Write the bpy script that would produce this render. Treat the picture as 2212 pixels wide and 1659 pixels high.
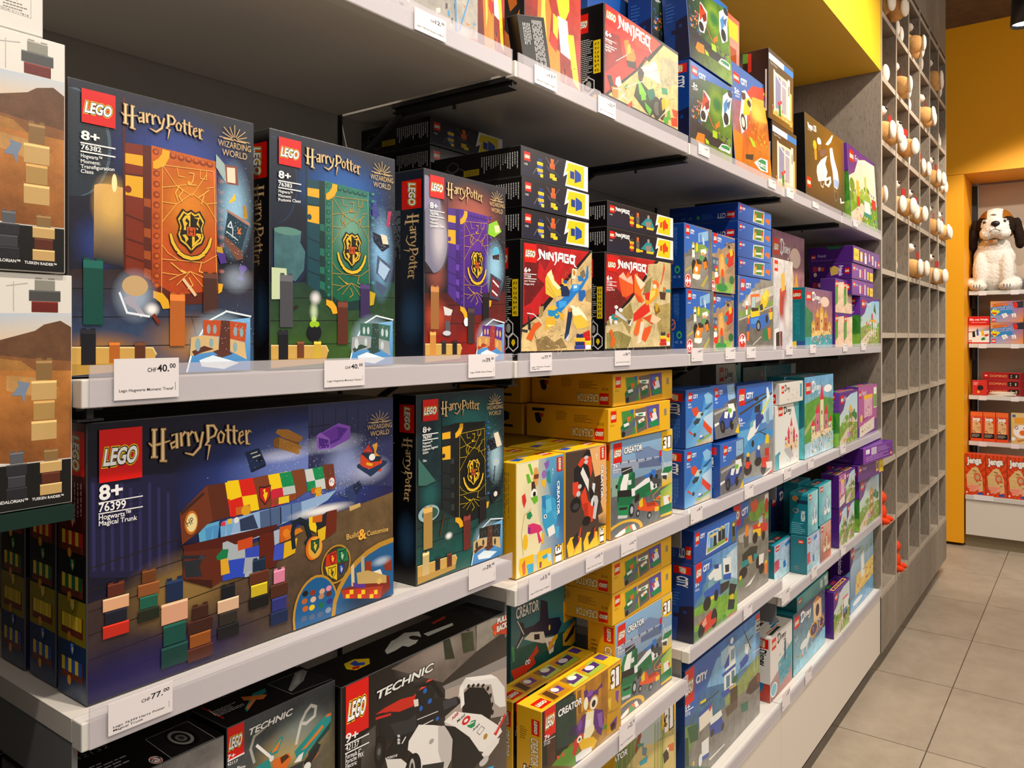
import bpy, bmesh, math, random
from mathutils import Vector, Matrix, Euler
from mathutils.geometry import tessellate_polygon
for o in list(bpy.data.objects): bpy.data.objects.remove(o)
S = bpy.context.scene
COL = S.collection
R = math.radians
# ------------------------------------------------------------ camera, world, lamps, exposure
cam = bpy.data.cameras.new('camera'); co = bpy.data.objects.new('camera', cam); COL.objects.link(co)
co.location = (0, 0, 1.36); co.rotation_euler = (R(90), 0, R(36.574 - 90))
cam.sensor_fit = 'HORIZONTAL'; cam.sensor_width = 36; cam.lens = 27.725
cam.shift_x = 0; cam.shift_y = -101.5 / 2212; cam.clip_start = .01
S.camera = co
W = bpy.data.worlds.new('shop_ambient'); S.world = W; W.use_nodes = True
W.node_tree.nodes['Background'].inputs[0].default_value = (1, .93, .86, 1)
W.node_tree.nodes['Background'].inputs[1].default_value = .15
VS = S.view_settings
VS.view_transform = 'Standard'; VS.look = 'None'; VS.gamma = 1; VS.use_curve_mapping = False; VS.exposure = .66
def spot(name, loc, target, power, size=95, blend=.7, radius=.03, col=(1, .9, .78)):
    l = bpy.data.lights.new(name, 'SPOT'); l.energy = power; l.spot_size = R(size); l.spot_blend = blend
    l.shadow_soft_size = radius; l.color = col
    o = bpy.data.objects.new(name, l); COL.objects.link(o); o.location = loc
    o.rotation_euler = (Vector(target) - Vector(loc)).to_track_quat('-Z', 'Y').to_euler()
    return o
for i, (x, p) in enumerate([(-.3, 40), (.55, 75), (1.75, 85), (2.9, 74), (4.0, 66)]):
    spot('ceiling_spot_light', (x, -.07, 3.12), (x + .25, .85, 1.0), p)
spot('ceiling_spot_light', (4.9, -.5, 3.1), (6.0, .35, 1.2), 70, 70, .5)
spot('ceiling_spot_light', (4.15, -.62, 2.93), (1.7, .75, 1.95), 11, 50, .6, .06)
al = bpy.data.lights.new('aisle_fill_light', 'AREA'); al.shape = 'RECTANGLE'; al.size = 6; al.size_y = 1.6; al.energy = 58; al.color = (1, .92, .82)  # broad soft fill, added to stand in for the shop's many other lamps
ao = bpy.data.objects.new('aisle_fill_light', al); COL.objects.link(ao); ao.location = (2.0, -1.8, 3.1); ao.rotation_euler = (R(48), 0, 0)
# ------------------------------------------------------------ materials
def lin(h):
    h = h.lstrip('#'); r = []
    for i in (0, 2, 4):
        c = int(h[i:i+2], 16) / 255; r.append(c / 12.92 if c <= .04045 else ((c + .055) / 1.055) ** 2.4)
    return tuple(r)
def newmat(name):
    m = bpy.data.materials.new(name); m.use_nodes = True
    n = m.node_tree.nodes; return m, n, m.node_tree.links, n['Principled BSDF']
def mat(name, hexc, rough=.5, metal=0, noise=0, scale=40, bump=0, bscale=200, spec=.5, stretch=None, emit=0):
    m, n, l, b = newmat(name)
    c = lin(hexc)
    b.inputs['Base Color'].default_value = (*c, 1); b.inputs['Roughness'].default_value = rough
    b.inputs['Metallic'].default_value = metal; b.inputs['Specular IOR Level'].default_value = spec
    if noise or bump:
        tc = n.new('ShaderNodeTexCoord'); mp = n.new('ShaderNodeMapping'); l.new(tc.outputs['Object'], mp.inputs['Vector'])
        if stretch: mp.inputs['Scale'].default_value = stretch
    if noise:
        t = n.new('ShaderNodeTexNoise'); t.inputs['Scale'].default_value = scale; t.inputs['Detail'].default_value = 6; t.inputs['Roughness'].default_value = .65
        l.new(mp.outputs[0], t.inputs['Vector'])
        r = n.new('ShaderNodeValToRGB'); r.color_ramp.elements[0].position = .3; r.color_ramp.elements[1].position = .7
        r.color_ramp.elements[0].color = (*[max(0, v * (1 - noise)) for v in c], 1); r.color_ramp.elements[1].color = (*[min(1, v * (1 + noise)) for v in c], 1)
        l.new(t.outputs['Fac'], r.inputs[0]); l.new(r.outputs[0], b.inputs['Base Color'])
    if bump:
        t = n.new('ShaderNodeTexNoise'); t.inputs['Scale'].default_value = bscale; t.inputs['Detail'].default_value = 4
        l.new(mp.outputs[0], t.inputs['Vector'])
        bp = n.new('ShaderNodeBump'); bp.inputs['Strength'].default_value = bump; bp.inputs['Distance'].default_value = .002
        l.new(t.outputs['Fac'], bp.inputs['Height']); l.new(bp.outputs[0], b.inputs['Normal'])
    if emit:
        b.inputs['Emission Color'].default_value = (1, .93, .8, 1); b.inputs['Emission Strength'].default_value = emit
    return m
def printmat(name, kind):
    m, n, l, b = newmat(name)
    a = n.new('ShaderNodeVertexColor'); a.layer_name = 'Col'
    b.inputs['Roughness'].default_value = .27; b.inputs['Specular IOR Level'].default_value = .55
    src = a.outputs['Color']
    tc = n.new('ShaderNodeTexCoord')
    if kind == 'photo':
        t = n.new('ShaderNodeTexNoise'); t.inputs['Scale'].default_value = 28; t.inputs['Detail'].default_value = 9; t.inputs['Roughness'].default_value = .7
        l.new(tc.outputs['Object'], t.inputs['Vector'])
        mr = n.new('ShaderNodeMapRange'); mr.inputs['From Min'].default_value = .3; mr.inputs['From Max'].default_value = .7
        mr.inputs['To Min'].default_value = .62; mr.inputs['To Max'].default_value = 1.38
        l.new(t.outputs['Fac'], mr.inputs['Value'])
        vm = n.new('ShaderNodeVectorMath'); vm.operation = 'SCALE'; l.new(src, vm.inputs[0]); l.new(mr.outputs[0], vm.inputs['Scale'])
        src = vm.outputs[0]
    l.new(src, b.inputs['Base Color'])
    t = n.new('ShaderNodeTexNoise'); t.inputs['Scale'].default_value = 1400; t.inputs['Detail'].default_value = 2
    l.new(tc.outputs['Object'], t.inputs['Vector'])
    bp = n.new('ShaderNodeBump'); bp.inputs['Strength'].default_value = .18; bp.inputs['Distance'].default_value = .0006
    l.new(t.outputs['Fac'], bp.inputs['Height']); l.new(bp.outputs[0], b.inputs['Normal'])
    if kind == 'soft':
        tr = n.new('ShaderNodeBsdfTransparent'); mx = n.new('ShaderNodeMixShader')
        l.new(a.outputs['Alpha'], mx.inputs[0]); l.new(tr.outputs[0], mx.inputs[1]); l.new(b.outputs[0], mx.inputs[2])
        l.new(mx.outputs[0], n['Material Output'].inputs[0])
    return m
M = {}
PRINT = [printmat('printed_carton', 'flat'), printmat('printed_glow', 'soft'), printmat('printed_photo', 'photo')]
M['lip'] = mat('brushed_white_aluminium', '#d9d6d0', .32, 0, .07, 30, 0, 0, .5, (3, 60, 220))
M['board'] = mat('white_laminate', '#d2cdc6', .45)
M['under'] = mat('grey_white_laminate', '#d2ccc4', .32)
M['back'] = mat('pale_back_panel', '#a39c94', .6)
M['black'] = mat('black_metal', '#1c1d1e', .45)
M['greymetal'] = mat('grey_bracket_metal', '#7d7f80', .45, .3)
M['dark'] = mat('dark_slot', '#0b0a09', .8)
M['cab'] = mat('white_cabinet_front', '#dcd2c6', .38)
M['paper'] = mat('label_paper', '#e9e2e4', .6)
M['ink'] = mat('label_ink', '#2a2624', .7)
M['yellow'] = mat('yellow_paint', '#f5a600', .5)
M['yellowlam'] = mat('yellow_soffit_paint', '#f6c01e', .5)
M['green'] = mat('dark_green_shelf', '#0e2a22', .3)
M['plinth'] = mat('plinth_bronze', '#8a7a5e', .5)
M['beigeback'] = mat('beige_back_panel', '#cbb9a4', .6)
M['ceiling'] = mat('dark_ceiling_plaster', '#6b5234', .9, 0, .25, 12)
# clear label holder
m, n, l, b = newmat('clear_plastic')
b.inputs['Base Color'].default_value = (.75, .72, .76, 1); b.inputs['Roughness'].default_value = .12
tr = n.new('ShaderNodeBsdfTransparent'); tr.inputs[0].default_value = (.96, .95, .97, 1); mx = n.new('ShaderNodeMixShader'); mx.inputs[0].default_value = .3
l.new(tr.outputs[0], mx.inputs[1]); l.new(b.outputs[0], mx.inputs[2]); l.new(mx.outputs[0], n['Material Output'].inputs[0])
M['clear'] = m
# concrete-look laminate with grain
def concrete(name, a, bcol, rough=.6):
    m, n, l, b = newmat(name); b.inputs['Roughness'].default_value = rough
    tc = n.new('ShaderNodeTexCoord'); mp = n.new('ShaderNodeMapping'); mp.inputs['Scale'].default_value = (1, 1, .22); l.new(tc.outputs['Object'], mp.inputs[0])
    t = n.new('ShaderNodeTexNoise'); t.inputs['Scale'].default_value = 6; t.inputs['Detail'].default_value = 8; t.inputs['Roughness'].default_value = .6
    t2 = n.new('ShaderNodeTexNoise'); t2.inputs['Scale'].default_value = 150; t2.inputs['Detail'].default_value = 5; t2.inputs['Roughness'].default_value = .75
    l.new(mp.outputs[0], t.inputs[0]); l.new(mp.outputs[0], t2.inputs[0])
    r = n.new('ShaderNodeValToRGB'); r.color_ramp.elements[0].position = .3; r.color_ramp.elements[1].position = .72
    r.color_ramp.elements[0].color = (*lin(a), 1); r.color_ramp.elements[1].color = (*lin(bcol), 1)
    l.new(t.outputs[0], r.inputs[0])
    r2 = n.new('ShaderNodeValToRGB'); r2.color_ramp.elements[0].position = .33; r2.color_ramp.elements[1].position = .5
    r2.color_ramp.elements[0].color = (.5, .47, .45, 1); r2.color_ramp.elements[1].color = (1, 1, 1, 1); l.new(t2.outputs[0], r2.inputs[0])
    mm = n.new('ShaderNodeMix'); mm.data_type = 'RGBA'; mm.blend_type = 'MULTIPLY'; mm.inputs[0].default_value = .8
    l.new(r.outputs[0], mm.inputs[6]); l.new(r2.outputs[0], mm.inputs[7]); l.new(mm.outputs[2], b.inputs['Base Color'])
    return m
M['concrete'] = concrete('concrete_laminate', '#7f7466', '#998d7e')
M['edge'] = mat('pale_board_edge', '#b5a896', .5)
# floor: 58 cm tiles with thin dark joints
m, n, l, b = newmat('floor_tiles'); b.inputs['Roughness'].default_value = .48
tc = n.new('ShaderNodeTexCoord')
mp = n.new('ShaderNodeMapping'); mp.inputs['Location'].default_value = (-2.889 / .5855, -.45 / .5855, 0); mp.inputs['Scale'].default_value = (1 / .5855,) * 3
l.new(tc.outputs['Object'], mp.inputs[0])
br = n.new('ShaderNodeTexBrick'); br.offset = 0; br.inputs['Scale'].default_value = 1; br.inputs['Mortar Size'].default_value = .0035; br.inputs['Mortar Smooth'].default_value = .2
br.inputs['Brick Width'].default_value = 1; br.inputs['Row Height'].default_value = 1; br.inputs['Bias'].default_value = 0
br.inputs['Color1'].default_value = (*lin('#9f9283'), 1); br.inputs['Color2'].default_value = (*lin('#a69988'), 1); br.inputs['Mortar'].default_value = (*lin('#4e453a'), 1)
l.new(mp.outputs[0], br.inputs[0])
t = n.new('ShaderNodeTexNoise'); t.inputs['Scale'].default_value = 4.5; t.inputs['Detail'].default_value = 10; t.inputs['Roughness'].default_value = .72; l.new(tc.outputs['Object'], t.inputs[0])
r = n.new('ShaderNodeValToRGB'); r.color_ramp.elements[0].position = .28; r.color_ramp.elements[1].position = .72; r.color_ramp.elements[0].color = (.76, .74, .7, 1); r.color_ramp.elements[1].color = (1.12, 1.12, 1.1, 1)
l.new(t.outputs[0], r.inputs[0])
mm = n.new('ShaderNodeMix'); mm.data_type = 'RGBA'; mm.blend_type = 'MULTIPLY'; mm.inputs[0].default_value = 1
l.new(br.outputs[0], mm.inputs[6]); l.new(r.outputs[0], mm.inputs[7]); l.new(mm.outputs[2], b.inputs['Base Color'])
M['floor'] = m
# ------------------------------------------------------------ mesh helpers
def finish(name, bm, m, parent=None, smooth=False):
    me = bpy.data.meshes.new(name); bm.to_mesh(me); bm.free()
    for x in (m if isinstance(m, list) else [m]): me.materials.append(x)
    if smooth:
        for p in me.polygons: p.use_smooth = True
    o = bpy.data.objects.new(name, me); COL.objects.link(o)
    if parent: o.parent = parent
    return o
def tag(o, label, cat, group=None):
    o['label'] = label; o['category'] = cat
    if group: o['group'] = group
    return o
def thing(name, label, cat, loc=(0, 0, 0), rotz=0, group=None):
    o = bpy.data.objects.new(name, None); COL.objects.link(o); o.empty_display_size = .05
    o.location = loc; o.rotation_euler = (0, 0, rotz)
    return tag(o, label, cat, group)
def addbox(bm, x0, x1, y0, y1, z0, z1, mi=0, bev=0):
    r = bmesh.ops.create_cube(bm, size=1); vs = r['verts']
    for v in vs: v.co = Vector((x0 + (v.co.x + .5) * (x1 - x0), y0 + (v.co.y + .5) * (y1 - y0), z0 + (v.co.z + .5) * (z1 - z0)))
    fs = set(f for v in vs for f in v.link_faces)
    for f in fs: f.material_index = mi
    if bev:
        es = list(set(e for v in vs for e in v.link_edges))
        bmesh.ops.bevel(bm, geom=es, offset=bev, segments=2, affect='EDGES', profile=.5)
def boxobj(name, m, x0, x1, y0, y1, z0, z1, parent=None, bev=0):
    bm = bmesh.new(); addbox(bm, x0, x1, y0, y1, z0, z1, 0, bev); return finish(name, bm, m, parent)
def struct(o): o['kind'] = 'structure'; return o
def addtube(bm, p, q, r, seg=12, r2=None):
    p, q = Vector(p), Vector(q); d = q - p
    ret = bmesh.ops.create_cone(bm, cap_ends=True, segments=seg, radius1=r, radius2=r if r2 is None else r2, depth=d.length)
    mt = Matrix.Translation((p + q) / 2) @ d.to_track_quat('Z', 'Y').to_matrix().to_4x4()
    bmesh.ops.transform(bm, matrix=mt, verts=ret['verts']); return ret['verts']
def addell(bm, c, r, rot=(0, 0, 0), seg=20, rings=12):
    ret = bmesh.ops.create_uvsphere(bm, u_segments=seg, v_segments=rings, radius=1)
    mt = Matrix.Translation(c) @ Euler(rot).to_matrix().to_4x4() @ Matrix.Diagonal((*r, 1))
    bmesh.ops.transform(bm, matrix=mt, verts=ret['verts']); return ret['verts']
def addprism(bm, pts, y0, y1):   # polygon in XZ extruded along Y
    a = [bm.verts.new((x, y0, z)) for x, z in pts]; b_ = [bm.verts.new((x, y1, z)) for x, z in pts]; k = len(pts)
    bm.faces.new(a); bm.faces.new(b_[::-1])
    for i in range(k): bm.faces.new((a[(i + 1) % k], a[i], b_[i], b_[(i + 1) % k]))
    bmesh.ops.recalc_face_normals(bm, faces=bm.faces)
# ------------------------------------------------------------ printing engine: flat coloured shapes laid on a face
_txt = {}
def textmesh(s, bold):
    k = (s, bold)
    if k not in _txt:
        cu = bpy.data.curves.new('t', 'FONT'); cu.body = s; cu.offset = bold; cu.resolution_u = 3; cu.fill_mode = 'BOTH'; cu.dimensions = '2D'
        o = bpy.data.objects.new('t', cu); COL.objects.link(o)
        dg = bpy.context.evaluated_depsgraph_get(); me = bpy.data.meshes.new_from_object(o.evaluated_get(dg))
        vs = [(v.co.x, v.co.y) for v in me.vertices]; fs = [tuple(p.vertices) for p in me.polygons]
        bpy.data.objects.remove(o); bpy.data.curves.remove(cu); bpy.data.meshes.remove(me)
        xs = [v[0] for v in vs] or [0, 1]
        _txt[k] = (vs, fs, min(xs), max(xs))
    return _txt[k]
CAP = .729
def clip(poly, ):
    # poly: list of (u, v, r, g, b, a); clip to the face rectangle 0..1
    for ax, lo in ((0, 1), (0, 0), (1, 1), (1, 0)):
        out = []; n_ = len(poly)
        def ins(p): return p[ax] >= 0 if not lo else p[ax] <= 1
        for i in range(n_):
            p, q = poly[i], poly[(i + 1) % n_]; ip, iq = ins(p), ins(q)
            if ip: out.append(p)
            if ip != iq:
                t_ = (lo - p[ax]) / (q[ax] - p[ax]); out.append(tuple(a + (b_ - a) * t_ for a, b_ in zip(p, q)))
        poly = out
        if len(poly) < 3: return []
    return poly
class Print:
    def __init__(s): s.v = []; s.f = []; s.c = []; s.m = []
    def face(s, fmap, W, H_):
        s.map = fmap; s.W = W; s.H = H_; s.n = 0
    def raw(s, poly, mi):
        poly = clip(poly)
        if not poly: return
        b = len(s.v)
        for p in poly: s.v.append(s.map(p[0], p[1], .00003 + .000006 * s.n)); s.c.append(p[2:])
        if len(poly) <= 4 and mi == 1 or len(poly) == 3: tris = [tuple(range(len(poly)))]
        else: tris = tessellate_polygon([[Vector((p[0] * s.W, p[1] * s.H, 0)) for p in poly]])
        for t_ in tris:
            if len(set(t_)) < 3: continue
            A_, B_, C_ = (poly[i] for i in t_[:3])
            ar = (B_[0] - A_[0]) * (C_[1] - A_[1]) - (C_[0] - A_[0]) * (B_[1] - A_[1])
            if abs(ar) < 1e-9: continue
            t_ = t_ if ar < 0 else t_[::-1]
            s.f.append([b + i for i in t_]); s.m.append(mi)
    def poly(s, col, pts, mi=0):
        c = lin(col) + (1,); s.raw([(pts[i] / 1000, pts[i + 1] / 1000) + c for i in range(0, len(pts), 2)], mi)
    def ell(s, col, cx, cy, rx, ry, k=0):
        k = k or (28 if max(rx * s.W, ry * s.H) > 6 else 14)
        s.poly(col, [w for i in range(k) for w in (cx + rx * math.cos(i * 6.28319 / k), cy + ry * math.sin(i * 6.28319 / k))])
    def soft(s, col, al, cx, cy, rx, ry):
        c = lin(col); k = 24
        rings = [(0, al), (.35, al * .86), (.7, al * .34), (1, 0)]
        P = lambda j, i: ((cx + rx * rings[j][0] * math.cos(i * 6.28319 / k)) / 1000, (cy + ry * rings[j][0] * math.sin(i * 6.28319 / k)) / 1000) + c + (rings[j][1],)
        for i in range(k):
            s.raw([P(0, 0), P(1, i), P(1, i + 1)], 1)
            for j in (1, 2): s.raw([P(j, i), P(j + 1, i), P(j + 1, i + 1), P(j, i + 1)], 1)
    def line(s, col, w, pts):
        # w in per-mille of face height; tapered ends left square
        h = w * s.H / 2000
        q = [(pts[i] * s.W / 1000, pts[i + 1] * s.H / 1000) for i in range(0, len(pts), 2)]
        for (ax, ay), (bx, by) in zip(q, q[1:]):
            L_ = math.hypot(bx - ax, by - ay) or 1e-6; dx, dy = (bx - ax) / L_, (by - ay) / L_
            ax2, ay2, bx2, by2 = ax - dx * h * .5, ay - dy * h * .5, bx + dx * h * .5, by + dy * h * .5
            P = [(ax2 - dy * h, ay2 + dx * h), (bx2 - dy * h, by2 + dx * h), (bx2 + dy * h, by2 - dx * h), (ax2 + dy * h, ay2 - dx * h)]
            s.poly(col, [w_ for x, y in P for w_ in (x / s.W * 1000, y / s.H * 1000)]); s.n += .25
    def stroke(s, col, pts, ws):
        # pts list of (x, y) in metric face units; ws widths
        k = len(pts); Lp = []; Rp = []
        for i, (x, y) in enumerate(pts):
            a, b_ = pts[max(0, i - 1)], pts[min(k - 1, i + 1)]; dx, dy = b_[0] - a[0], b_[1] - a[1]; L_ = math.hypot(dx, dy) or 1e-9
            nx, ny = -dy / L_ * ws[i] / 2, dx / L_ * ws[i] / 2; Lp.append((x + nx, y + ny)); Rp.append((x - nx, y - ny))
        for i in range(k - 1):
            s.poly(col, [w_ for x, y in (Lp[i], Lp[i + 1], Rp[i + 1], Rp[i]) for w_ in (x / s.W * 1000, y / s.H * 1000)]); s.n += .25
    def text(s, col, str_, x0, y0, x1, y1, cap, b=.0, sh=0, o=None, ow=.055):
        # baseline from (x0,y0) to (x1,y1), cap height cap (all per-mille)
        ax, ay, bx, by = x0 * s.W / 1000, y0 * s.H / 1000, x1 * s.W / 1000, y1 * s.H / 1000
        s.text_m(col, str_, ax, ay, bx, by, cap * s.H / 1000, b, sh, o, ow)
    def text_m(s, col, str_, ax, ay, bx, by, caph, b=.0, sh=0, o=None, ow=.055):
        w = math.hypot(bx - ax, by - ay); dx, dy = (bx - ax) / w, (by - ay) / w
        vs0, fs0, mn, mxx = textmesh(str_, b); sx = (w - sh * caph * .5) / max(1e-6, mxx - mn) if sh else w / max(1e-6, mxx - mn); sy = caph / CAP
        for cc, bb in ([(o, b + ow)] if o else []) + [(col, b)]:
            vs, fs, _, _ = textmesh(str_, bb); c = lin(cc) + (1,)
            pt = []
            for x, y in vs:
                X = (x - mn) * sx + y * sy * sh; Y = -y * sy
                pt.append(((ax + X * dx - Y * dy) / s.W, (ay + X * dy + Y * dx) / s.H) + c)
            for f_ in fs: s.raw([pt[i] for i in f_], 0)
            s.n += 1
    def draw(s, ops):
        for op in ops:
            s.n += 1; k = op[0]
            if k == 'p': s.poly(op[1], op[2], 2 if len(op) > 3 else 0)
            elif k == 'g':
                p = op[2]; s.raw([(p[2 * i] / 1000, p[2 * i + 1] / 1000) + lin(c) + (1,) for i, c in enumerate(op[1])], 2 if len(op) > 3 else 0)
            elif k == 'e': s.ell(*op[1:])
            elif k == 's': s.soft(*op[1:])
            elif k == 'l': s.line(*op[1:])
            elif k == 't': s.text(*op[1:8], **(op[8] if len(op) > 8 else {}))
            elif k == 'tf': s.text(op[1], op[2], op[3], op[4], op[3] + op[5], op[4], op[6], b=.0, sh=.25)
            elif k == 'tv':   # reads downwards; right, top, left, bottom
                xr, y0, xl, y1 = op[3:7]; s.text_m(op[1], op[2], xl * s.W / 1000, y0 * s.H / 1000, xl * s.W / 1000, y1 * s.H / 1000, (xr - xl) * s.W / 1000, .03, 0, op[7] if len(op) > 7 and op[7] else None)
            elif k == 'ti':   # upside down; right, bottom, left, top
                xr, yb, xl, yt = op[3:7]; s.text_m(op[1], op[2], xr * s.W / 1000, yt * s.H / 1000, xl * s.W / 1000, yt * s.H / 1000, (yb - yt) * s.H / 1000, .03, 0, op[7] if len(op) > 7 and op[7] else None)
            elif k == 'par':
                c, x0, y0, x1, y1, n_ = op[1:7]; rd = random.Random(n_ * 7 + x0)
                if len(op) > 7: s.draw([('parv', c, x0, y0, x1, y1, n_)]); continue
                d = (y1 - y0) / n_
                for i in range(n_):
                    x = x0; xe = x0 + (x1 - x0) * rd.uniform(.6, 1)
                    while x < xe:
                        w = (x1 - x0) * rd.uniform(.06, .17); s.poly(c, [x, y0 + i * d + d * .25, min(xe, x + w), y0 + i * d + d * .25, min(xe, x + w), y0 + i * d + d * .62, x, y0 + i * d + d * .62]); x += w + (x1 - x0) * .025
            elif k == 'parv':
                c, x0, y0, x1, y1, n_ = op[1:7]; rd = random.Random(n_ * 5 + x0); d = (x1 - x0) / n_
                for i in range(n_):
                    y = y0; ye = y0 + (y1 - y0) * rd.uniform(.6, 1)
                    while y < ye:
                        w = (y1 - y0) * rd.uniform(.06, .16); s.poly(c, [x0 + i * d + d * .25, y, x0 + i * d + d * .65, y, x0 + i * d + d * .65, min(ye, y + w), x0 + i * d + d * .25, min(ye, y + w)]); y += w + (y1 - y0) * .03
            elif k == 'glyphs':
                c, x0, y0, x1, y1, nc, nr = op[1:8]; rd = random.Random(9); dx, dy = (x1 - x0) / nc, (y1 - y0) / nr
                for i in range(nc):
                    for j in range(nr):
                        for q in range(3):
                            a = [rd.uniform(.2, .8) for _ in range(4)]; s.line(c, dy * .16, [x0 + (i + a[0]) * dx, y0 + (j + a[1]) * dy, x0 + (i + a[2]) * dx, y0 + (j + a[3]) * dy])
            elif k == 'hex':
                c, cx, cy, rx, ry = op[1:6][0], *op[2:6]
                s.line(c, 9, [w for i in range(7) for w in (cx + rx * math.sin(i * math.pi / 3), cy + ry * math.cos(i * math.pi / 3))])
            elif k == 'm':
                s.macro(op[1], op[2], op[3], op[4], op[5], op[6:])
    def mpts(s, x0, y0, x1, y1, flat, sx=100., sy=100.):
        return [(x0 + flat[i] / sx * (x1 - x0)) if i % 2 == 0 else (y1 - flat[i] / sy * (y1 - y0)) for i in range(len(flat))]
    def macro(s, nm, x0, y0, x1, y1, a):
        w, h = x1 - x0, y1 - y0
        if nm == 'lego':
            s.poly('#da1108', [x0, y0, x1, y0, x1, y1, x0, y1]); s.n += 1
            X0, Y0, X1, Y1 = x0 * s.W / 1000, y0 * s.H / 1000, x1 * s.W / 1000, y1 * s.H / 1000; rot = a[0] if a else 0
            if rot == 1: ax, ay, bx, by, ch = X0 + (X1 - X0) * .36, Y0 + (Y1 - Y0) * .1, X0 + (X1 - X0) * .36, Y1 - (Y1 - Y0) * .1, (X1 - X0) * .34
            elif rot == 2: ax, ay, bx, by, ch = X1 - (X1 - X0) * .09, Y0 + (Y1 - Y0) * .33, X0 + (X1 - X0) * .09, Y0 + (Y1 - Y0) * .33, (Y1 - Y0) * .32
            else: ax, ay, bx, by, ch = X0 + (X1 - X0) * .09, Y0 + (Y1 - Y0) * .68, X1 - (X1 - X0) * .09, Y0 + (Y1 - Y0) * .68, (Y1 - Y0) * .32
            small = ch * 1000 < 4.5
            for col, bb in ((('#f8d808', .125), ('#160a06', .085), ('#ffffff', .035)) if not small else (('#f8e070', .07), ('#ffffff', .01))):
                vs0, fs0, mn, mxx = textmesh('LEGO', .018); wd = math.hypot(bx - ax, by - ay); dx, dy = (bx - ax) / wd, (by - ay) / wd
                sh = .15; sx = (wd - sh * ch) / (mxx - mn); sy = ch / CAP
                vs, fs, _, _ = textmesh('LEGO', bb); c = lin(col) + (1,); pt = []
                for x, y in vs:
                    X = (x - mn) * sx + y * sy * sh; Y = -y * sy; pt.append(((ax + X * dx - Y * dy) / s.W, (ay + X * dy + Y * dx) / s.H) + c)
                for f_ in fs: s.raw([pt[i] for i in f_], 0)
                s.n += 1
        elif nm == 'lego2':
            s.poly('#e02818', [x0, y0, x1, y0, x1, y1, x0, y1]); s.n += 1; s.poly('#f4ece8', [x0 + w * .15, y0 + h * .35, x1 - w * .15, y0 + h * .35, x1 - w * .15, y0 + h * .65, x0 + w * .15, y0 + h * .65])
        elif nm in ('hp', 'hpv'):
            G = [([3, 98, 3, 30], [3.2, 3.6]), ([0, 30, 6.5, 28], [2, 2]), ([11, 97, 11, 18], [3.2, 3.8]), ([8, 18, 15, 15], [2, 2]), ([0.5, 98, 6, 97], [2, 2]), ([9, 97, 14, 96], [2, 2]), ([-2, 66, 1, 58, 8, 60, 18, 66], [1, 2.2, 2.2, 1]),
                 ([19, 78, 24, 82, 24.5, 44], [2, 3, 3]), ([24, 64, 18.5, 58, 19.5, 46, 24.5, 52], [1.6, 2.6, 2.6, 1.6]), ([28, 84, 29, 48], [2.4, 3]), ([29, 72, 32, 84, 34, 80], [1.5, 2.6, 1.5]), ([35, 83, 36, 46], [2.4, 3]), ([36, 72, 39, 83, 41, 79], [1.5, 2.6, 1.5]),
                 ([42, 82, 45, 54], [2.4, 2.6]), ([50, 80, 47, 40, 40, 22, 32, 30], [2.4, 2.8, 2.6, 1]),
                 ([55, 96, 55.5, 52], [3.4, 3]), ([55.5, 54, 52.8, 44, 57, 42, 54.5, 4], [3, 3, 2.6, .4]), ([53, 95, 61, 93, 64, 80, 62, 66, 56, 60], [1.8, 2.6, 3, 2.4, 1.6]),
                 ([66, 68, 68.5, 76, 72, 66, 70.5, 46, 67, 46, 65.6, 60, 66, 68], [2, 2.2, 2.4, 2.2, 2.2, 2.4, 2]), ([76, 92, 76.5, 46, 79, 38], [2.4, 3, 1.2]), ([73, 77, 80, 76], [2, 1.6]), ([82.5, 88, 83, 42, 85.5, 36], [2.4, 3, 1.2]), ([80.5, 74, 87, 72], [1.8, 1.6]),
                 ([88, 54, 93, 60, 92, 70, 89, 66, 88, 46, 90, 36, 94, 42], [1.6, 1.8, 2.2, 2, 2.6, 2.2, 1]), ([96, 72, 97, 34], [2.4, 3]), ([97, 58, 99.5, 70, 102, 64], [1.4, 2.2, 1.2]), ([95.5, 34, 100.5, 32], [1.8, 1.4])]
            for col, ex in (('#2c1804', 1.5), ('#b98d4e', .25), ('#f3dcae', -1.5)):
                for fl, ws in G:
                    if nm == 'hp': P = [((x0 + fl[i] / 100 * w) * s.W / 1000, (y1 - fl[i + 1] / 100 * h) * s.H / 1000) for i in range(0, len(fl), 2)]; u = w * s.W / 1e5
                    else: P = [((x0 + fl[i + 1] / 100 * w) * s.W / 1000, (y0 + fl[i] / 100 * h) * s.H / 1000) for i in range(0, len(fl), 2)]; u = h * s.H / 1e5
                    if nm == 'hpv' and ex > 1: continue
                    s.stroke(col, P, [max(.35, q + ex) * u for q in ws])
                s.n += 1
        elif nm == 'ww':
            c = '#d8b478'; X = lambda q: x0 + q * w / 100; Y = lambda q: y0 + q * h / 100
            for i in range(9):
                an = R(180 - 22.5 * i); r0, r1 = 9, 42 + (4 if i % 2 == 0 else -2)
                s.line(c, h * .022, [X(50 + r0 * math.cos(an)), Y(45 - r0 * math.sin(an) * .9), X(50 + r1 * math.cos(an)), Y(45 - r1 * math.sin(an) * .95)])
            s.line(c, h * .025, [X(16), Y(48), X(44), Y(48), X(50), Y(44), X(56), Y(48), X(84), Y(48)])
            s.text(c, 'WIZARDING', X(0), Y(72), X(100), Y(72), h * .19); s.text(c, 'WORLD', X(12), Y(98), X(88), Y(98), h * .2)
        elif nm == 'crest':
            P = lambda f_: s.mpts(x0, y0, x1, y1, f_)
            dk, go = '#1c1408', '#e8bc30'
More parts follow.
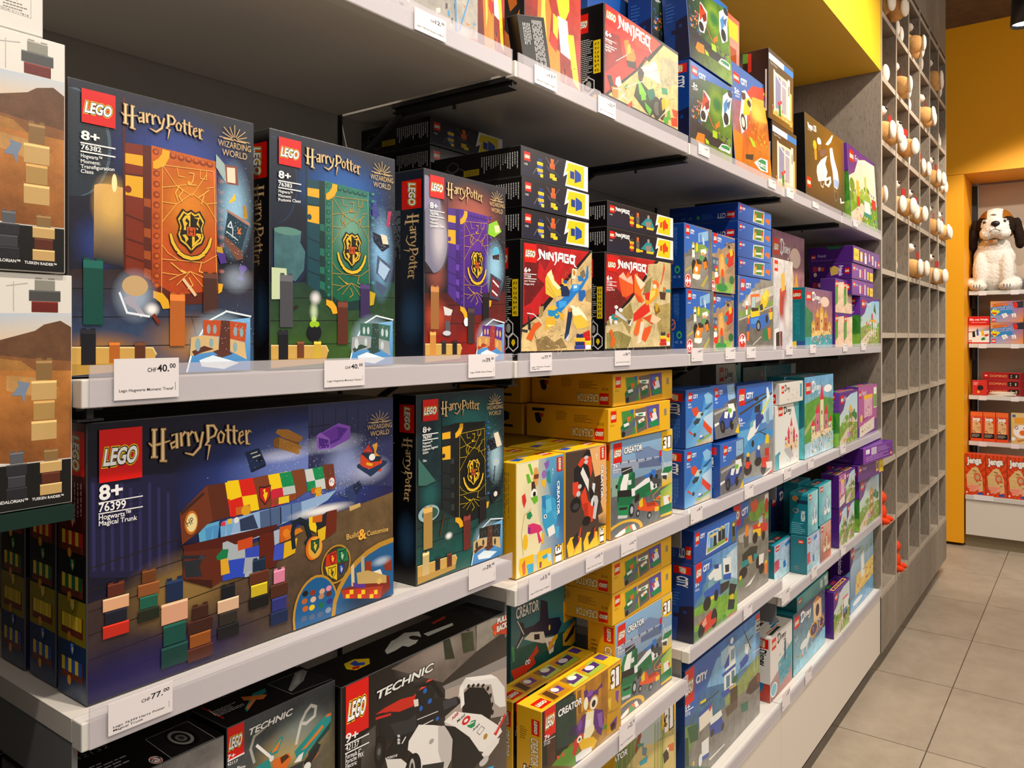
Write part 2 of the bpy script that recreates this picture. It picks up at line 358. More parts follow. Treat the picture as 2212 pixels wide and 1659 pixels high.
            sh_ = [50, 99, 40, 94, 30, 99, 24, 90, 17, 80, 23, 66, 21, 55, 18, 48, 24, 34, 38, 26, 50, 14, 62, 26, 76, 34, 82, 48, 79, 55, 77, 66, 83, 80, 76, 90, 70, 99, 60, 94]
            s.poly(dk, P(sh_)); s.n += 1
            sc = lambda f_, k: [50 + (f_[i] - 50) * k if i % 2 == 0 else 57 + (f_[i] - 57) * k for i in range(len(f_))]
            s.poly(go, P(sc(sh_, .9))); s.n += 1; s.poly(dk, P(sc(sh_, .8))); s.n += 1
            for q in ([48, 88, 36, 86, 30, 78, 34, 64, 33, 58, 48, 58], [52, 54, 72, 54, 73, 46, 66, 38, 52, 26]): s.poly(go, P(q))
            s.n += 1
            for q in ([56, 84, 66, 82, 62, 72, 70, 66, 66, 76, 70, 86], [60, 66, 66, 64, 64, 60], [30, 48, 38, 50, 44, 42, 38, 34, 36, 42]): s.poly(go, P(q))
            for q in ([40, 82, 36, 76, 42, 72, 38, 66, 44, 62, 46, 76], [58, 48, 64, 50, 68, 44, 62, 40, 58, 36]): s.poly(dk, P(q))
            s.n += 1; s.line(dk, h * .016, P([50, 92, 50, 16])); s.line(dk, h * .016, P([22, 56, 78, 56])); s.n += 1
            s.poly(dk, P([38, 66, 62, 66, 61, 47, 39, 47])); s.n += 1; s.poly('#c8501c', P([40, 65, 60, 65, 59, 48, 41, 48])); s.n += 1
            s.text('#1c1008', 'H', *P([44, 50, 56, 50]), h * .13)
            for cc, k_ in ((dk, 1.0), (go, .66)):
                for fl in ([4, 48, 9, 32, 17, 20, 24, 15], [96, 48, 91, 32, 83, 20, 76, 15], [20, 15, 34, 7, 50, 4, 66, 7, 80, 15]):
                    P_ = P(fl); s.stroke(cc, [(P_[i] * s.W / 1000, P_[i + 1] * s.H / 1000) for i in range(0, len(P_), 2)], [h * s.H / 1000 * (.11 if fl[1] < 40 else .1) * k_ * t__ for t__ in ((.7, 1, 1, .8) if fl[1] > 40 else (.9, 1, 1, 1, .9))])
                s.n += 1
        elif nm == 'shield':
            P = lambda f_: s.mpts(x0, y0, x1, y1, f_)
            s.poly('#181410', P([0, 100, 50, 94, 100, 100, 98, 40, 50, 0, 2, 40])); s.n += 1; s.poly(a[0], P([6, 93, 50, 87, 94, 93, 92, 42, 50, 8, 8, 42])); s.n += 1
            s.poly(a[1], P([32, 80, 52, 84, 50, 66, 74, 62, 66, 40, 54, 20, 44, 34, 34, 52, 42, 62]))
        elif nm == 'bricks':   # plain stack of studded toy bricks
            k = len(a); d = 1 / k
            for i, c in enumerate(a):
                ya, yb = y0 + h * i * d, y0 + h * (i + 1) * d; wx = (.18, 0, .08, .0, .12)[i % 5] * w
                s.poly(c, [x0 + wx, ya, x1 - wx, ya, x1 - wx, yb - h * .012, x0 + wx, yb - h * .012])
                if h * s.H > 12:
                    cl = '#%02x%02x%02x' % tuple(min(255, int(int(c[j:j + 2], 16) * 1.25 + 14)) for j in (1, 3, 5)); s.n += 1
                    s.poly(cl, [x0 + wx, ya, x1 - wx, ya, x1 - wx, ya + h * d * .12, x0 + wx, ya + h * d * .12])
                    if i == 0:
                        for q in (.3, .7): s.poly(c, [x0 + w * (q - .1), ya - h * .035, x0 + w * (q + .1), ya - h * .035, x0 + w * (q + .1), ya, x0 + w * (q - .1), ya])
        elif nm == 'ninj':
            G = [([2, 100, 3, 92, 6, 30, -2, 2], [1.5, 5, 4, .6]), ([5, 92, 17, 28], [4.5, 3.2]), ([16, 92, 17, 20], [3, 4.4]), ([22, 78, 23, 22], [4.6, 3.6]), ([27, 86, 28, 20], [3, 4.4]), ([28, 84, 39, 22], [4.2, 3]), ([38, 86, 39, 14], [3, 4.2]), ([46, 84, 47, 20, 43, -12, 41, -14], [4.6, 4, 2, .5]), ([42, 84, 49, 84], [4, 4]),
                 ([52, 18, 54, 84], [3.6, 3.6]), ([54, 84, 64, 84, 65, 18], [4.5, 4.5, 4.2]), ([53, 50, 65, 52], [4, 4]), ([80, 80, 69, 82, 70, 22, 80, 22, 80, 50, 75, 50], [4, 4.4, 4.2, 4.4, 4, 3.6]), ([84, 80, 85, 24], [4.2, 4.2]), ([84, 80, 96, 80, 101, 84], [4.5, 4.5, 1]), ([96, 80, 95, 24], [4.2, 4.2]), ([85, 24, 95, 22, 97, 0, 104, -18], [4.5, 4.5, 3, .5])]
            for fl, ws in G:
                P = [((x0 + fl[i] / 100 * w) * s.W / 1000, (y0 + h * .86 - fl[i + 1] / 100 * h * .86) * s.H / 1000) for i in range(0, len(fl), 2)]
                s.stroke('#f8f6f4', P, [q * w * s.W / 1e5 for q in ws])
        elif nm in ('3in1', '3in1v'):
            if nm == '3in1':
                s.text('#ffffff', '3', x0, y1, x0 + w * .58, y1, h * .85, b=.04, o='#4a2c10', ow=.06); s.text('#ffffff', '1', x0 + w * .62, y1, x1, y1, h * .85, b=.04, o='#4a2c10', ow=.06); s.text('#4a2c10', 'in', x0 + w * .42, y0 + h * .62, x0 + w * .66, y0 + h * .62, h * .2)
            else:
                s.draw([('tv', '#ffffff', '3', x1, y0, x0, y0 + h * .55, '#4a2c10'), ('tv', '#ffffff', '1', x1, y0 + h * .62, x0, y1, '#4a2c10')])
        elif nm == 'disney':
            P = lambda fl: [((x0 + fl[i] / 100 * w) * s.W / 1000, (y1 - fl[i + 1] / 100 * h) * s.H / 1000) for i in range(0, len(fl), 2)]
            c = '#f8f4f0' if not (a and a[0]) else a[0]
            if s.bright: c = '#1a1a1c'
            for fl, ws in [([14, 92, 12, 10], [5, 5]), ([2, 74, 6, 92, 26, 96, 38, 70, 32, 28, 14, 8, 4, 22, 12, 34], [3, 5, 6, 6, 6, 5, 4, 2]), ([44, 58, 44, 22], [4, 4]), ([44, 74, 46, 78], [4, 4]), ([58, 58, 50, 50, 57, 36, 50, 22], [4, 4, 4, 4]), ([62, 22, 63, 58, 70, 56, 70, 22], [4, 4, 4, 4]), ([75, 40, 84, 46, 80, 58, 74, 44, 78, 22, 86, 28], [3, 4, 4, 4, 4, 3]), ([89, 58, 93, 30], [4, 4]), ([102, 60, 92, -4, 80, -14, 78, 2], [4, 4, 4, 3])]:
                s.stroke(c, P(fl), [q * w * s.W / 1e5 * 1.25 for q in ws])
        elif nm == 'dust':
            rd = random.Random(a[0])
            for i in range(a[1]):
                cx, cy = rd.gauss((x0 + x1) / 2, w / 4.2), rd.gauss((y0 + y1) / 2, h / 4.2); q = rd.uniform(.15, .5)
                rx, ry = q / s.W, q / s.H; s.poly(a[2], [cx - rx, cy, cx, cy - ry, cx + rx, cy, cx, cy + ry]); s.n += .3
        elif nm == 'sketch':
            rd = random.Random(a[0])
            for i in range(a[1]):
                cx, cy = rd.uniform(x0, x1), rd.uniform(y0, y1); an = a[2] + rd.gauss(0, .5); L_ = rd.uniform(.015, .07) * 700
                s.n -= .4; s.line(a[3 + i % (len(a) - 3)], rd.uniform(2, 4.5), [cx, cy, cx + L_ * math.cos(an), cy + L_ * math.sin(an), cx + L_ * 1.7 * math.cos(an + .3), cy + L_ * 1.7 * math.sin(an + .3)])
        elif nm == 'scat':
            rd = random.Random(a[0]); cs = a[2:]
            for i in range(a[1]):
                cx, cy = rd.uniform(x0, x1), rd.uniform(y0, y1); rw, rh = rd.uniform(.012, .045) * 700, rd.uniform(.015, .06) * 700; t_ = rd.uniform(-.4, .4)
                if i % 4 == 3: s.ell(cs[i % len(cs)], cx, cy, rw * .5, rh * .4, 10)
                else: s.poly(cs[i % len(cs)], [cx - rw * .5, cy - rh * .5 + t_ * rw, cx + rw * .5, cy - rh * .5 - t_ * rw, cx + rw * .5, cy + rh * .5 - t_ * rw, cx - rw * .5, cy + rh * .5 + t_ * rw])
                s.n += .5
        elif nm == 'trees':
            rd = random.Random(a[0])
            for i in range(a[1]):
                cx = rd.uniform(x0, x1); cy = rd.uniform(y0 + h * .3, y1); c = rd.choice(['#4a8a2a', '#6aa838', '#2f7030', '#8ab848'])
                s.ell(c, cx, cy, rd.uniform(50, 120), rd.uniform(40, 100), 12); s.n += .5
        elif nm == 'palms':
            rd = random.Random(a[0])
            for i in range(a[0]):
                cx = x0 + w * (i + .5) / a[0]; top = y0 + h * rd.uniform(.1, .4); s.line('#8a6a3a', 12, [cx, y1, cx + 15, top])
                for q in range(7):
                    an = q * .9; s.poly(('#7ab028', '#5a9a28')[q % 2], [cx + 15, top, cx + 15 + 90 * math.cos(an), top + 60 * math.sin(an) - 10, cx + 15 + 95 * math.cos(an + .25), top + 70 * math.sin(an + .25)])
        elif nm == 'towers':
            rd = random.Random(a[0]); roof, wall, alt = a[1:4]
            for i in range(5):
                cx = x0 + w * (i + .5) / 5; ht = h * (.5, .75, 1, .7, .45)[i] * rd.uniform(.85, 1); tw = w * .075
                s.poly((wall, alt)[i % 2], [cx - tw, y1 - ht * .72, cx + tw, y1 - ht * .72, cx + tw * 1.1, y1, cx - tw * 1.1, y1]); s.n += .5
                s.poly(roof, [cx - tw * 1.4, y1 - ht * .72, cx, y1 - ht, cx + tw * 1.4, y1 - ht * .72]); s.ell('#4a4058', cx, y1 - ht * .5, tw * .35, h * .04, 10); s.n += .5
            s.poly(wall, [x0 + w * .08, y1 - h * .2, x1 - w * .08, y1 - h * .2, x1 - w * .08, y1, x0 + w * .08, y1]); s.n += 1; s.ell('#6a4a38', x0 + w * .5, y1 - h * .02, w * .06, h * .12, 12)
        elif nm == 'rays':
            for i in range(16):
                an = i * math.pi / 8; s.poly(a[0], [500, 500, 500 + 900 * math.cos(an), 500 + 900 * math.sin(an), 500 + 900 * math.cos(an + .18), 500 + 900 * math.sin(an + .18)])
        elif nm == 'planks':
            rd = random.Random(5)
            for i in range(26):
                t_ = rd.random(); cx = x0 + w * rd.uniform(.1, .9); cy = y0 + h * (1 - (1 - t_) ** 1.0); dx = rd.uniform(60, 130); dy = rd.uniform(-50, 50)
                if abs(cx - (x0 + w / 2)) > w * .55 * (.25 + t_): continue
                s.poly(rd.choice(['#c8985a', '#e8c890', '#a87838', '#d8b070', '#8a5c28']), [cx - dx, cy - dy, cx + dx, cy + dy, cx + dx, cy + dy + 26, cx - dx, cy - dy + 26]); s.n += .5
    bright = False
def shade(c, k):
    return tuple(min(1, v * k) for v in c[:3])
def carton(w, d, h, base, faces, name='toy_box', bright=False, side=None):
    """one printed box as ONE mesh; origin = front bottom centre, front looks to -Y"""
    pr = Print(); pr.bright = bright
    bm = bmesh.new(); addbox(bm, -w / 2, w / 2, 0, d, 0, h, 0, min(.0009, d * .1))
    c0 = lin(base); edge = tuple(min(1, v * .8 + .06) for v in c0); sc = lin(side) if side else c0
    for f in bm.faces:
        f.normal_update(); big = max(abs(f.normal.x), abs(f.normal.y), abs(f.normal.z)) > .99
        c = (sc if abs(f.normal.x) > .99 else c0) if big else edge
        b = len(pr.v); pr.v += [tuple(v.co) for v in f.verts]; pr.c += [(*c, 1)] * len(f.verts); pr.f.append([b + i for i in range(len(f.verts))]); pr.m.append(0)
    bm.free()
    e = .0009
    for k, ops in faces.items():
        if k == 'F': pr.face(lambda u, v, o: (-w / 2 + e + u * (w - 2 * e), -o, h - e - v * (h - 2 * e)), w, h)
        elif k == 'L': pr.face(lambda u, v, o: (-w / 2 - o, d - e - u * (d - 2 * e), h - e - v * (h - 2 * e)), d, h)
        elif k == 'R': pr.face(lambda u, v, o: (w / 2 + o, e + u * (d - 2 * e), h - e - v * (h - 2 * e)), d, h)
        elif k == 'T': pr.face(lambda u, v, o: (-w / 2 + e + u * (w - 2 * e), d - e - v * (d - 2 * e), h + o), w, d)
        pr.draw(ops)
    me = bpy.data.meshes.new(name); me.from_pydata(pr.v, [], pr.f)
    for m_ in PRINT: me.materials.append(m_)
    me.polygons.foreach_set('material_index', pr.m)
    at = me.color_attributes.new('Col', 'FLOAT_COLOR', 'POINT'); at.data.foreach_set('color', [q for c in pr.c for q in (*c[:3], c[3])])
    me.update()
    return me
# ------------------------------------------------------------ artwork printed on the boxes: shapes in thousandths of each face
ART = {
'hp_bg':[('p','$bg0',[0,0,1000,0,1000,1000,0,1000],1),('s','$glow',.8,551,195,437,186),('g',['$fl0','$fl0','$fl1','$fl1'],[0,640,1000,600,1000,1000,0,1000],1),('s','$glow2',.7,657,884,345,119),('s','$glow2',.7,151,914,266,75),('e','$pl0',33,210,165,182),('e','$pl1',10,214,173,181),('s','$glow',.5,134,543,134,111),('l','#120e10',3,[0,705,1000,675]),('l','#120e10',3,[0,800,1000,785]),('l','#120e10',3,[0,900,1000,895]),('l','#120e10',2,[330,690,300,800]),('l','#120e10',2,[620,790,660,895])],
'hp_candle':[('g',['$candle','$candle','$bg0','$bg0'],[115,355,258,339,263,623,113,609]),('e','$candle',186,350,71,14),('s','#ffd070',.7,196,404,105,119),('e','#fff0b0',212,329,13,32)],
'hp_book':[('p','$sp0',[252,180,354,176,357,198,360,681,263,636]),('p','$band',[255,217,355,214,355,253,257,252]),('p','$band',[258,292,355,290,355,368,260,364]),('l','$sp1',7,[260,290,355,288]),('l','$sp1',7,[263,433,354,452]),('l','$sp1',7,[263,517,354,533]),('l','$sp1',7,[263,578,357,595]),('l','$sp1',9,[257,24,263,636]),('e','$sp0',280,343,17,13),('p','$hg',[354,176,399,174,403,693,360,681]),('p','$hg2',[360,366,396,367,396,398,360,395]),('p','$hg2',[360,474,396,475,396,509,360,505]),('p','$hg2',[360,555,396,557,396,589,360,584]),('p','$hg2',[360,618,399,625,399,661,360,651]),('g',['$cv0','$cv0','$cv1','$cv1'],[399,171,764,183,776,733,403,702],1),('s','$cvg',.85,600,367,188,191),('p','$hg',[403,670,439,678,534,711,776,684,776,733,534,749,403,706]),('e','$st',422,191,18,12),('e','$cv0',424,191,11,7),('e','$st',424,232,18,12),('e','$cv0',426,232,11,6),('e','$st',426,270,18,12),('e','$cv0',428,270,11,7),('e','$st',426,309,18,12),('e','$cv0',428,309,11,7),('e','$st',426,346,18,11),('e','$cv0',428,345,11,7),('e','$st',426,384,18,12),('e','$cv0',428,384,11,7),('e','$st',426,348,18,12),('e','$cv0',428,347,11,6),('e','$st',426,386,18,11),('e','$cv0',428,386,11,7),('e','$st',426,425,18,12),('e','$cv0',428,425,11,7),('e','$st',426,462,18,11),('e','$cv0',428,461,11,6),('e','$st',426,498,18,12),('e','$cv0',428,498,11,7),('e','$st',426,535,18,11),('e','$cv0',428,534,11,6),('e','$st',426,571,18,12),('e','$cv0',428,571,11,7),('e','$st',426,607,18,11),('e','$cv0',428,607,11,6),('e','$st',426,644,18,12),('e','$cv0',428,644,11,7),('e','$st',426,678,18,12),('e','$cv0',428,678,11,7),('e','$st',516,194,19,11),('e','$cv0',516,191,12,7),('e','$st',561,195,19,11),('e','$cv0',561,192,12,7),('e','$st',603,196,19,11),('e','$cv0',603,193,12,7),('e','$st',646,197,20,11),('e','$cv0',646,194,13,7),('e','$st',686,198,20,11),('e','$cv0',686,195,13,7),('e','$st',727,199,21,11),('e','$cv0',727,196,13,7),('e','$ed',793,189,21,11),('e','$ed2',800,189,14,5),('e','$ed',793,224,21,11),('e','$ed2',800,223,14,6),('e','$ed',793,258,21,12),('e','$ed2',800,257,14,6),('e','$ed',793,302,21,12),('e','$ed2',800,301,14,6),('e','$ed',793,336,21,11),('e','$ed2',800,336,14,5),('e','$ed',793,373,21,12),('e','$ed2',800,372,14,6),('e','$ed',793,407,21,11),('e','$ed2',800,407,14,6),('e','$ed',793,442,21,11),('e','$ed2',800,441,14,6),('e','$ed',793,476,21,12),('e','$ed2',800,475,14,6),('e','$ed',793,510,21,12),('e','$ed2',800,510,14,5),('e','$ed',793,610,21,11),('e','$ed2',800,610,14,6),('p','$band',[496,179,494,204,469,237,426,254,406,254,406,228,432,216,452,196,456,177]),('p','$band',[407,699,459,707,489,731,498,761,459,764,444,741,416,726,407,726]),('p','$band',[776,658,806,659,798,689,776,699]),('l','$ln',2.6,[456,235,749,224]),('l','$ln',2.6,[456,235,452,705]),('l','$ln',2.6,[749,224,768,694]),('l','$ln',2.6,[456,235,534,304,621,332,705,242]),('l','$ln',2.6,[456,317,534,304,589,293]),('l','$ln',2.6,[705,295,749,285]),('l','$ln',2.6,[537,236,544,265,582,266]),('l','$ln',2.6,[668,229,668,260,705,261,705,228]),('l','$ln',4,[603,247,632,246,625,275,611,291,643,289]),('e','$ln',603,286,7,8),('l','$ln',2.6,[456,370,534,371,621,323,705,355,768,344]),('l','$ln',2.6,[456,443,506,397,534,371]),('l','$ln',2.6,[705,355,768,417]),('l','$ln',2.6,[456,530,486,556,547,580,690,582,768,548]),('l','$ln',2.6,[456,581,534,581]),('l','$ln',2.6,[456,631,547,636,611,619,675,635,768,636]),('l','$ln',2.6,[493,657,547,636]),('l','$ln',2.6,[675,635,742,666]),('l','$ln',2.6,[534,674,611,619,690,678]),('l','$ln',4,[541,357,527,330,547,305,568,319,547,342,565,359]),('l','$ln',4,[657,335,690,318,719,300]),('l','$ln',4,[675,358,690,322]),('l','$ln',4,[503,592,561,621]),('l','$ln',9,[561,619,582,625]),('l','$ln',4,[675,583,661,617,683,620]),('l','$ln',4,[603,643,625,671,596,686]),('m','crest',489,383,742,578)],
'hp_top':[('m','lego',54,25,214,140),('m','hp',250,43,677,141),('m','ww',772,24,978,156),('t','#f4f4f4','8+',50,198,137,199,31,{'b':.03}),('l','#f0f0f0',5,[50,211,211,210]),('l','#f0f0f0',5,[50,240,211,239]),('m','dust',760,190,990,620,3,150,'#e8f4ff'),('m','dust',730,760,990,900,4,70,'#d8ecff')],
'hp_txt':[('t','#f4f4f4','$num',50,233,144,232,17,{'b':.02}),('t','#f4f4f4','$t0',49,260,148,260,13,{'b':.012}),('t','#f4f4f4','$t1',49,279,139,277,13,{'b':.012}),('t','#f4f4f4','$t2',49,297,207,289,13,{'b':.012}),('t','#f4f4f4','$t3',49,313,107,311,13,{'b':.012})],
'hp_low':[('s','#bfe4ff',.9,787,885,205,132),('g',['#3f86c4','#8ec6ee','#7ab8ea','#2f76b8','#2f76b8'],[603,964,705,812,976,789,976,1012,589,1002]),('l','#e8f6ff',7,[589,1002,625,908,712,807,825,766,980,784]),('p','$in0',[683,802,791,802,791,866,683,860]),('p','$in0',[842,803,953,812,944,888,847,874]),('p','$in2',[791,802,845,803,849,924,776,914]),('p','$in1',[614,869,683,860,776,867,776,921,675,930,607,940]),('p','$in1',[847,874,939,889,953,958,847,922]),('p','$in2',[690,901,749,914,675,927,632,939,618,922]),('p','$in2',[712,942,779,938,787,951,719,949]),('e','$in3',716,837,11,18),('e','$in3',753,837,11,18),('e','$in3',880,845,12,20),('e','$in3',919,849,12,19),('e','$in3',652,897,16,25),('e','$in3',732,890,13,18),('e','$in3',878,907,14,20),('p','#d9e8f2',[661,956,742,938,904,970,810,993,675,980]),('p','$in2',[742,923,810,909,864,934,795,948]),('p','#c9a050',[-8,902,403,906,422,930,407,960,-8,959]),('p','#b08a3c',[-8,959,407,960,403,983,-8,998]),('l','#e6cf8c',5,[-8,902,403,906,422,930])],
'hp_busts':[('m','bricks',33,842,139,964,'$b1'),('m','bricks',169,887,250,959,'$b2'),('m','bricks',294,888,380,962,'$b3')],
'hp_figs':[('m','bricks',36,605,181,828,'$f1'),('m','bricks',472,709,603,903,'$f2'),('m','bricks',661,622,791,777,'$f3')],
'hp_x82':[('s','#cfe4ff',.55,313,720,123,104),('e','#c9a878',313,685,66,37),('p','#a9a6b4',[254,729,297,718,325,753,367,788,341,798,310,767,266,750]),('s','#ffffff',1,399,767,46,29),('l','#e8f2ff',8,[235,712,272,781,386,793]),('l','#7a2a18',14,[409,788,436,815]),('l','#e8c898',12,[572,651,639,708])],
'hp_y82':[('s','#9fd0f0',.9,872,363,125,211),('p','#9fb7b5',[761,155,825,195,829,266,761,206]),('p','#8b4a3a',[814,189,892,187,900,262,825,264]),('p','#e8dcc0',[827,198,878,195,882,256,831,256]),('p','#b08070',[825,363,972,405,976,419,825,375]),('p','#1d3a4a',[833,374,964,418,919,522,811,470]),('p','#7a4a38',[814,469,919,522,931,554,888,561,810,492]),('l','#cfe0e8',5,[833,431,852,410,860,434,833,431]),('l','#d8702a',6,[896,436,915,454,896,453,915,434]),('l','#cfe0e8',4,[825,451,896,481]),('l','#cfe0e8',4,[864,433,864,463]),('p','#4a2f8a',[763,536,814,538,825,574,789,582]),('p','#c99a20',[766,514,798,515,806,539,766,536]),('p','#f2c830',[841,332,880,295,881,323,845,339]),('p','#b8861a',[927,338,948,339,960,390,935,392]),('e','#6a4aa8',929,591,26,12),('p','#6a4aa8',[907,595,952,593,927,619,915,620]),('e','#6a4aa8',913,632,21,10),('s','#cfe4ff',.4,888,636,110,65)],
'hp_y83':[('s','#8fc8f8',.85,868,469,124,246),('p','#3a3f8a',[790,242,823,215,835,256,857,284,823,305,790,290]),('p','#b03058',[931,259,966,256,954,293,943,334,916,333]),('p','#1a2238',[790,367,880,384,954,427,880,460,801,414]),('p','#e8dcc0',[863,373,920,378,937,419,885,420]),('p','#4a5a78',[835,477,978,530,914,606,823,562]),('p','#a8c8e8',[857,500,949,537,897,594,840,561]),('p','#4a5a78',[823,597,925,630,880,667,823,633]),('p','#3f6a70',[22,411,217,409,208,461,245,497,235,578,172,630,22,578],1),('p','#c8d8b0',[5,577,109,577,118,706,5,710]),('e','#5a8a80',118,418,97,17),('s','#ffffff',.8,322,695,50,36),('e','#101018',313,847,55,38),('p','#101018',[263,825,362,824,358,846,268,847]),('e','#b4dc28',310,789,19,14),('e','#9cc81e',298,811,21,14),('e','#9cc81e',331,811,21,13),('s','#e8ffd0',.7,310,756,38,52),('p','#c8a820',[768,650,818,660,801,714,763,721]),('l','#2a2018',10,[100,762,190,734])],
'hp_y96':[('s','#a8e0ff',.8,848,471,143,179),('p','#8ccc28',[765,227,873,197,941,256,839,296,756,284]),('p','#e8dcb0',[839,228,907,223,916,262,856,270]),('e','#58b8d8',865,377,42,29),('p','#3a2020',[814,402,907,389,907,422,823,423]),('p','#3a4058',[789,503,941,539,907,656,773,646]),('p','#7a1f28',[806,523,916,555,890,642,793,631]),('l','#e8e8e8',10,[823,544,899,577]),('l','#e8e8e8',10,[814,602,882,628]),('e','#7a7890',90,359,162,175),('s','#e8e0e8',.7,156,341,119,190),('p','#2a2028',[-42,451,38,498,93,534,-16,533]),('s','#e86040',.6,128,761,174,108),('p','#d8d8d8',[205,704,314,722,292,755,220,750]),('p','#8a3020',[220,757,307,749,292,782,220,783]),('p','#585860',[227,783,285,782,285,862,227,862]),('e','#c8ccd8',245,846,47,13),('e','#ffffff',479,784,30,24)],
'hp_y97':[('s','#bfe8f8',.7,887,406,111,171),('p','#10141a',[784,294,871,286,919,350,824,364]),('p','#e8dcc0',[863,263,919,256,968,339,903,348]),('e','#b8c8d0',895,437,40,22),('l','#203040',10,[879,458,863,545]),('p','#3a6a60',[10,331,190,470,86,484,10,476]),('p','#141820',[808,616,935,579,960,627,839,679]),('e','#e8e0d8',887,624,24,16),('e','#9ab8c0',118,637,109,45),('e','#305850',131,639,84,32),('s','#ffffff',1,331,789,48,24),('l','#5a2a18',10,[236,771,277,668])],
'hp_side':[('m','lego',300,50,930,200,1),('m','hpv',330,230,850,560),('s','#3f6f9f',.4,600,760,500,160)],
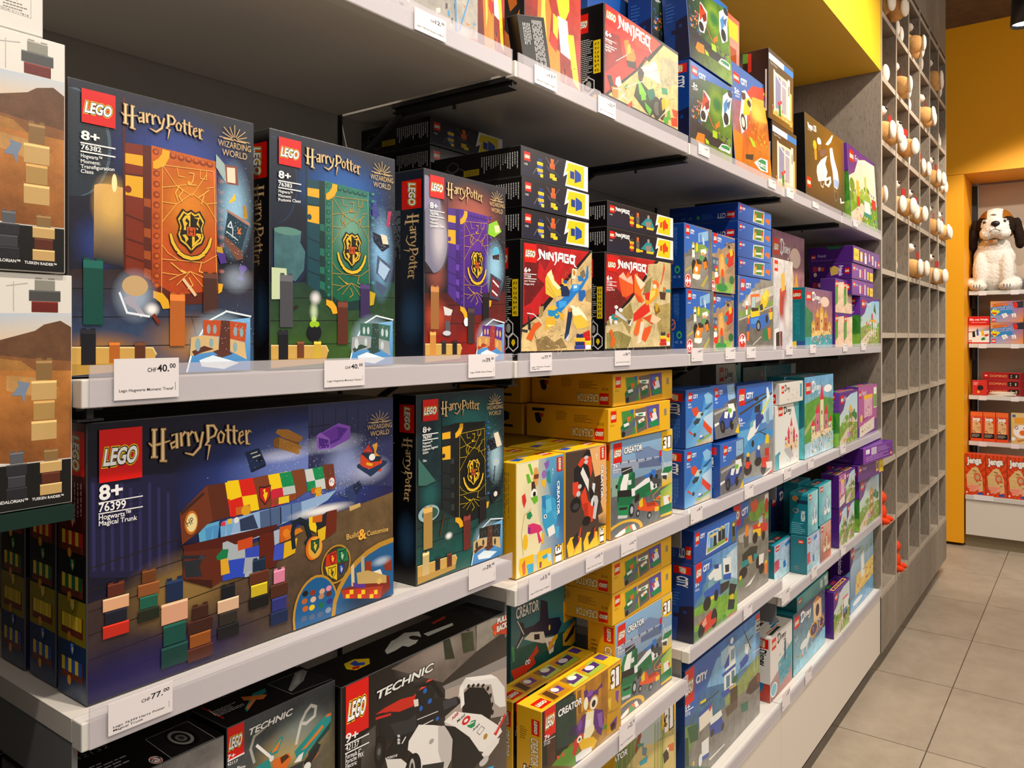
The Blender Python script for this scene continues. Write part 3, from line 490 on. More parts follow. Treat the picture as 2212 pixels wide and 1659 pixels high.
'trunk':[('g',['#0e0c1c','#1a1740','#2a2552','#14122a'],[0,0,1000,0,1000,1000,0,1000],1),('s','#3c55b0',.85,600,330,420,330),('s','#8aa0e8',.55,640,260,300,200),('p','#2c3058',[646,-6,1002,5,1002,449,646,367]),('l','#12142c',4,[660,12,660,371]),('l','#12142c',4,[703,17,703,381]),('l','#12142c',4,[752,22,752,392]),('l','#12142c',4,[798,27,798,402]),('l','#12142c',4,[845,32,845,413]),('l','#12142c',4,[646,101,727,98]),('l','#3a4a90',4,[752,322,1002,335]),('s','#a8b8f0',.6,788,305,103,148),('p','#1c1a3c',[5,189,224,221,224,625,5,548]),('l','#2c2a58',12,[13,213,15,525]),('l','#2c2a58',12,[35,236,37,533]),('l','#2c2a58',12,[57,259,59,541]),('l','#2c2a58',12,[80,228,82,549]),('l','#2c2a58',12,[103,252,105,557]),('l','#2c2a58',12,[127,276,128,566]),('l','#2c2a58',12,[151,244,152,575]),('l','#2c2a58',12,[175,268,177,583]),('l','#2c2a58',12,[200,293,202,592]),('g',['#3a2a26','#6b5434','#57442f','#2a2230'],[0,640,1000,480,1000,1000,0,1000],1),('s','#b08a48',.6,241,684,192,171),('l','#241a18',4,[2,515,532,432]),('l','#241a18',4,[2,595,532,525]),('l','#241a18',4,[2,670,532,612]),('l','#241a18',4,[2,754,532,694]),('l','#241a18',4,[2,843,532,797]),('l','#241a18',4,[2,923,532,895]),('s','#2a2460',.7,150,950,350,160),('s','#cfd8ff',.7,553,207,129,41),('s','#cfd8ff',.7,737,187,149,50),('s','#cfd8ff',.6,891,344,107,79),('p','#15264a',[427,176,472,165,495,234,445,259]),('p','#0c162c',[445,259,495,234,494,247,449,264]),('l','#d8d8c0',5,[445,185,466,180]),('l','#d8d8c0',5,[451,202,476,195]),('e','#070a14',476,216,8,12),('p','#a8702a',[527,107,535,94,571,99,625,141,622,157,604,163,551,132]),('p','#7a4a16',[529,126,609,163,611,175,529,140]),('p','#b07a30',[520,138,542,131,613,175,620,188,609,217,520,168]),('p','#8a5a1e',[520,138,529,129,542,136,538,179,520,168]),('p','#8a52c8',[676,143,762,97,811,118,811,178,732,213,679,209]),('p','#5a2a9a',[691,142,752,110,801,129,767,177,727,194]),('p','#7038b0',[698,138,757,108,762,165,727,183]),('p','#9c68d8',[676,143,691,131,727,165,730,212,679,209]),('p','#5a2a9a',[684,153,722,170,725,206,686,205]),('p','#1a3050',[840,310,905,286,973,317,900,371]),('p','#c8401c',[856,258,950,306,947,362,900,358,853,312]),('p','#202838',[856,258,889,252,950,294,939,310,900,309]),('e','#e8e8e8',905,284,14,17),('p','#b02a18',[864,254,889,218,908,261]),('p','#c88a28',[905,224,927,215,930,228,922,264,939,285,916,281,914,250]),('p','#e0b020',[880,305,908,317,905,329,880,318]),('p','#1a3050',[840,310,894,342,973,314,970,329,900,380,840,322]),('p','#2a3a68',[790,410,819,405,840,458,832,498,809,492,793,440]),('p','#1a2444',[819,405,851,388,861,420,835,457]),('p','#3a5078',[757,420,790,440,796,459,772,444]),('p','#c8a868',[806,503,853,497,855,516,809,527]),('p','#6e3218',[231,379,309,287,365,291,326,437,238,505]),('p','#5a2814',[309,287,365,291,377,434,327,438]),('p','#3c2016',[234,375,298,312,303,321,234,392]),('e','#c06a18',264,425,19,47),('e','#e8d898',265,425,15,37),('t','#2a1a10','HP',254,439,273,427,27,{'b':0}),('p','#f2cc10',[363,289,404,289,415,358,371,359]),('p','#d42010',[404,289,450,287,460,357,415,358]),('p','#d42818',[371,359,415,358,422,431,379,434]),('p','#f2cc10',[415,358,460,357,470,428,422,431]),('p','#7a4020',[452,289,502,289,506,297,515,429,473,428,460,357]),('p','#f2cc10',[504,287,571,286,576,362,510,360]),('p','#d0203c',[510,360,558,360,562,425,515,429]),('p','#f2cc10',[370,284,405,287,416,359,378,366]),('p','#d42010',[405,287,451,290,464,361,416,359]),('p','#d42010',[378,366,416,360,425,430,386,438]),('p','#f2cc10',[416,360,464,361,472,429,425,430]),('p','#7a3a20',[451,289,499,286,518,417,472,429,464,361]),('p','#f2cc10',[501,288,540,287,551,352,512,353]),('p','#0e8a50',[540,287,582,288,595,353,551,352]),('p','#c82038',[512,353,551,352,555,389,518,393]),('p','#b8c4c0',[551,352,595,353,599,388,555,389]),('p','#8a4426',[518,393,599,388,601,416,520,426]),('p','#7a4020',[582,285,629,285,641,389,602,414,595,353]),('p','#c8d0cc',[631,291,660,290,670,347,639,348]),('p','#0e8a50',[660,290,699,288,707,345,670,347]),('p','#0e8a50',[639,348,670,347,674,392,642,393]),('p','#c8d0cc',[670,347,707,345,712,395,674,392]),('p','#6a3420',[698,282,742,285,752,401,713,405,707,345]),('p','#e8c820',[538,394,574,393,575,424,538,423]),('e','#8a4020',529,409,6,11),('e','#8a4020',589,401,6,9),('e','#a02818',735,369,15,25),('e','#f0f0ea',735,369,11,20),('t','#101010','9¾',726,375,743,376,20),('m','shield',472,330,511,415,'#c01818','#f0c818'),('p','#c8601c',[655,381,693,382,697,409,656,407]),('e','#d8a018',682,398,13,16),('e','#d8a018',684,423,14,17),('p','#c8601c',[395,401,441,398,445,436,397,433]),('e','#d8a018',428,420,15,21),('e','#d8a018',431,450,14,18),('p','#8fb0d8',[355,447,474,435,620,432,755,411,718,451,622,495,482,531,355,534]),('p','#4a6088',[473,438,542,434,546,518,476,516]),('p','#5a78a8',[545,433,618,432,622,506,548,507]),('l','#203050',4,[508,434,511,518]),('l','#203050',4,[582,434,584,509]),('p','#101828',[546,436,548,513,544,512,542,435]),('p','#7a98c8',[363,516,470,512,472,539,363,552]),('e','#1a2430',438,530,21,20),('s','#ffffff',.9,696,492,138,29),('p','#5aa8d0',[284,473,309,445,346,441,331,533,287,514]),('p','#4a90c8',[303,459,327,456,320,519,307,520]),('p','#4a90c8',[327,456,346,456,339,525,327,526]),('p','#d03848',[350,449,363,448,365,466,350,465]),('p','#6aa8d8',[348,464,367,467,359,526,350,528]),('p','#d8b848',[369,442,384,441,384,464,371,463]),('p','#6aa8d8',[369,462,388,463,380,523,371,525]),('e','#e0e0e0',398,453,8,13),('p','#283858',[408,453,452,444,473,524,412,517]),('p','#a8c0e0',[380,502,473,508,473,546,392,552]),('p','#5e2412',[243,524,380,551,380,687,238,634]),('p','#20242c',[238,547,302,568,303,609,280,650,241,635]),('e','#303844',293,583,10,20),('p','#50180c',[238,510,532,509,532,529,380,559,245,534]),('p','#5e2412',[243,562,380,609,380,676,324,703,241,640]),('p','#24282e',[241,571,294,580,287,607,294,650,248,637]),('p','#3a1408',[259,646,324,676,324,708,241,645]),('p','#a8b4bc',[380,554,426,552,426,621,382,619]),('p','#3048b8',[426,589,470,582,473,615,426,621]),('p','#2f4cc0',[382,619,424,620,424,699,382,688]),('p','#a8b4bc',[426,621,473,618,475,707,424,701]),('p','#c84818',[402,545,450,544,448,583,402,581]),('p','#5a1c10',[475,552,521,539,523,692,477,691]),('p','#2f4cc0',[380,620,424,624,422,681,379,694]),('p','#a8b4bc',[424,624,473,625,473,678,422,681]),('p','#5a1c10',[473,625,532,617,532,683,473,681]),('p','#a8b4bc',[355,534,370,531,425,582,425,614,355,616]),('p','#c84818',[401,541,449,537,449,580,403,583]),('p','#3048b8',[425,582,474,580,474,641,427,641]),('p','#2848c0',[355,610,425,619,421,691,355,692]),('p','#a0a8b8',[425,619,474,630,470,672,419,685]),('p','#5e1c0c',[472,536,520,535,520,657,470,682]),('p','#a8b4c8',[520,535,540,532,540,592,523,598]),('p','#c85a14',[540,524,586,524,591,586,542,593]),('p','#3a50c0',[523,598,557,598,551,667,518,664]),('p','#e0b014',[557,598,604,590,595,655,553,668]),('p','#f0cc18',[646,510,679,510,674,589,647,564]),('p','#202028',[669,531,715,503,718,567,679,579]),('p','#e0b81c',[679,579,715,567,708,628,684,638]),('p','#c86018',[660,511,698,510,696,544,660,539]),('p','#6a2410',[715,503,755,502,752,604,708,628]),('p','#d07818',[551,552,613,548,625,566,564,589]),('e','#e08018',563,556,12,19),('l','#10202c',22,[591,631,586,563,593,520,613,512,636,533,646,581,653,605,636,623]),('e','#d86a14',661,656,27,54),('e','#e89a28',670,655,27,51),('e','#d8a840',669,655,21,44),('m','shield',653,617,686,685,'#205030','#d8b838'),('p','#e0a828',[348,599,371,602,377,666,350,666]),('p','#0e7a48',[335,584,354,560,373,566,369,601,339,601]),('t','#e8b860','Build',794,659,844,657,27,{'b':.01}),('t','#f0b040','&',843,676,879,675,51,{'b':.03}),('t','#e8b860','Customise',880,667,976,671,25,{'b':.01}),('e','#b8892c',752,760,59,91),('e','#3a3020',752,760,54,83),('p','#c83018',[713,705,752,695,756,755,710,757]),('p','#1a7a48',[756,690,793,696,801,759,756,755]),('p','#e0b818',[708,759,755,759,755,837,718,800]),('p','#4a4030',[756,758,802,765,788,820,756,835]),('m','shield',725,704,750,759,'#c01818','#e8c028'),('m','shield',762,701,790,761,'#0e6a40','#b0c8b0'),('m','shield',720,766,750,826,'#d8b820','#403818'),('m','shield',760,765,785,819,'#1840a0','#b0b8c8'),('e','#b8892c',673,955,87,172),('e','#125a92',674,955,80,160),('e','#b8892c',988,994,255,285),('e','#1f5a8e',995,1002,248,268),('s','#0a2a4a',.8,880,967,123,76),('e','#181818',632,852,11,13),('e','#8a3010',660,858,11,13),('e','#d0a080',696,866,11,13),('e','#e08aa8',722,862,11,13),('e','#b06030',629,885,11,13),('e','#d8b090',662,890,11,13),('e','#b08060',693,888,11,13),('e','#602818',722,888,11,13),('e','#c06018',632,920,11,13),('e','#e0c020',657,925,11,13),('e','#0e6a40',693,929,11,13),('e','#2a3080',725,924,12,13),('e','#506080',627,963,11,13),('e','#506080',657,968,11,13),('e','#506080',688,970,11,13),('e','#8090a8',720,963,12,13),('p','#7a2412',[775,886,979,896,986,962,939,996,780,934]),('p','#a83818',[772,891,950,938,939,996,780,934]),('p','#d02818',[790,897,806,901,806,922,790,918]),('p','#e8c020',[790,918,806,922,806,942,790,937]),('p','#e8c020',[806,903,822,907,822,928,806,924]),('p','#d02818',[806,924,822,928,822,949,806,944]),('p','#d02818',[840,916,856,921,856,942,840,937]),('p','#e8c020',[840,937,856,942,856,963,840,957]),('p','#e8c020',[856,922,872,927,872,948,856,944]),('p','#d02818',[856,944,872,948,872,969,856,964]),('p','#d02818',[891,936,908,941,908,962,891,958]),('p','#e8c020',[891,958,908,962,908,983,891,978]),('p','#e8c020',[911,944,927,948,927,970,911,965]),('p','#d02818',[911,965,927,970,927,991,911,986]),('p','#8a3018',[872,789,900,796,902,862,872,851]),('p','#8a3018',[956,809,990,815,993,876,959,863]),('p','#d8c090',[811,792,824,782,827,891,814,889]),('p','#b0a888',[853,765,867,756,870,837,856,839]),('p','#5a3090',[819,873,872,896,872,918,822,898]),('p','#e8e0d0',[894,852,939,850,950,885,905,878]),('p','#c0a060',[835,831,883,836,967,892,967,929,840,887]),('e','#d8b060',935,908,12,15),('s','#d8ecff',.6,944,811,51,28),('m','bricks',34,589,97,784,'#5a2618','#e0a880','#181a28','#c02818'),('m','bricks',120,571,175,763,'#6a3a18','#8a5028','#1a5a48','#1e2418'),('m','bricks',180,634,252,968,'#14284a','#d8a080','#0e4a40','#0c3a34'),('m','bricks',252,762,324,979,'#3a1c14','#3a1c14','#8a4a18','#4a2012'),('m','bricks',339,714,404,930,'#10141c','#d8b090','#2a2620','#141416'),('m','bricks',438,639,502,850,'#102840','#5a2a18','#c8b020','#101010'),('m','bricks',508,709,568,949,'#d880a0','#4a2618','#2a3078','#12244a'),('m','lego',25,24,130,215),('t','#f4f4f4','8+',25,276,82,274,54,{'b':.03}),('l','#f0f0f0',4,[24,286,131,286]),('l','#f0f0f0',4,[24,325,131,326]),('t','#f4f4f4','76399',24,318,89,320,32,{'b':.015}),('t','#f4f4f4','Hogwarts™',24,347,101,349,19,{'b':.012}),('t','#f4f4f4','Magical Trunk',24,368,117,371,18,{'b':.012}),('m','hp',152,38,438,190),('m','dust',430,120,760,300,5,160,'#e8ecff'),('m','dust',640,300,900,470,6,170,'#e8f0ff'),('m','dust',800,60,980,330,8,90,'#d8e0ff'),('m','ww',878,54,989,181)],
'trunk_side':[('p','#4a0c0e',[0,0,1000,0,1000,1000,0,1000],1),('p','#0a0a0a',[0,470,1000,470,1000,640,0,640]),('p','#8a7a10',[0,640,1000,640,1000,800,0,800]),('p','#10305a',[0,800,1000,800,1000,1000,0,1000],1),('m','lego',300,30,950,190,1),('p','#6a2814',[120,395,900,395,900,470,120,470]),('p','#e8c838',[150,395,260,395,260,445,150,445]),('p','#c01818',[270,395,380,395,380,445,270,445]),('p','#e8c838',[390,395,500,395,500,445,390,445]),('p','#c01818',[510,395,620,395,620,445,510,445]),('p','#e8c838',[630,395,740,395,740,445,630,445]),('p','#c01818',[750,395,860,395,860,445,750,445]),('e','#d89020',420,475,70,18),('m','shield',440,330,620,387,'#c01818','#d0c890'),('p','#6a2814',[120,555,900,555,900,630,120,630]),('p','#e8c838',[150,555,260,555,260,605,150,605]),('p','#0e6a40',[270,555,380,555,380,605,270,605]),('p','#e8c838',[390,555,500,555,500,605,390,605]),('p','#0e6a40',[510,555,620,555,620,605,510,605]),('p','#e8c838',[630,555,740,555,740,605,630,605]),('p','#0e6a40',[750,555,860,555,860,605,750,605]),('e','#d89020',420,635,70,18),('m','shield',440,490,620,547,'#0e6a40','#d0c890'),('p','#6a2814',[120,700,900,700,900,775,120,775]),('p','#e8c838',[150,700,260,700,260,750,150,750]),('p','#d8b820',[270,700,380,700,380,750,270,750]),('p','#e8c838',[390,700,500,700,500,750,390,750]),('p','#d8b820',[510,700,620,700,620,750,510,750]),('p','#e8c838',[630,700,740,700,740,750,630,750]),('p','#d8b820',[750,700,860,700,860,750,750,750]),('e','#d89020',420,780,70,18),('m','shield',440,635,620,692,'#d8b820','#d0c890'),('p','#6a2814',[120,860,900,860,900,935,120,935]),('p','#e8c838',[150,860,260,860,260,910,150,910]),('p','#1a50b0',[270,860,380,860,380,910,270,910]),('p','#e8c838',[390,860,500,860,500,910,390,910]),('p','#1a50b0',[510,860,620,860,620,910,510,910]),('p','#e8c838',[630,860,740,860,740,910,630,910]),('p','#1a50b0',[750,860,860,860,860,910,750,910]),('e','#d89020',420,940,70,18),('m','shield',440,795,620,852,'#1a50b0','#d0c890'),('par','#b09090',120,215,900,370,7,1)],
'desert':[('p','#e4e0d8',[0,0,1000,0,1000,1000,0,1000]),('g',['#b8c8d8','#c8d0d8','#e0c8a8','#e0c8a8'],[700,172,1000,163,1000,292,700,290]),('p','#6a4830',[700,315,888,242,915,215,966,197,1000,225,1000,376,700,366],1),('p','#8a5a34',[700,331,877,361,1000,376,1000,521,700,499],1),('p','#a8763c',[700,341,847,371,900,427,1000,466,1000,521,700,499],1),('g',['#b87838','#b87838','#8a5224','#8a5224'],[700,405,1000,418,1000,833,700,782],1),('p','#b88a50',[804,430,915,447,962,494,877,521,804,494],1),('p','#15120f',[700,805,1000,805,1000,1002,700,1007]),('l','#c8c4bc',5,[700,808,1000,807]),('t','#f0f0f0','TUSKEN RAIDER™',879,971,976,974,12,{'b':.02}),('t','#f0f0f0','THE MANDALORIAN™',734,966,867,970,13,{'b':.02}),('m','bricks',877,372,954,718,'#8a6a40','#c8a468','#b08c50','#c8a468'),('m','bricks',903,762,970,956,'#8a6a40','#c8a468','#5a2a18','#c8a468'),('m','bricks',804,758,864,956,'#585a60','#2a2a2e','#3a3a40','#242428'),('p','#7a8aa0',[818,516,840,475,836,453,847,459,873,466,862,503,855,551,847,518]),('m','bricks',870,19,966,163,'#8c8a80','#4a4a48','#6a2018'),('l','#c0bcb4',3,[804,53,866,38]),('l','#c0bcb4',3,[825,35,825,158])],
'nj60':[('p','#0e0c0e',[0,0,1000,0,1000,1000,0,1000]),('p','#b8151a',[31,24,949,10,429,415,265,545,246,618,19,725],1),('p','#6a0c10',[37,193,228,161,203,299,302,357,119,526,37,561],1),('p','#8a1014',[179,14,327,13,404,104,302,243,228,153],1),('p','#d2b47c',[993,-1,983,935,-9,935,14,725,259,617,277,552,327,510],1),('p','#0e0c0e',[949,10,998,3,340,542,265,617,14,741,14,717,240,610,259,517,277,544]),('p','#8a7248',[179,843,327,803,429,860,534,819,615,912,203,935],1),('p','#a88c58',[882,391,983,350,983,492,897,478],1),('p','#a08850',[228,554,290,544,277,633,222,658],1),('m','sketch',40,700,560,980,3,60,-.5,'#8a7040','#6a5430','#e8d8a8'),('m','sketch',560,120,980,980,4,60,-.9,'#a08450','#7a6238','#ecdcb0'),('m','sketch',30,100,600,500,5,40,-.8,'#7a0c10','#d02428'),('p','#e8c040',[308,308,340,257,391,220,404,260,423,275,436,315,462,330,468,380,534,393,521,443,462,455,429,477,378,459,315,437]),('p','#f8e8b0',[327,270,391,222,429,316,534,376,481,395,404,350,352,288]),('l','#a88010',5,[327,323,455,463]),('l','#a88010',5,[327,380,442,472]),('p','#e8c040',[698,640,754,613,839,619,897,644,949,705,868,732,761,742,711,691]),('p','#f8efc8',[670,564,782,534,897,618,934,670,825,611,711,622]),('p','#f8f0d8',[642,522,711,528,868,601,754,596]),('p','#1a78c8',[455,505,534,476,677,368,691,333,810,334,897,250,912,152,934,141,941,247,825,376,754,415,670,487,534,585,462,562]),('p','#3aa0e8',[691,333,796,326,789,378,698,401]),('p','#3aa0e8',[495,495,602,490,602,532,501,561]),('p','#1a78c8',[768,250,853,244,868,287,789,301]),('p','#1660b0',[782,387,882,373,897,425,839,484,789,474]),('p','#c8e8f8',[711,344,761,337,761,363,711,370]),('p','#1a88c0',[346,582,455,554,548,593,481,653,404,642,346,623]),('p','#e8b830',[327,575,404,535,481,553,429,580]),('p','#e0b030',[308,649,429,629,455,703,404,712,308,762]),('p','#f8e080',[327,705,455,711,352,729]),('e','#f0e020',465,616,16,8),('p','#e8a828',[468,587,575,609,561,676,508,627]),('p','#182850',[521,360,615,354,656,403,642,446,534,451]),('p','#e0b040',[534,292,554,287,575,340,534,342]),('e','#e8c040',585,341,27,14),('e','#2050a0',585,318,30,17),('l','#8a5a20',12,[677,180,677,334]),('p','#f0e0c0',[691,188,761,190,732,287,677,282]),('e','#c88020',718,228,20,26),('p','#15284a',[629,574,684,555,691,623,629,819,581,811]),('p','#203a6a',[581,777,642,785,615,832,575,828]),('p','#c8d0d8',[642,785,622,862,588,836]),('p','#d08030',[629,557,670,547,677,581,636,590]),('p','#7a6a50',[810,213,868,182,897,241,825,272],1),('p','#202024',[84,622,113,684,119,763,84,748]),('l','#f0f0f0',8,[72,614,155,620,228,666,265,706]),('p','#d85a18',[155,700,228,682,265,706,179,763,131,850,60,827,84,795]),('p','#303034',[2,749,84,756,72,779,-9,764]),('p','#303034',[155,763,191,827,179,819]),('p','#c01818',[853,776,956,749,983,926,868,924,839,846]),('m','bricks',725,789,882,929,'#14245a','#e8b820','#14245a','#2a3a90'),('m','bricks',882,811,983,930,'#c01818','#e8c030','#f0f0f0'),('m','lego',39,27,188,184),('m','ninj',209,58,739,179),('t','#f4f4f4','6+',35,272,116,270,43,{'b':.03}),('l','#f0f0f0',6,[35,284,188,282]),('t','#f4f4f4','71760',35,316,119,314,23,{'b':.01}),('l','#f0f0f0',6,[35,323,188,321]),('t','#f4f4f4',"Jay's Thunder",35,350,177,347,14,{'b':.015}),('t','#f4f4f4','Dragon EVO',35,376,159,374,14,{'b':.015})],
'nj62':[('p','#0e0c0e',[0,0,1000,0,1000,1000,0,1000]),('p','#b81c18',[16,14,762,-9,584,173,308,454,-2,705],1),('p','#6a1010',[6,389,152,333,308,454,2,705],1),('p','#8a1512',[178,8,443,23,308,152],1),('p','#d0bc8a',[769,-5,983,-18,972,916,-2,930,4,705,308,473],1),('p','#0e0c0e',[746,-13,792,-8,334,462,4,714,4,691,295,455]),('p','#9c8a52',[242,542,348,471,388,583,334,794,229,663,28,713,16,668],1),('p','#8a8048',[16,777,178,757,361,822,308,926,16,930],1),('p','#a89458',[701,493,972,439,972,792,807,843],1),('p','#c8b480',[613,52,972,-8,972,189,584,262],1),('p','#8a8050',[556,264,672,175,642,347,527,384],1),('m','sketch',40,650,980,980,6,90,1.2,'#7a6a3c','#5a4c2a','#dccca0'),('m','sketch',620,120,980,650,7,40,1.1,'#a08c58','#e8d8b0'),('m','sketch',30,80,600,500,8,40,-.8,'#7a0c10','#d02428'),('p','#e85a20',[178,220,229,178,281,211,308,161,388,239,388,364,281,418,229,412,203,330]),('p','#f8b8a0',[178,220,242,168,295,229,361,194,382,278,308,265]),('l','#b83018',5,[203,237,262,419]),('l','#b83018',5,[281,249,268,419]),('p','#f07018',[402,181,443,158,485,231,570,263,499,366,556,440,471,464,402,353]),('p','#f8d8b8',[409,171,485,212,570,263,499,327,443,254]),('p','#e04818',[388,354,499,405,527,462,457,455]),('p','#d82818',[388,583,499,502,613,437,642,545,513,618,388,660]),('p','#e8a020',[570,400,672,315,716,251,777,267,777,368,657,455,584,488]),('p','#f0d060',[642,337,731,310,716,372,628,437]),('p','#e87020',[679,214,746,209,792,245,777,287,701,283]),('e','#e8e0d0',716,276,29,25),('p','#e05020',[807,244,838,160,869,4,885,74,838,201,823,253]),('p','#d82018',[556,362,642,337,628,437,570,420]),('p','#d84818',[527,618,672,574,777,641,672,683,613,655]),('p','#f8c8a0',[672,574,823,619,731,682,642,654]),('p','#e86820',[443,639,527,618,499,754,429,813,388,774]),('p','#e05820',[556,724,672,693,642,773,570,872,499,832]),('p','#f8d8c0',[499,657,556,656,499,871,443,890]),('p','#8a5a20',[701,483,777,489,807,538,731,582]),('p','#c8a020',[716,452,777,459,762,540,731,541]),('p','#e8e0d8',[334,642,375,631,348,708,308,699]),('p','#40404a',[308,652,361,641,321,699]),('e','#e0e0e0',146,523,25,18),('e','#e0e0e0',74,635,27,23),('e','#e0e0e0',140,672,25,20),('e','#e0e0e0',207,550,29,21),('p','#1a8a8a',[90,594,178,600,165,656,77,640]),('p','#d07030',[127,601,178,609,165,628,115,620]),('p','#c8ccd0',[140,546,295,643,281,662,127,592]),('p','#e0e4e8',[53,658,90,658,77,712]),('p','#1a9090',[854,291,980,293,980,324,854,322]),('p','#503020',[792,326,901,329,885,412,807,407]),('p','#d07030',[854,271,901,278,893,319,854,312]),('p','#d86018',[47,758,90,740,102,813,140,831,115,914,65,913,77,822]),('m','bricks',800,767,908,910,'#303030','#e8c030','#c02018','#c02018'),('m','bricks',908,782,972,911,'#c02018','#e8c030','#f0f0f0'),('m','lego',25,40,146,179),('m','ninj',162,51,584,168),('t','#f4f4f4','6+',18,267,90,267,46,{'b':.03}),('l','#f0f0f0',6,[18,278,147,278]),('t','#f4f4f4','71762',18,312,90,312,26,{'b':.01}),('l','#f0f0f0',6,[18,316,147,315]),('t','#f4f4f4',"Kai's Fire",18,346,96,345,17,{'b':.015}),('t','#f4f4f4','Dragon EVO',18,367,123,363,14,{'b':.015})],
'nj63':[('p','#0e0c0e',[0,0,1000,0,1000,1000,0,1000]),('p','#c8200e',[14,-23,744,32,555,293,452,386,6,844],1),('p','#8a120c',[16,255,185,216,232,411,6,652],1),('p','#d8391a',[185,-44,744,32,634,171,402,222],1),('p','#d0b070',[758,25,1001,32,997,842,49,835,452,415,555,265],1),('p','#0e0c0e',[744,24,779,25,568,297,542,290,414,440,427,397,529,248,535,273]),('p','#a8a078',[730,166,989,109,989,354,730,500],1),('p','#e8e0c0',[452,405,661,236,744,455,503,459]),('p','#303028',[414,459,465,400,503,440,477,526,427,566]),('m','sketch',560,300,980,980,9,70,-.9,'#8a7444','#5a4c2c','#ece0b8'),('m','sketch',30,100,600,600,10,50,-.8,'#7a0c08','#e04828'),('p','#243a1c',[364,721,402,576,465,541,702,648,702,726,594,842,529,828]),('p','#7ac830',[414,524,465,569,529,638,516,690,439,673]),('p','#6ab828',[452,649,516,633,529,695,465,729]),('p','#58a828',[503,724,608,770,581,838,529,790]),('p','#1a6a50',[529,600,634,538,661,615,581,694]),('p','#2a8a60',[744,484,828,460,843,524,758,547]),('e','#2a2a26',675,726,68,117),('e','#5a5a50',682,728,48,73),('e','#2a2a26',751,708,49,118),('p','#e8a820',[744,612,800,571,814,665,758,725]),('p','#f0b830',[800,580,857,568,843,664,800,660]),('p','#58a030',[828,699,871,673,886,779,828,789]),('p','#d84820',[900,652,997,637,989,722,930,723]),('p','#e8d0a0',[702,833,871,633,843,694]),('p','#4a9a30',[772,789,857,749,843,834,786,843]),('p','#c84010',[886,748,989,722,989,814,900,834]),('p','#e07818',[232,239,291,201,316,263,364,267,389,340,352,412,268,413,256,345]),('p','#2a2020',[268,413,389,377,402,446,291,466]),('p','#f0a840',[279,261,316,235,328,312,279,353]),('p','#e0e0d8',[139,640,185,602,209,674,162,720,128,698]),('p','#202020',[33,658,83,637,151,823,105,831]),('p','#e07828',[83,743,162,720,162,818,105,831]),('l','#f0f0e8',8,[105,752,197,724,244,768]),('l','#f8f8f0',9,[174,832,256,736]),('l','#f8f8f0',9,[197,769,279,800]),('p','#d83818',[279,846,340,777,346,830,304,855]),('p','#4a8a20',[244,678,279,636,285,670,256,709]),('l','#e8e8e0',6,[139,479,279,353]),('l','#e8e8e0',6,[256,682,503,515]),('m','lego',16,-11,148,176),('m','ninj',162,22,588,192),('t','#f4f4f4','6+',11,297,85,296,52,{'b':.03}),('l','#f0f0f0',6,[11,323,145,312]),('t','#f4f4f4','71763',11,354,88,350,29,{'b':.01}),('l','#f0f0f0',6,[11,378,145,364]),('t','#f4f4f4',"Lloyd's Race",9,407,119,395,22,{'b':.015}),('t','#f4f4f4','Car EVO',9,438,81,428,24,{'b':.015})],
'nj_side':[('p','#0c0a0b',[0,0,1000,0,1000,1000,0,1000]),('m','lego',80,60,460,240),('par','#c8c8c8',80,300,640,700,22),('p','#e0c010',[640,330,900,330,900,640,640,640]),('glyphs','#181410',680,345,860,630,2,7),('hex','#d8d8d8',470,740,230,75),('hex','#d8d8d8',270,860,230,75),('hex','#d8d8d8',690,860,230,75),('p','#e8c818',[640,835,740,835,780,865,690,895,600,865]),('e','#b08a18',270,865,100,40),('e','#a0a0a0',470,740,100,40),('par','#d0d0d0',60,955,930,985,2)],
'njflat60':[('g',['#1a1418','#14101a','#101428','#161a34'],[0,0,1000,0,1000,1000,0,1000]),('p','#f0f0ee',[648,-9,1004,-43,1000,938,630,940,665,489,601,620]),('p','#e8cc10',[672,67,938,36,931,870,648,876,676,385,639,446]),('p','#1a3a90',[708,337,774,341,774,617,708,612]),('p','#1c48a0',[781,231,840,291,885,363,885,609,825,685,781,750]),('l','#10204a',9,[781,197,796,706]),('l','#10204a',8,[730,373,730,614]),('m','lego',36,156,119,458),('t','#e8e8e8','71760',36,615,82,604,69,{'b':.01}),('m','bricks',214,255,297,839,'#1a2a6a','#e8c020','#2a48a0','#d8b020','#2a50a8'),('m','bricks',396,141,470,831,'#e86018','#d85818','#3a3030','#e8b818'),('l','#c8c8c8',6,[336,124,416,406]),('l','#c8c8c8',6,[525,89,463,337]),('l','#d8d8d8',7,[157,844,207,598,258,802]),('l','#d8d8d8',6,[350,424,396,587]),('l','#a0a0a8',5,[470,565,545,711]),('p','#e8d018',[258,770,300,772,297,888,258,883]),('p','#e8d018',[436,756,497,745,497,862,436,872])],
'njflat62':[('g',['#1a1418','#14101a','#101428','#161a34'],[0,0,1000,0,1000,1000,0,1000]),('p','#f0f0ee',[734,-27,1012,-67,1000,891,711,902,749,460,701,532]),('p','#e8cc10',[757,63,958,33,948,840,734,829,765,370,731,413]),('p','#d03810',[780,339,811,298,811,539,780,580]),('p','#d83c10',[819,293,866,139,882,290,914,350,906,559,858,569,842,721,824,572]),('m','lego',26,155,92,446),('m','ninj',101,168,304,402),('t','#e8e8e8','71762',22,570,63,558,54,{'b':.01}),('m','bricks',304,309,365,830,'#3a3030','#e8b020','#d85010','#e8c020','#b82818'),('m','bricks',399,201,448,833,'#e86818','#5a5a50','#6a5a48','#e8c020'),('p','#1a8a90',[469,647,555,318,629,305,688,698,629,698,526,667]),('p','#908070',[541,483,629,423,621,683,555,706]),('p','#e8c020',[558,704,673,688,666,792,558,801]),('p','#e8c020',[399,694,505,700,498,782,399,808]),('e','#a09890',588,246,18,88)],
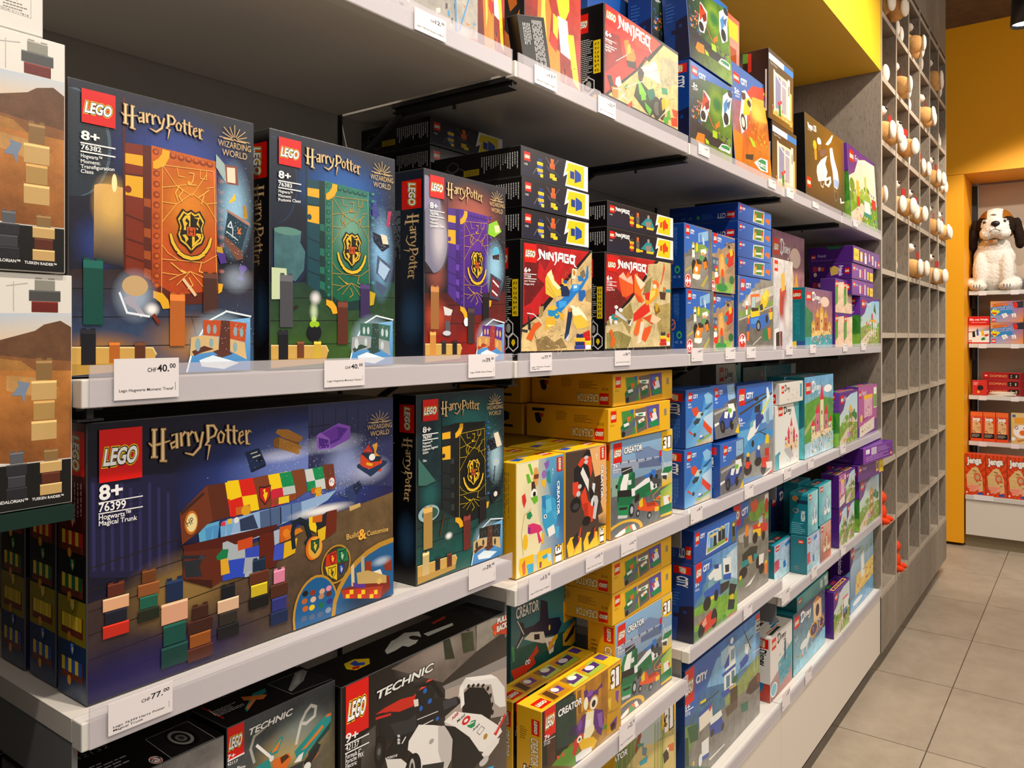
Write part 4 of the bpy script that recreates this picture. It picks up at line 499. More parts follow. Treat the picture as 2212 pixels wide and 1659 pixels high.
'njflat_side':[('p','#0b090a',[0,0,1000,0,1000,1000,0,1000]),('parv','#c8c8c8',560,180,980,760,16),('hex','#9a9a9a',230,400,70,200),('hex','#9a9a9a',160,640,70,200),('hex','#9a9a9a',300,640,70,200),('p','#b89c10',[360,560,540,560,540,780,360,780]),('glyphs','#181410',380,590,520,760,6,2)],
'cr13':[('g',['#86b4e0','#8ab4d8','#7a8494','#6a7078'],[0,0,1000,0,1000,1000,0,1000]),('p','#5f6468',[1,467,994,416,994,1329,1,1025],1),('p','#94a0b8',[7,199,544,247,799,229,799,358,14,335]),('p','#6f86b0',[363,144,575,128,782,226,782,301,378,248]),('l','#c8d0e0',8,[14,230,544,263,807,284]),('p','#5a6a90',[422,287,799,293,799,390,422,348]),('p','#40506a',[129,225,163,226,145,257]),('p','#40506a',[248,235,283,237,265,268]),('p','#40506a',[378,246,415,248,395,280]),('p','#40506a',[513,257,551,259,531,292]),('p','#40506a',[637,268,677,270,656,303]),('p','#88a898',[14,374,163,386,163,583,14,566]),('p','#2a2e30',[149,295,319,308,334,391,163,376]),('l','#e8e8e8',6,[163,337,327,319]),('p','#0c7a48',[136,370,334,366,363,387,363,650,276,729,95,683,95,449]),('p','#0a5c38',[334,366,363,387,363,650,276,689,262,456]),('p','#f0f0ec',[191,374,269,373,233,559,136,537,143,470]),('p','#16181a',[101,519,327,556,305,686,95,644]),('p','#0c7a48',[95,639,312,678,305,747,95,703]),('p','#e0e4e4',[255,445,305,446,305,496,255,495]),('e','#202224',84,474,17,22),('p','#e8ecec',[305,546,363,544,363,630,312,628]),('p','#0a6a40',[108,590,312,629,305,707,248,832,108,800]),('p','#0c8a50',[108,678,290,714,248,827,108,795]),('p','#202426',[122,701,248,723,233,749,122,730]),('p','#c8ccc8',[101,778,248,812,240,840,101,812]),('e','#1a1c1e',305,775,43,73),('e','#b8bcc0',311,774,23,40),('p','#e8ecec',[363,540,528,483,606,479,606,547,528,556,363,610]),('p','#0a6a40',[363,580,606,531,622,671,528,680,363,671]),('p','#e8ecec',[606,531,766,555,750,616,622,639]),('p','#0c7a48',[528,639,750,626,733,655,544,684]),('e','#1a1c1e',378,670,22,45),('e','#1a1c1e',413,658,20,46),('e','#303436',681,600,20,21),('e','#303436',742,598,24,21),('p','#404448',[590,476,782,537,815,587,669,577]),('p','#d84818',[606,625,637,627,622,660]),('p','#2a70c8',[475,451,606,431,701,413,701,509,653,478,544,476]),('e','#1a1c20',625,482,27,31),('e','#1a1c20',717,496,24,26),('p','#2a70c8',[629,404,701,413,685,463,637,453]),('p','#e05018',[452,703,513,692,544,756,685,770,750,818,750,882,575,858,393,790,407,763]),('p','#e8c020',[422,716,482,674,490,774,437,781]),('p','#f0c020',[685,834,766,844,750,893,685,887]),('e','#1a1c1e',407,835,29,40),('e','#1a1c1e',594,902,35,39),('e','#a0a4a8',409,835,16,20),('e','#a0a4a8',596,905,18,21),('p','#b03010',[544,756,685,770,701,817,559,802]),('e','#e0b030',177,991,307,138),('e','#5f6468',177,1005,265,124),('p','#e86a28',[1,1016,122,955,219,934,334,926,378,969,219,993,81,1050]),('p','#f4f0ea',[54,983,136,954,205,940,219,983,108,1009]),('p','#f4f0ea',[305,933,348,930,393,1013,334,1007]),('p','#4a9a58',[108,1048,205,989,248,922,305,988,334,1037,177,1060]),('l','#e0b030',8,[994,637,782,634,653,699,669,751,968,829]),('p','#e86a28',[701,732,799,723,799,755,717,757]),('p','#e8e4dc',[750,722,832,720,815,749]),('p','#f0c010',[802,4,1002,5,994,240,896,245,815,216]),('m','3in1',832,51,964,197),('g',['#98b8d8','#a8c8e0','#e8c020','#e8c020'],[807,359,994,372,994,625,807,628]),('p','#c8202a',[766,213,807,209,807,284,766,282]),('p','#2a60b0',[766,277,807,284,799,347,766,341]),('l','#d8d8d8',9,[807,284,874,415]),('p','#0c7a48',[849,421,994,427,985,480,916,499,815,479]),('p','#e8ecec',[791,474,916,494,916,532,799,502]),('p','#303438',[815,506,899,518,891,570,824,545]),('g',['#68b048','#a8d068','#e8c818','#f0a818'],[782,676,994,626,985,987,782,976]),('p','#e8e8e4',[832,752,933,755,942,866,849,864]),('p','#e06020',[916,783,959,783,950,857]),('p','#0c7a48',[782,858,985,855,985,954,782,955]),('m','lego',38,23,161,226),('t','#ffffff','CREATOR',191,150,475,153,65,{'b':.03,'o':'#383c44'}),('t','#f4f4f4','7+',34,282,95,284,49,{'b':.03}),('l','#f0f0f0',7,[27,295,149,304]),('t','#f0f0f0','31113',34,330,101,334,27,{'b':.01})],
'cr13_side':[('p','#e2a410',[0,0,1000,0,1000,1000,0,1000]),('m','lego',600,30,960,190,1),('tv','#f4ead0','CREATOR',900,230,640,640,'#8a6008'),('par','#7a5a10',120,180,420,520,8)],
'crflat':[('p','#eab314',[0,0,1000,0,1000,1000,0,1000]),('p','#d89a10',[174,119,808,52,817,929,218,1015]),('p','#3f8a3c',[192,138,369,123,415,915,218,952]),('p','#606468',[174,630,308,601,400,368,423,405,354,898,189,975]),('p','#0c6a40',[174,630,248,430,308,412,308,664,218,766]),('p','#e8e8e4',[218,548,300,505,308,601,233,645]),('p','#e06020',[270,341,331,322,323,478,278,499]),('p','#2a60b0',[323,115,377,109,377,236,338,260]),('p','#2a60b0',[361,551,400,528,400,656,369,680]),('e','#1a1c1e',218,859,29,93),('p','#6a6058',[397,128,574,96,599,837,431,920]),('p','#f0f0ec',[400,257,574,259,566,404,415,340]),('p','#0c8a50',[447,289,526,292,526,356,447,346]),('p','#0c6a40',[439,537,558,467,550,726,447,796]),('p','#e8e8e4',[447,507,542,431,558,533,462,607]),('p','#e08020',[478,530,526,509,510,602]),('p','#5a4a90',[574,79,800,58,808,792,615,825]),('p','#e8e8e4',[640,420,740,274,774,549,673,625]),('p','#d83828',[640,321,673,295,690,497,656,506]),('p','#3a70c0',[631,188,690,165,690,281,631,286]),('p','#0c8a50',[615,644,774,583,808,759,673,824]),('e','#f0d020',719,254,29,66),('p','#c8a860',[887,252,940,251,940,501,887,500]),('p','#908060',[892,263,934,264,934,490,892,487]),('m','lego',31,77,114,430),('t','#6a5010','31113',27,556,81,554,70,{'b':0})],
'crflat_side':[('p','#d49a0e',[0,0,1000,0,1000,1000,0,1000]),('m','lego',845,600,955,960,2),('ti','#f0e0b0','CREATOR',835,900,570,650,'#7a5608'),('par','#6a4a10',380,130,520,440,6),('par','#6a4a10',600,220,830,480,5),('p','#14161a',[70,80,230,80,230,180,70,180]),('p','#15181e',[100,260,150,230,190,260,190,520,160,600,120,520]),('p','#b03018',[170,250,215,250,215,370,170,370]),('ti','#5a4210','31113',950,520,880,430)],
'fish':[('g',['#e8dca8','#3a80b8','#2a70b0','#f0e8b8'],[0,0,1000,0,1000,1000,0,1000]),('p','#efe4b4',[16,11,454,4,377,340,532,699,454,855,7,828]),('p','#5aa0c8',[611,6,992,2,992,417,732,384,611,198]),('s','#f4eecc',.8,320,416,303,333),('s','#2a78b8',.8,950,412,306,351),('p','#8a5ab0',[562,48,671,25,671,76,611,113]),('e','#9a68b8',567,147,54,38),('p','#e8b830',[503,195,611,198,582,272,522,248]),('p','#2a8a90',[611,130,692,121,712,253,631,226]),('p','#6ab82a',[226,24,282,21,339,118,301,131]),('p','#6ab82a',[189,111,245,108,301,189,226,197]),('p','#e0a050',[358,70,415,68,454,131,435,221,358,254,329,167]),('p','#7a3a18',[358,129,454,131,444,172,348,169]),('p','#403020',[301,189,358,187,396,267,301,272]),('e','#f4f4f0',353,300,61,46),('e','#101010',361,303,31,23),('p','#6ab82a',[282,329,425,321,435,373,358,397]),('p','#d8302a',[106,290,170,274,198,343,152,403,115,349]),('p','#38a0d0',[532,343,651,341,814,404,856,601,773,710,631,723,532,589,513,434]),('p','#60c0e8',[552,388,712,382,732,497,611,515]),('p','#2880b8',[513,341,591,342,611,481,532,445]),('e','#f4f4f4',591,536,35,19),('e','#101010',593,536,17,11),('p','#f0f0ea',[631,655,773,632,814,717,671,738]),('p','#48a8d8',[732,506,876,534,835,598,773,580]),('p','#48a8d8',[794,661,897,668,876,778,814,760]),('p','#1a8a50',[207,459,282,445,320,492,263,517,207,501]),('p','#d83070',[226,561,339,561,474,597,532,648,454,662,513,747,454,763,415,656,282,652]),('p','#8a2890',[226,578,282,594,273,651,226,635]),('l','#c8a850',7,[301,422,152,468,97,624,133,818]),('e','#f0c020',175,706,51,70),('p','#e8b830',[513,679,572,680,552,779,513,764]),('p','#f0c010',[61,838,339,836,367,1016,97,1020,43,924]),('p','#f0c010',[435,835,712,839,732,1006,454,1016,415,916]),('p','#f0c010',[804,837,982,839,992,1026,773,1005]),('p','#d86030',[106,895,170,857,180,982,124,996]),('p','#30a0c8',[207,913,339,919,339,995,226,999]),('e','#38b0d8',240,931,42,21),('p','#38a0c8',[513,891,631,877,651,915,552,923]),('p','#803040',[464,933,513,933,503,991,464,984]),('p','#a8d8e8',[631,886,712,891,712,959,651,957]),('m','3in1v',814,847,950,996),('m','lego',839,19,971,154,1),('tv','#ffffff','CREATOR',905,240,850,560,'#3a6a90'),('tv','#ffffff','6+',760,110,745,170,0)],
'fish_side':[('p','#dca414',[0,0,1000,0,1000,1000,0,1000]),('parv','#8a6a18',250,80,800,560,8),('p','#e8e0d0',[100,660,500,660,500,980,100,980]),('p','#201a10',[130,670,150,670,150,850,130,850]),('p','#201a10',[170,670,190,670,190,850,170,850]),('p','#201a10',[210,670,230,670,230,850,210,850]),('p','#201a10',[250,670,270,670,270,850,250,850]),('p','#201a10',[290,670,310,670,310,850,290,850]),('p','#201a10',[330,670,350,670,350,850,330,850]),('p','#201a10',[370,670,390,670,390,850,370,850]),('p','#201a10',[410,670,430,670,430,850,410,850]),('p','#201a10',[450,670,470,670,470,850,450,850])],
'yel_top':[('p','#f2c818',[0,0,1000,0,1000,1000,0,1000]),('m','lego',700,380,930,780),('p','#2050a8',[80,600,300,500,360,700,140,850]),('e','#e8d8c8',480,400,110,130)],
'jet':[('g',['#4a3a34','#e0a868','#d8904a','#3a2c28'],[0,0,1000,0,1000,1000,0,1000]),('p','#4a3830',[13,12,531,13,765,333,909,689,1058,748,1058,1227,-8,1046]),('p','#e8b070',[577,17,995,11,995,701,885,630,717,328]),('p','#3a2a22',[694,307,861,297,909,473,813,649,741,695],1),('g',['#e8a868','#e8b878','#a07848','#6a4a38'],[789,702,995,674,995,817,813,780]),('p','#1a1a1c',[173,338,349,142,485,27,554,15,623,132,531,399,349,395]),('p','#e04020',[283,144,372,90,554,79,600,130,462,144,349,178]),('e','#c8ccd0',490,92,51,18),('e','#c8ccd0',485,135,46,20),('p','#e8e8e4',[349,232,405,175,554,319,542,428]),('p','#d84020',[554,125,600,121,635,207,612,279,542,216]),('p','#e04020',[173,303,305,300,327,411,217,442,163,400]),('e','#c8ccd0',327,359,44,25),('p','#e04020',[173,303,305,300,327,411,217,442,163,400]),('p','#1a1a1c',[195,180,283,144,485,27,577,26,623,114,554,273,508,414,349,395,195,350]),('p','#e04020',[283,144,372,90,485,73,600,93,647,227,600,296,542,179,439,142,349,178]),('p','#e8e8e4',[349,232,405,175,554,319,542,428]),('e','#c8ccd0',490,92,51,18),('e','#c8ccd0',485,135,46,20),('p','#e04020',[163,302,294,308,327,420,217,452,163,409]),('e','#c8ccd0',332,358,44,22),('e','#c8ccd0',299,426,49,27),('p','#e04020',[349,450,462,373,531,519,694,605,647,738,531,739,394,574]),('p','#b83018',[405,539,531,537,531,693,439,653]),('e','#141416',228,525,120,71),('e','#3a3a3c',239,540,76,31),('e','#141416',496,716,103,46),('p','#c8ccd0',[623,475,765,502,789,552,717,729,647,710,694,568]),('p','#e0e4e8',[647,358,717,375,647,589,600,574]),('l','#d0d4d8',9,[554,420,600,445]),('p','#181a1c',[554,411,623,401,694,475,600,528]),('p','#f0c010',[24,885,109,819,283,829,372,861,372,1006,66,998]),('p','#f0c010',[417,914,508,827,765,858,789,1002,439,1004]),('p','#f0c010',[801,825,995,826,983,1005,789,992]),('p','#e04020',[130,1009,261,915,349,758,372,752,327,881,217,962]),('p','#202022',[152,844,283,793,305,886,195,949]),('p','#e04020',[554,880,647,830,717,804,694,902,600,934]),('p','#202022',[531,877,694,782,670,908,554,963]),('m','3in1v',837,840,934,973),('m','lego',840,20,965,150,1),('tv','#ffffff','CREATOR',915,200,860,540,'#7a5030'),('tv','#ffffff','6+',760,80,735,130,0)],
'shark':[('g',['#2a6878','#3a8890','#2a6a60','#16483a'],[0,0,1000,0,1000,1000,0,1000]),('p','#1a5048',[2,333,778,396,994,451,994,913,-5,604],1),('p','#1c2440',[63,137,174,185,188,224,317,235,405,221,420,74,526,113,541,240,713,271,754,330,682,393,495,360,288,284,174,276,77,340,49,326,118,268,132,230]),('p','#e0d8c8',[273,274,465,316,495,381,682,393,619,429,450,398,288,341,174,297,230,284]),('p','#141a30',[324,301,405,318,405,358,324,340]),('p','#f0e8d8',[480,370,526,448,556,507,619,502,626,460,682,401]),('p','#e07888',[533,413,603,417,626,468,556,478]),('p','#1c2440',[526,251,713,275,754,330,666,338,541,313]),('e','#e8c030',556,310,15,22),('p','#e8b020',[619,392,690,388,682,416,541,481,526,455]),('l','#e0d8c8',9,[84,149,174,262]),('l','#e0d8c8',9,[160,279,77,333]),('p','#d03820',[-5,468,174,478,317,420,361,389,390,440,317,462,346,513,202,542,36,548]),('e','#f4f0e8',214,472,19,17),('e','#f4f0e8',248,475,18,17),('e','#101010',218,475,9,9),('e','#101010',250,477,8,9),('p','#3a8a58',[2,313,36,308,49,415,16,419]),('p','#e0a818',[778,171,994,198,994,321,910,331,778,332]),('p','#d8a018',[770,416,977,355,977,524,910,536,770,502]),('p','#2a2420',[827,250,944,240,977,271,893,296]),('p','#1c1a18',[794,475,944,392,977,393,944,454,827,491]),('p','#d83818',[794,265,843,269,827,295]),('t','#e8ecec','CREATOR',63,130,393,140,79,{'b':.03,'o':'#203840'}),('m','3in1',804,36,940,155)],
'owl':[('g',['#1c1812','#d8901c','#b88a3a','#2c2a1c'],[0,0,1000,0,1000,1000,0,1000],1),('p','#16140e',[2,-10,361,-13,410,567,174,832,-14,664]),('p','#4a2818',[40,26,151,49,151,811,62,732],1),('p','#1e3a30',[162,6,386,58,410,699,162,619],1),('p','#d89a20',[386,5,510,15,485,359,410,368]),('p','#8a5a18',[410,36,460,46,460,367,416,359]),('p','#a06a18',[719,13,815,23,801,746,719,542],1),('p','#5a8a20',[106,771,243,688,410,726,485,1110]),('p','#5a8a28',[746,772,801,788,801,859,705,809]),('p','#b89860',[386,1021,535,1075,801,957,985,980,985,1558]),('p','#5a2a78',[491,95,535,101,548,165,613,185,665,196,732,148,739,209,685,211,679,317,652,366,522,267,497,181]),('e','#8a50a8',574,184,39,40),('e','#f8f0d8',519,285,28,88),('e','#c8902a',622,350,62,103),('e','#f8f0e0',622,353,49,85),('e','#141008',619,361,26,48),('p','#e8b020',[522,375,600,421,613,473,548,449]),('p','#f0e8c0',[510,406,626,455,626,744,535,832,485,762]),('p','#f8f8f0',[522,524,587,548,574,619,522,632]),('p','#5a2a78',[626,442,746,549,759,713,719,889,665,804,613,637]),('p','#8a58a8',[665,541,732,566,746,814,692,742]),('p','#5a2a78',[386,520,485,413,522,416,497,665,410,660]),('p','#3a1a50',[313,553,349,464,398,490,361,606]),('e','#7a4898',444,521,28,73),('p','#c83020',[373,669,460,634,485,695,410,806,386,890,349,832]),('p','#e8b818',[410,699,613,815,665,914,613,979,460,875]),('e','#f8f4e0',435,703,31,43),('e','#101010',436,708,14,20),('p','#e8e8e8',[386,890,472,885,593,935,593,1044,485,1004,392,975]),('p','#4858a0',[392,975,485,1004,593,1044,593,1065,386,996]),('p','#d85020',[162,695,191,707,197,764,168,738]),('p','#d85020',[220,707,249,719,254,776,225,763]),('p','#e8b414',[812,22,1007,19,1000,311,942,356,906,373,815,306]),('m','3in1',854,29,971,333),('p','#c8960e',[808,329,1000,412,985,691,815,637]),('p','#e8c040',[815,454,856,450,849,636,821,565]),('p','#7a4898',[920,412,971,435,956,626,920,526]),('p','#c8960e',[801,662,993,726,978,1032,794,938]),('p','#6a3888',[842,836,942,787,927,962,856,933]),('e','#3a2010',881,896,32,57),('m','lego',27,-37,151,367),('t','#ffffff','CREATOR',179,205,466,238,90,{'b':.03,'o':'#2a2620'}),('t','#f4f4f4','7+',24,381,84,394,62,{'b':.03}),('l','#f0f0f0',8,[18,389,145,416]),('t','#f4f4f4','31125',18,439,86,459,38,{'b':.01})],
'owl_side':[('p','#e2aa12',[0,0,1000,0,1000,1000,0,1000]),('m','lego',600,120,930,320,1),('tv','#f4ead0','CREATOR',880,360,580,720,'#8a6008'),('m','3in1v',280,740,620,1000),('par','#7a5a10',120,250,420,420,6)],
'owl_top':[('p','#f2c41a',[0,0,1000,0,1000,1000,0,1000]),('m','lego',30,400,150,880),('p','#d89a14',[175,150,870,150,840,950,150,950]),('p','#c88a18',[185,190,390,190,370,900,165,900]),('p','#5a3818',[200,250,260,250,240,850,180,850]),('p','#6a3888',[270,300,370,330,350,700,260,640]),('e','#f0e8e0',300,450,30,150),('p','#c8d860',[430,190,620,190,600,900,410,900]),('p','#8a6838',[430,190,500,190,480,600,420,600]),('p','#5a3878',[450,400,600,350,580,700,440,750]),('e','#f4f0e8',520,420,40,150),('p','#a8c040',[640,190,855,190,830,900,620,900]),('p','#d8902a',[640,190,760,190,740,550,630,550]),('p','#4a2a70',[660,350,840,300,820,650,650,700]),('e','#e8e0f0',730,480,45,160),('p','#5a3a90',[890,120,980,120,970,560,895,560])],
'panda':[('g',['#4a6a1c','#b8b068','#c8a868','#3a5a18'],[0,0,1000,0,1000,1000,0,1000],1),('p','#b8c4c0',[285,-14,476,-3,728,-12,746,218,476,203]),('p','#d8c078',[379,131,642,214,962,292,971,607,164,200]),('l','#7a9a28',14,[-53,-52,-61,87]),('l','#4a6a18',5,[-37,-36,-42,96]),('l','#7a9a28',14,[32,-40,25,130]),('l','#4a6a18',5,[49,-24,43,139]),('l','#7a9a28',14,[104,-30,97,166]),('l','#4a6a18',5,[122,-13,116,176]),('l','#7a9a28',14,[179,-19,171,204]),('l','#4a6a18',5,[197,-2,191,214]),('l','#7a9a28',14,[239,-11,231,234]),('l','#4a6a18',5,[257,6,251,244]),('l','#7a9a28',14,[625,44,617,428]),('l','#4a6a18',5,[646,62,639,440]),('l','#7a9a28',14,[676,52,668,454]),('l','#4a6a18',5,[697,70,690,465]),('l','#7a9a28',14,[728,59,720,480]),('l','#4a6a18',5,[749,77,742,492]),('l','#7a9a28',14,[763,64,755,498]),('l','#4a6a18',5,[785,82,778,510]),('p','#8a2818',[348,-10,395,-1,395,46,316,160,301,136]),('p','#3a8a78',[332,83,443,128,427,146,340,112]),('p','#6a8a98',[411,138,492,194,476,255,411,215]),('p','#38a8b8',[363,251,508,262,492,315,379,293]),('p','#d87030',[852,340,962,365,962,439,871,403]),('p','#3a3028',[763,378,852,358,871,467,781,476]),('p','#f0ece4',[817,350,871,367,861,408]),('p','#f0c010',[746,-40,999,-4,981,154,889,231,817,206,746,147]),('m','3in1',790,-30,944,196),('t','#ffffff','CREATOR',-177,52,182,94,51,{'b':.03,'o':'#2a3420'})],
'tech37':[('g',['#0c0a0a','#3a342e','#5a4e44','#1a1512'],[0,0,1000,0,1000,1000,0,1000]),('p','#6a5f58',[250,17,530,1,770,-14,779,144,553,217],1),('s','#9a8c82',.8,530,41,265,132),('p','#2a3022',[553,-16,599,2,631,123,568,103],1),('p','#343a24',[671,3,753,21,762,130,687,119],1),('p','#2c2a24',[695,-84,745,-66,728,12,703,2],1),('p','#8a8478',[779,-11,1005,15,1005,104,779,144],1),('p','#8a8480',[553,237,1005,259,1005,326,568,264]),('p','#4a4440',[95,272,168,251,168,467,95,425],1),('p','#a89a90',[568,264,1005,326,1005,608,568,457]),('s','#3a3028',.9,250,447,162,153),('p','#c82818',[165,201,218,192,303,190,378,207,464,163,493,173,508,203,435,201,385,223,378,258,310,256,205,210]),('p','#e84a38',[378,207,464,163,486,173,406,220]),('p','#1a1a1c',[168,215,199,213,244,223,296,249,378,258,392,194,464,195,508,235,493,274,615,333,647,334,679,377,568,404,523,394,523,427,420,420,283,397,205,313,193,234]),('p','#101012',[371,165,493,176,568,297,538,296,486,205]),('p','#2c2c30',[244,284,351,314,392,303,392,386,283,366]),('p','#3a3a40',[553,316,639,330,647,375,561,367]),('l','#c8c8c8',5,[399,338,523,355]),('l','#c8c8c8',6,[420,381,493,386]),('e','#2060b8',444,212,12,13),('e','#2060b8',473,278,13,13),('e','#2060b8',420,291,10,13),('e','#2060b8',519,392,11,10),('p','#e0d8d0',[375,227,403,234,406,271,382,266]),('p','#181818',[186,225,205,240,224,341,212,432,193,312]),('p','#c82818',[168,215,250,232,250,244,168,227]),('e','#0c0c0d',193,391,31,79),('e','#2a2a2c',186,388,15,42),('e','#606060',186,388,9,18),('p','#e4e0dc',[663,290,703,257,883,317,928,355,984,435,993,550,947,535,910,495,883,374,728,310,687,319,679,356,655,338]),('p','#f4f2ee',[703,257,883,317,928,355,753,297]),('p','#0c0c0d',[683,338,728,321,830,368,874,435,892,523,865,596,745,499,679,432]),('p','#f0ece8',[663,301,687,291,695,398,671,414]),('e','#1a1a1c',722,311,10,10),('e','#1a1a1c',755,323,10,10),('e','#1a1a1c',789,336,10,10),('e','#1a1a1c',824,354,11,10),('e','#1a1a1c',859,386,11,12),('e','#1a1a1c',877,436,11,14),('e','#1a1a1c',889,492,10,14),('e','#1a1a1c',893,538,10,14),('p','#ece8e4',[561,427,631,408,813,512,947,645,965,684,848,744,796,708,728,595,631,489]),('p','#c8c4c0',[561,427,631,489,728,595,796,708,779,713,687,587,568,451]),('e','#d02020',706,492,29,22),('e','#f0ece8',705,492,14,9),('p','#1a8a50',[712,524,745,513,774,521,766,552,741,553,716,533]),('p','#e8e8e8',[720,518,762,523,760,529,722,526]),('e','#b08a28',841,649,15,16),('l','#303030',3,[779,594,813,576,835,601,800,619,779,594]),('t','#1a1a1a','Mobil',647,477,699,463,17,{'b':.02}),('t','#1a1a1a','Ansys',753,577,800,562,16,{'b':.02}),('t','#c02020','ABB',611,446,655,433,17,{'b':.03}),('p','#e8e4e0',[892,696,947,710,938,735,857,777,804,770,796,744]),('e','#c8c4c0',830,781,34,25),('p','#d02818',[901,665,989,585,989,611,919,685]),('t','#f4f4f4','TAGHEUER',912,667,973,603,15,{'b':.02}),('p','#ece8e4',[323,444,406,367,493,412,568,457,615,549,607,653,568,697,420,612,406,540,351,471]),('p','#c4c0bc',[523,434,568,451,615,549,607,653,561,693,523,566]),('p','#181818',[561,447,631,489,728,595,796,708,830,763,728,789,615,724,623,553]),('e','#a8a4a0',482,491,15,13),('p','#2a2a2c',[428,585,561,640,553,688,420,612]),('e','#0c0c0d',375,586,45,89),('e','#b8b4b0',366,594,19,76),('e','#1c1c1e',366,604,12,66),('p','#e0dcd8',[218,435,283,459,337,527,323,556,231,492]),('p','#141416',[283,366,351,396,337,502,224,445,231,406]),('t','#e8e8e8','PORSCHE',228,447,283,462,11,{'b':.02}),('p','#c8c8c8',[283,357,296,361,300,375,286,371]),('p','#c8c8c8',[283,376,296,380,300,394,286,390]),('p','#c8c8c8',[283,391,296,395,300,409,286,405]),('l','#f0f0f0',7,[310,412,330,391]),('p','#30a8d8',[848,830,901,846,892,883,848,858]),('p','#c8401c',[888,45,1005,15,1005,133,910,97]),('t','#f0ece4','PULL',928,45,1005,45,29,{'b':.05,'o':'#2a1a14'}),('t','#f0ece4','BACK',924,91,1005,89,33,{'b':.05,'o':'#2a1a14'}),('p','#e05a20',[897,80,919,78,918,114,897,91]),('m','lego',18,-7,131,243),('t','#e8e8e4','TECHNIC',165,132,493,124,39,{'b':.03,'sh':.35,'o':'#141214'}),('t','#f4f4f4','9+',16,259,78,265,41,{'b':.02}),('l','#f0f0f0',6,[16,268,132,274]),('t','#f4f4f4','42137',16,297,81,306,29,{'b':.01}),('l','#f0f0f0',6,[16,308,132,315]),('t','#f4f4f4','Formula E°',16,334,92,344,23,{'b':.012}),('t','#f4f4f4','Porsche 99X',16,357,105,364,22,{'b':.012}),('t','#f4f4f4','Electric',16,377,71,384,20,{'b':.012})],
'tech37_top':[('p','#0c0a0a',[0,0,1000,0,1000,1000,0,1000]),('p','#e8c018',[145,330,200,318,241,513,207,689,133,696,118,534]),('p','#2a4aa8',[159,411,195,372,188,495,208,574,186,648,156,556]),('p','#d01c12',[142,552,171,602,156,673,129,639]),('p','#c8c8c0',[333,484,420,255,451,244,522,161,570,335,535,533,464,698,419,709,413,585,359,635,313,630]),('e','#141416',507,495,21,129),('e','#50302a',509,504,4,49),('p','#b8b8b0',[561,488,734,555,715,656,553,639]),('p','#a03018',[676,221,781,165,761,272,672,301]),('l','#8a8a80',4,[316,560,532,119])],
'tech17':[('g',['#3e464a','#343c42','#a89050','#5a5448'],[0,0,1000,0,1000,1000,0,1000],1),('s','#c8b070',.8,586,202,415,122),('s','#90a0a0',.6,646,134,300,96),('l','#c8c8c0',14,[610,194,658,112,706,78,755,61,805,77,792,113,706,128,658,117]),('l','#a8a89c',12,[357,56,225,79,193,123,225,183]),('p','#1a8a88',[592,223,855,144,919,132,965,136,958,172,830,217,718,253,658,277,622,268]),('p','#d87a28',[658,233,868,169,887,179,818,203,706,233]),('p','#10403c',[731,255,830,217,958,172,945,203,805,245,718,291]),('p','#d86a20',[919,132,965,135,958,146,906,144]),('p','#1a8a88',[357,178,469,129,487,139,435,191,368,191]),('p','#d87a28',[390,170,469,140,435,180,379,183]),('l','#e8e8e4',12,[247,120,390,207]),('e','#e0e0dc',379,203,22,12),('p','#e8e8e4',[634,249,682,244,658,277,586,270]),('p','#d86a20',[390,212,539,216,562,243,516,275,390,244]),('p','#4a2818',[458,218,516,215,545,233,469,247]),('p','#1a8a88',[236,206,357,199,379,251,225,213]),('p','#d86a20',[694,296,818,259,830,285,755,311]),('p','#202224',[682,288,818,237,855,251,818,282,706,332]),('e','#e8e8e4',718,316,36,19),('p','#303234',[357,236,539,280,682,282,658,320,357,246]),('t','#f0f0ec','TECHNIC',167,66,574,61,26,{'b':.03,'sh':.35,'o':'#22262a'}),('m','lego',-2,-8,137,128),('t','#f4f4f4','7+',-4,121,62,122,18,{'b':.02}),('l','#f0f0f0',6,[-4,127,137,125]),('t','#f4f4f4','42117',-4,145,83,148,12,{'b':.01}),('t','#f4f4f4','Race Plane',-2,168,147,184,12,{'b':.01})],
'tech17_top':[('p','#0e0c0c',[0,0,1000,0,1000,1000,0,1000]),('m','lego',63,-34,73,683),('par','#b8b8b8',60,300,300,560,5),('p','#16181a',[618,168,1010,173,1011,952,623,867]),('l','#d0d0d0',5,[618,168,1010,173,1011,952,623,867,618,168]),('p','#8a8c8c',[654,669,897,163,967,184,976,297,835,580,648,768]),('p','#a8aaa8',[891,231,939,239,784,599,725,593]),('p','#1a7a78',[249,670,447,276,560,284,525,419,399,518,231,791]),('p','#c86a28',[350,229,504,513,434,616,329,393]),('p','#c87a38',[267,649,414,409,384,547,254,753])],
'tech32':[('g',['#6a6a6a','#8a8684','#5a4e44','#3a3028'],[0,0,1000,0,1000,1000,0,1000],1),('m','lego',55,330,330,560),('t','#e8e8e4','TECHNIC',370,460,950,460,90,{'b':.03,'sh':.35,'o':'#22262a'})],
'tech32_top':[('p','#0c0a0a',[0,0,1000,0,1000,1000,0,1000]),('p','#181818',[660,208,963,195,944,996,635,999]),('l','#d8d8d8',5,[660,208,963,195,944,996,635,999,660,208]),('e','#050505',817,602,84,322),('e','#8a8a84',812,571,65,263),('e','#1a1a1a',812,571,48,195),('e','#6a6a64',811,583,30,119),('e','#303030',812,587,17,67),('e','#e8e4e0',566,865,35,125),('e','#b02818',566,872,29,106),('e','#e8e4e0',566,872,23,81),('l','#b02818',8,[553,744,580,992]),('t','#202020','0-3',536,882,599,885,78,{'b':.02}),('par','#a0a0a0',120,300,480,800,6),('m','lego',20,250,180,850)],
'tech_back_top':[('p','#0c0a0a',[0,0,1000,0,1000,1000,0,1000]),('m','lego',250,250,480,800),('t','#b8b8b8','42132',260,980,480,980,120),('par','#808080',540,300,900,800,6)],
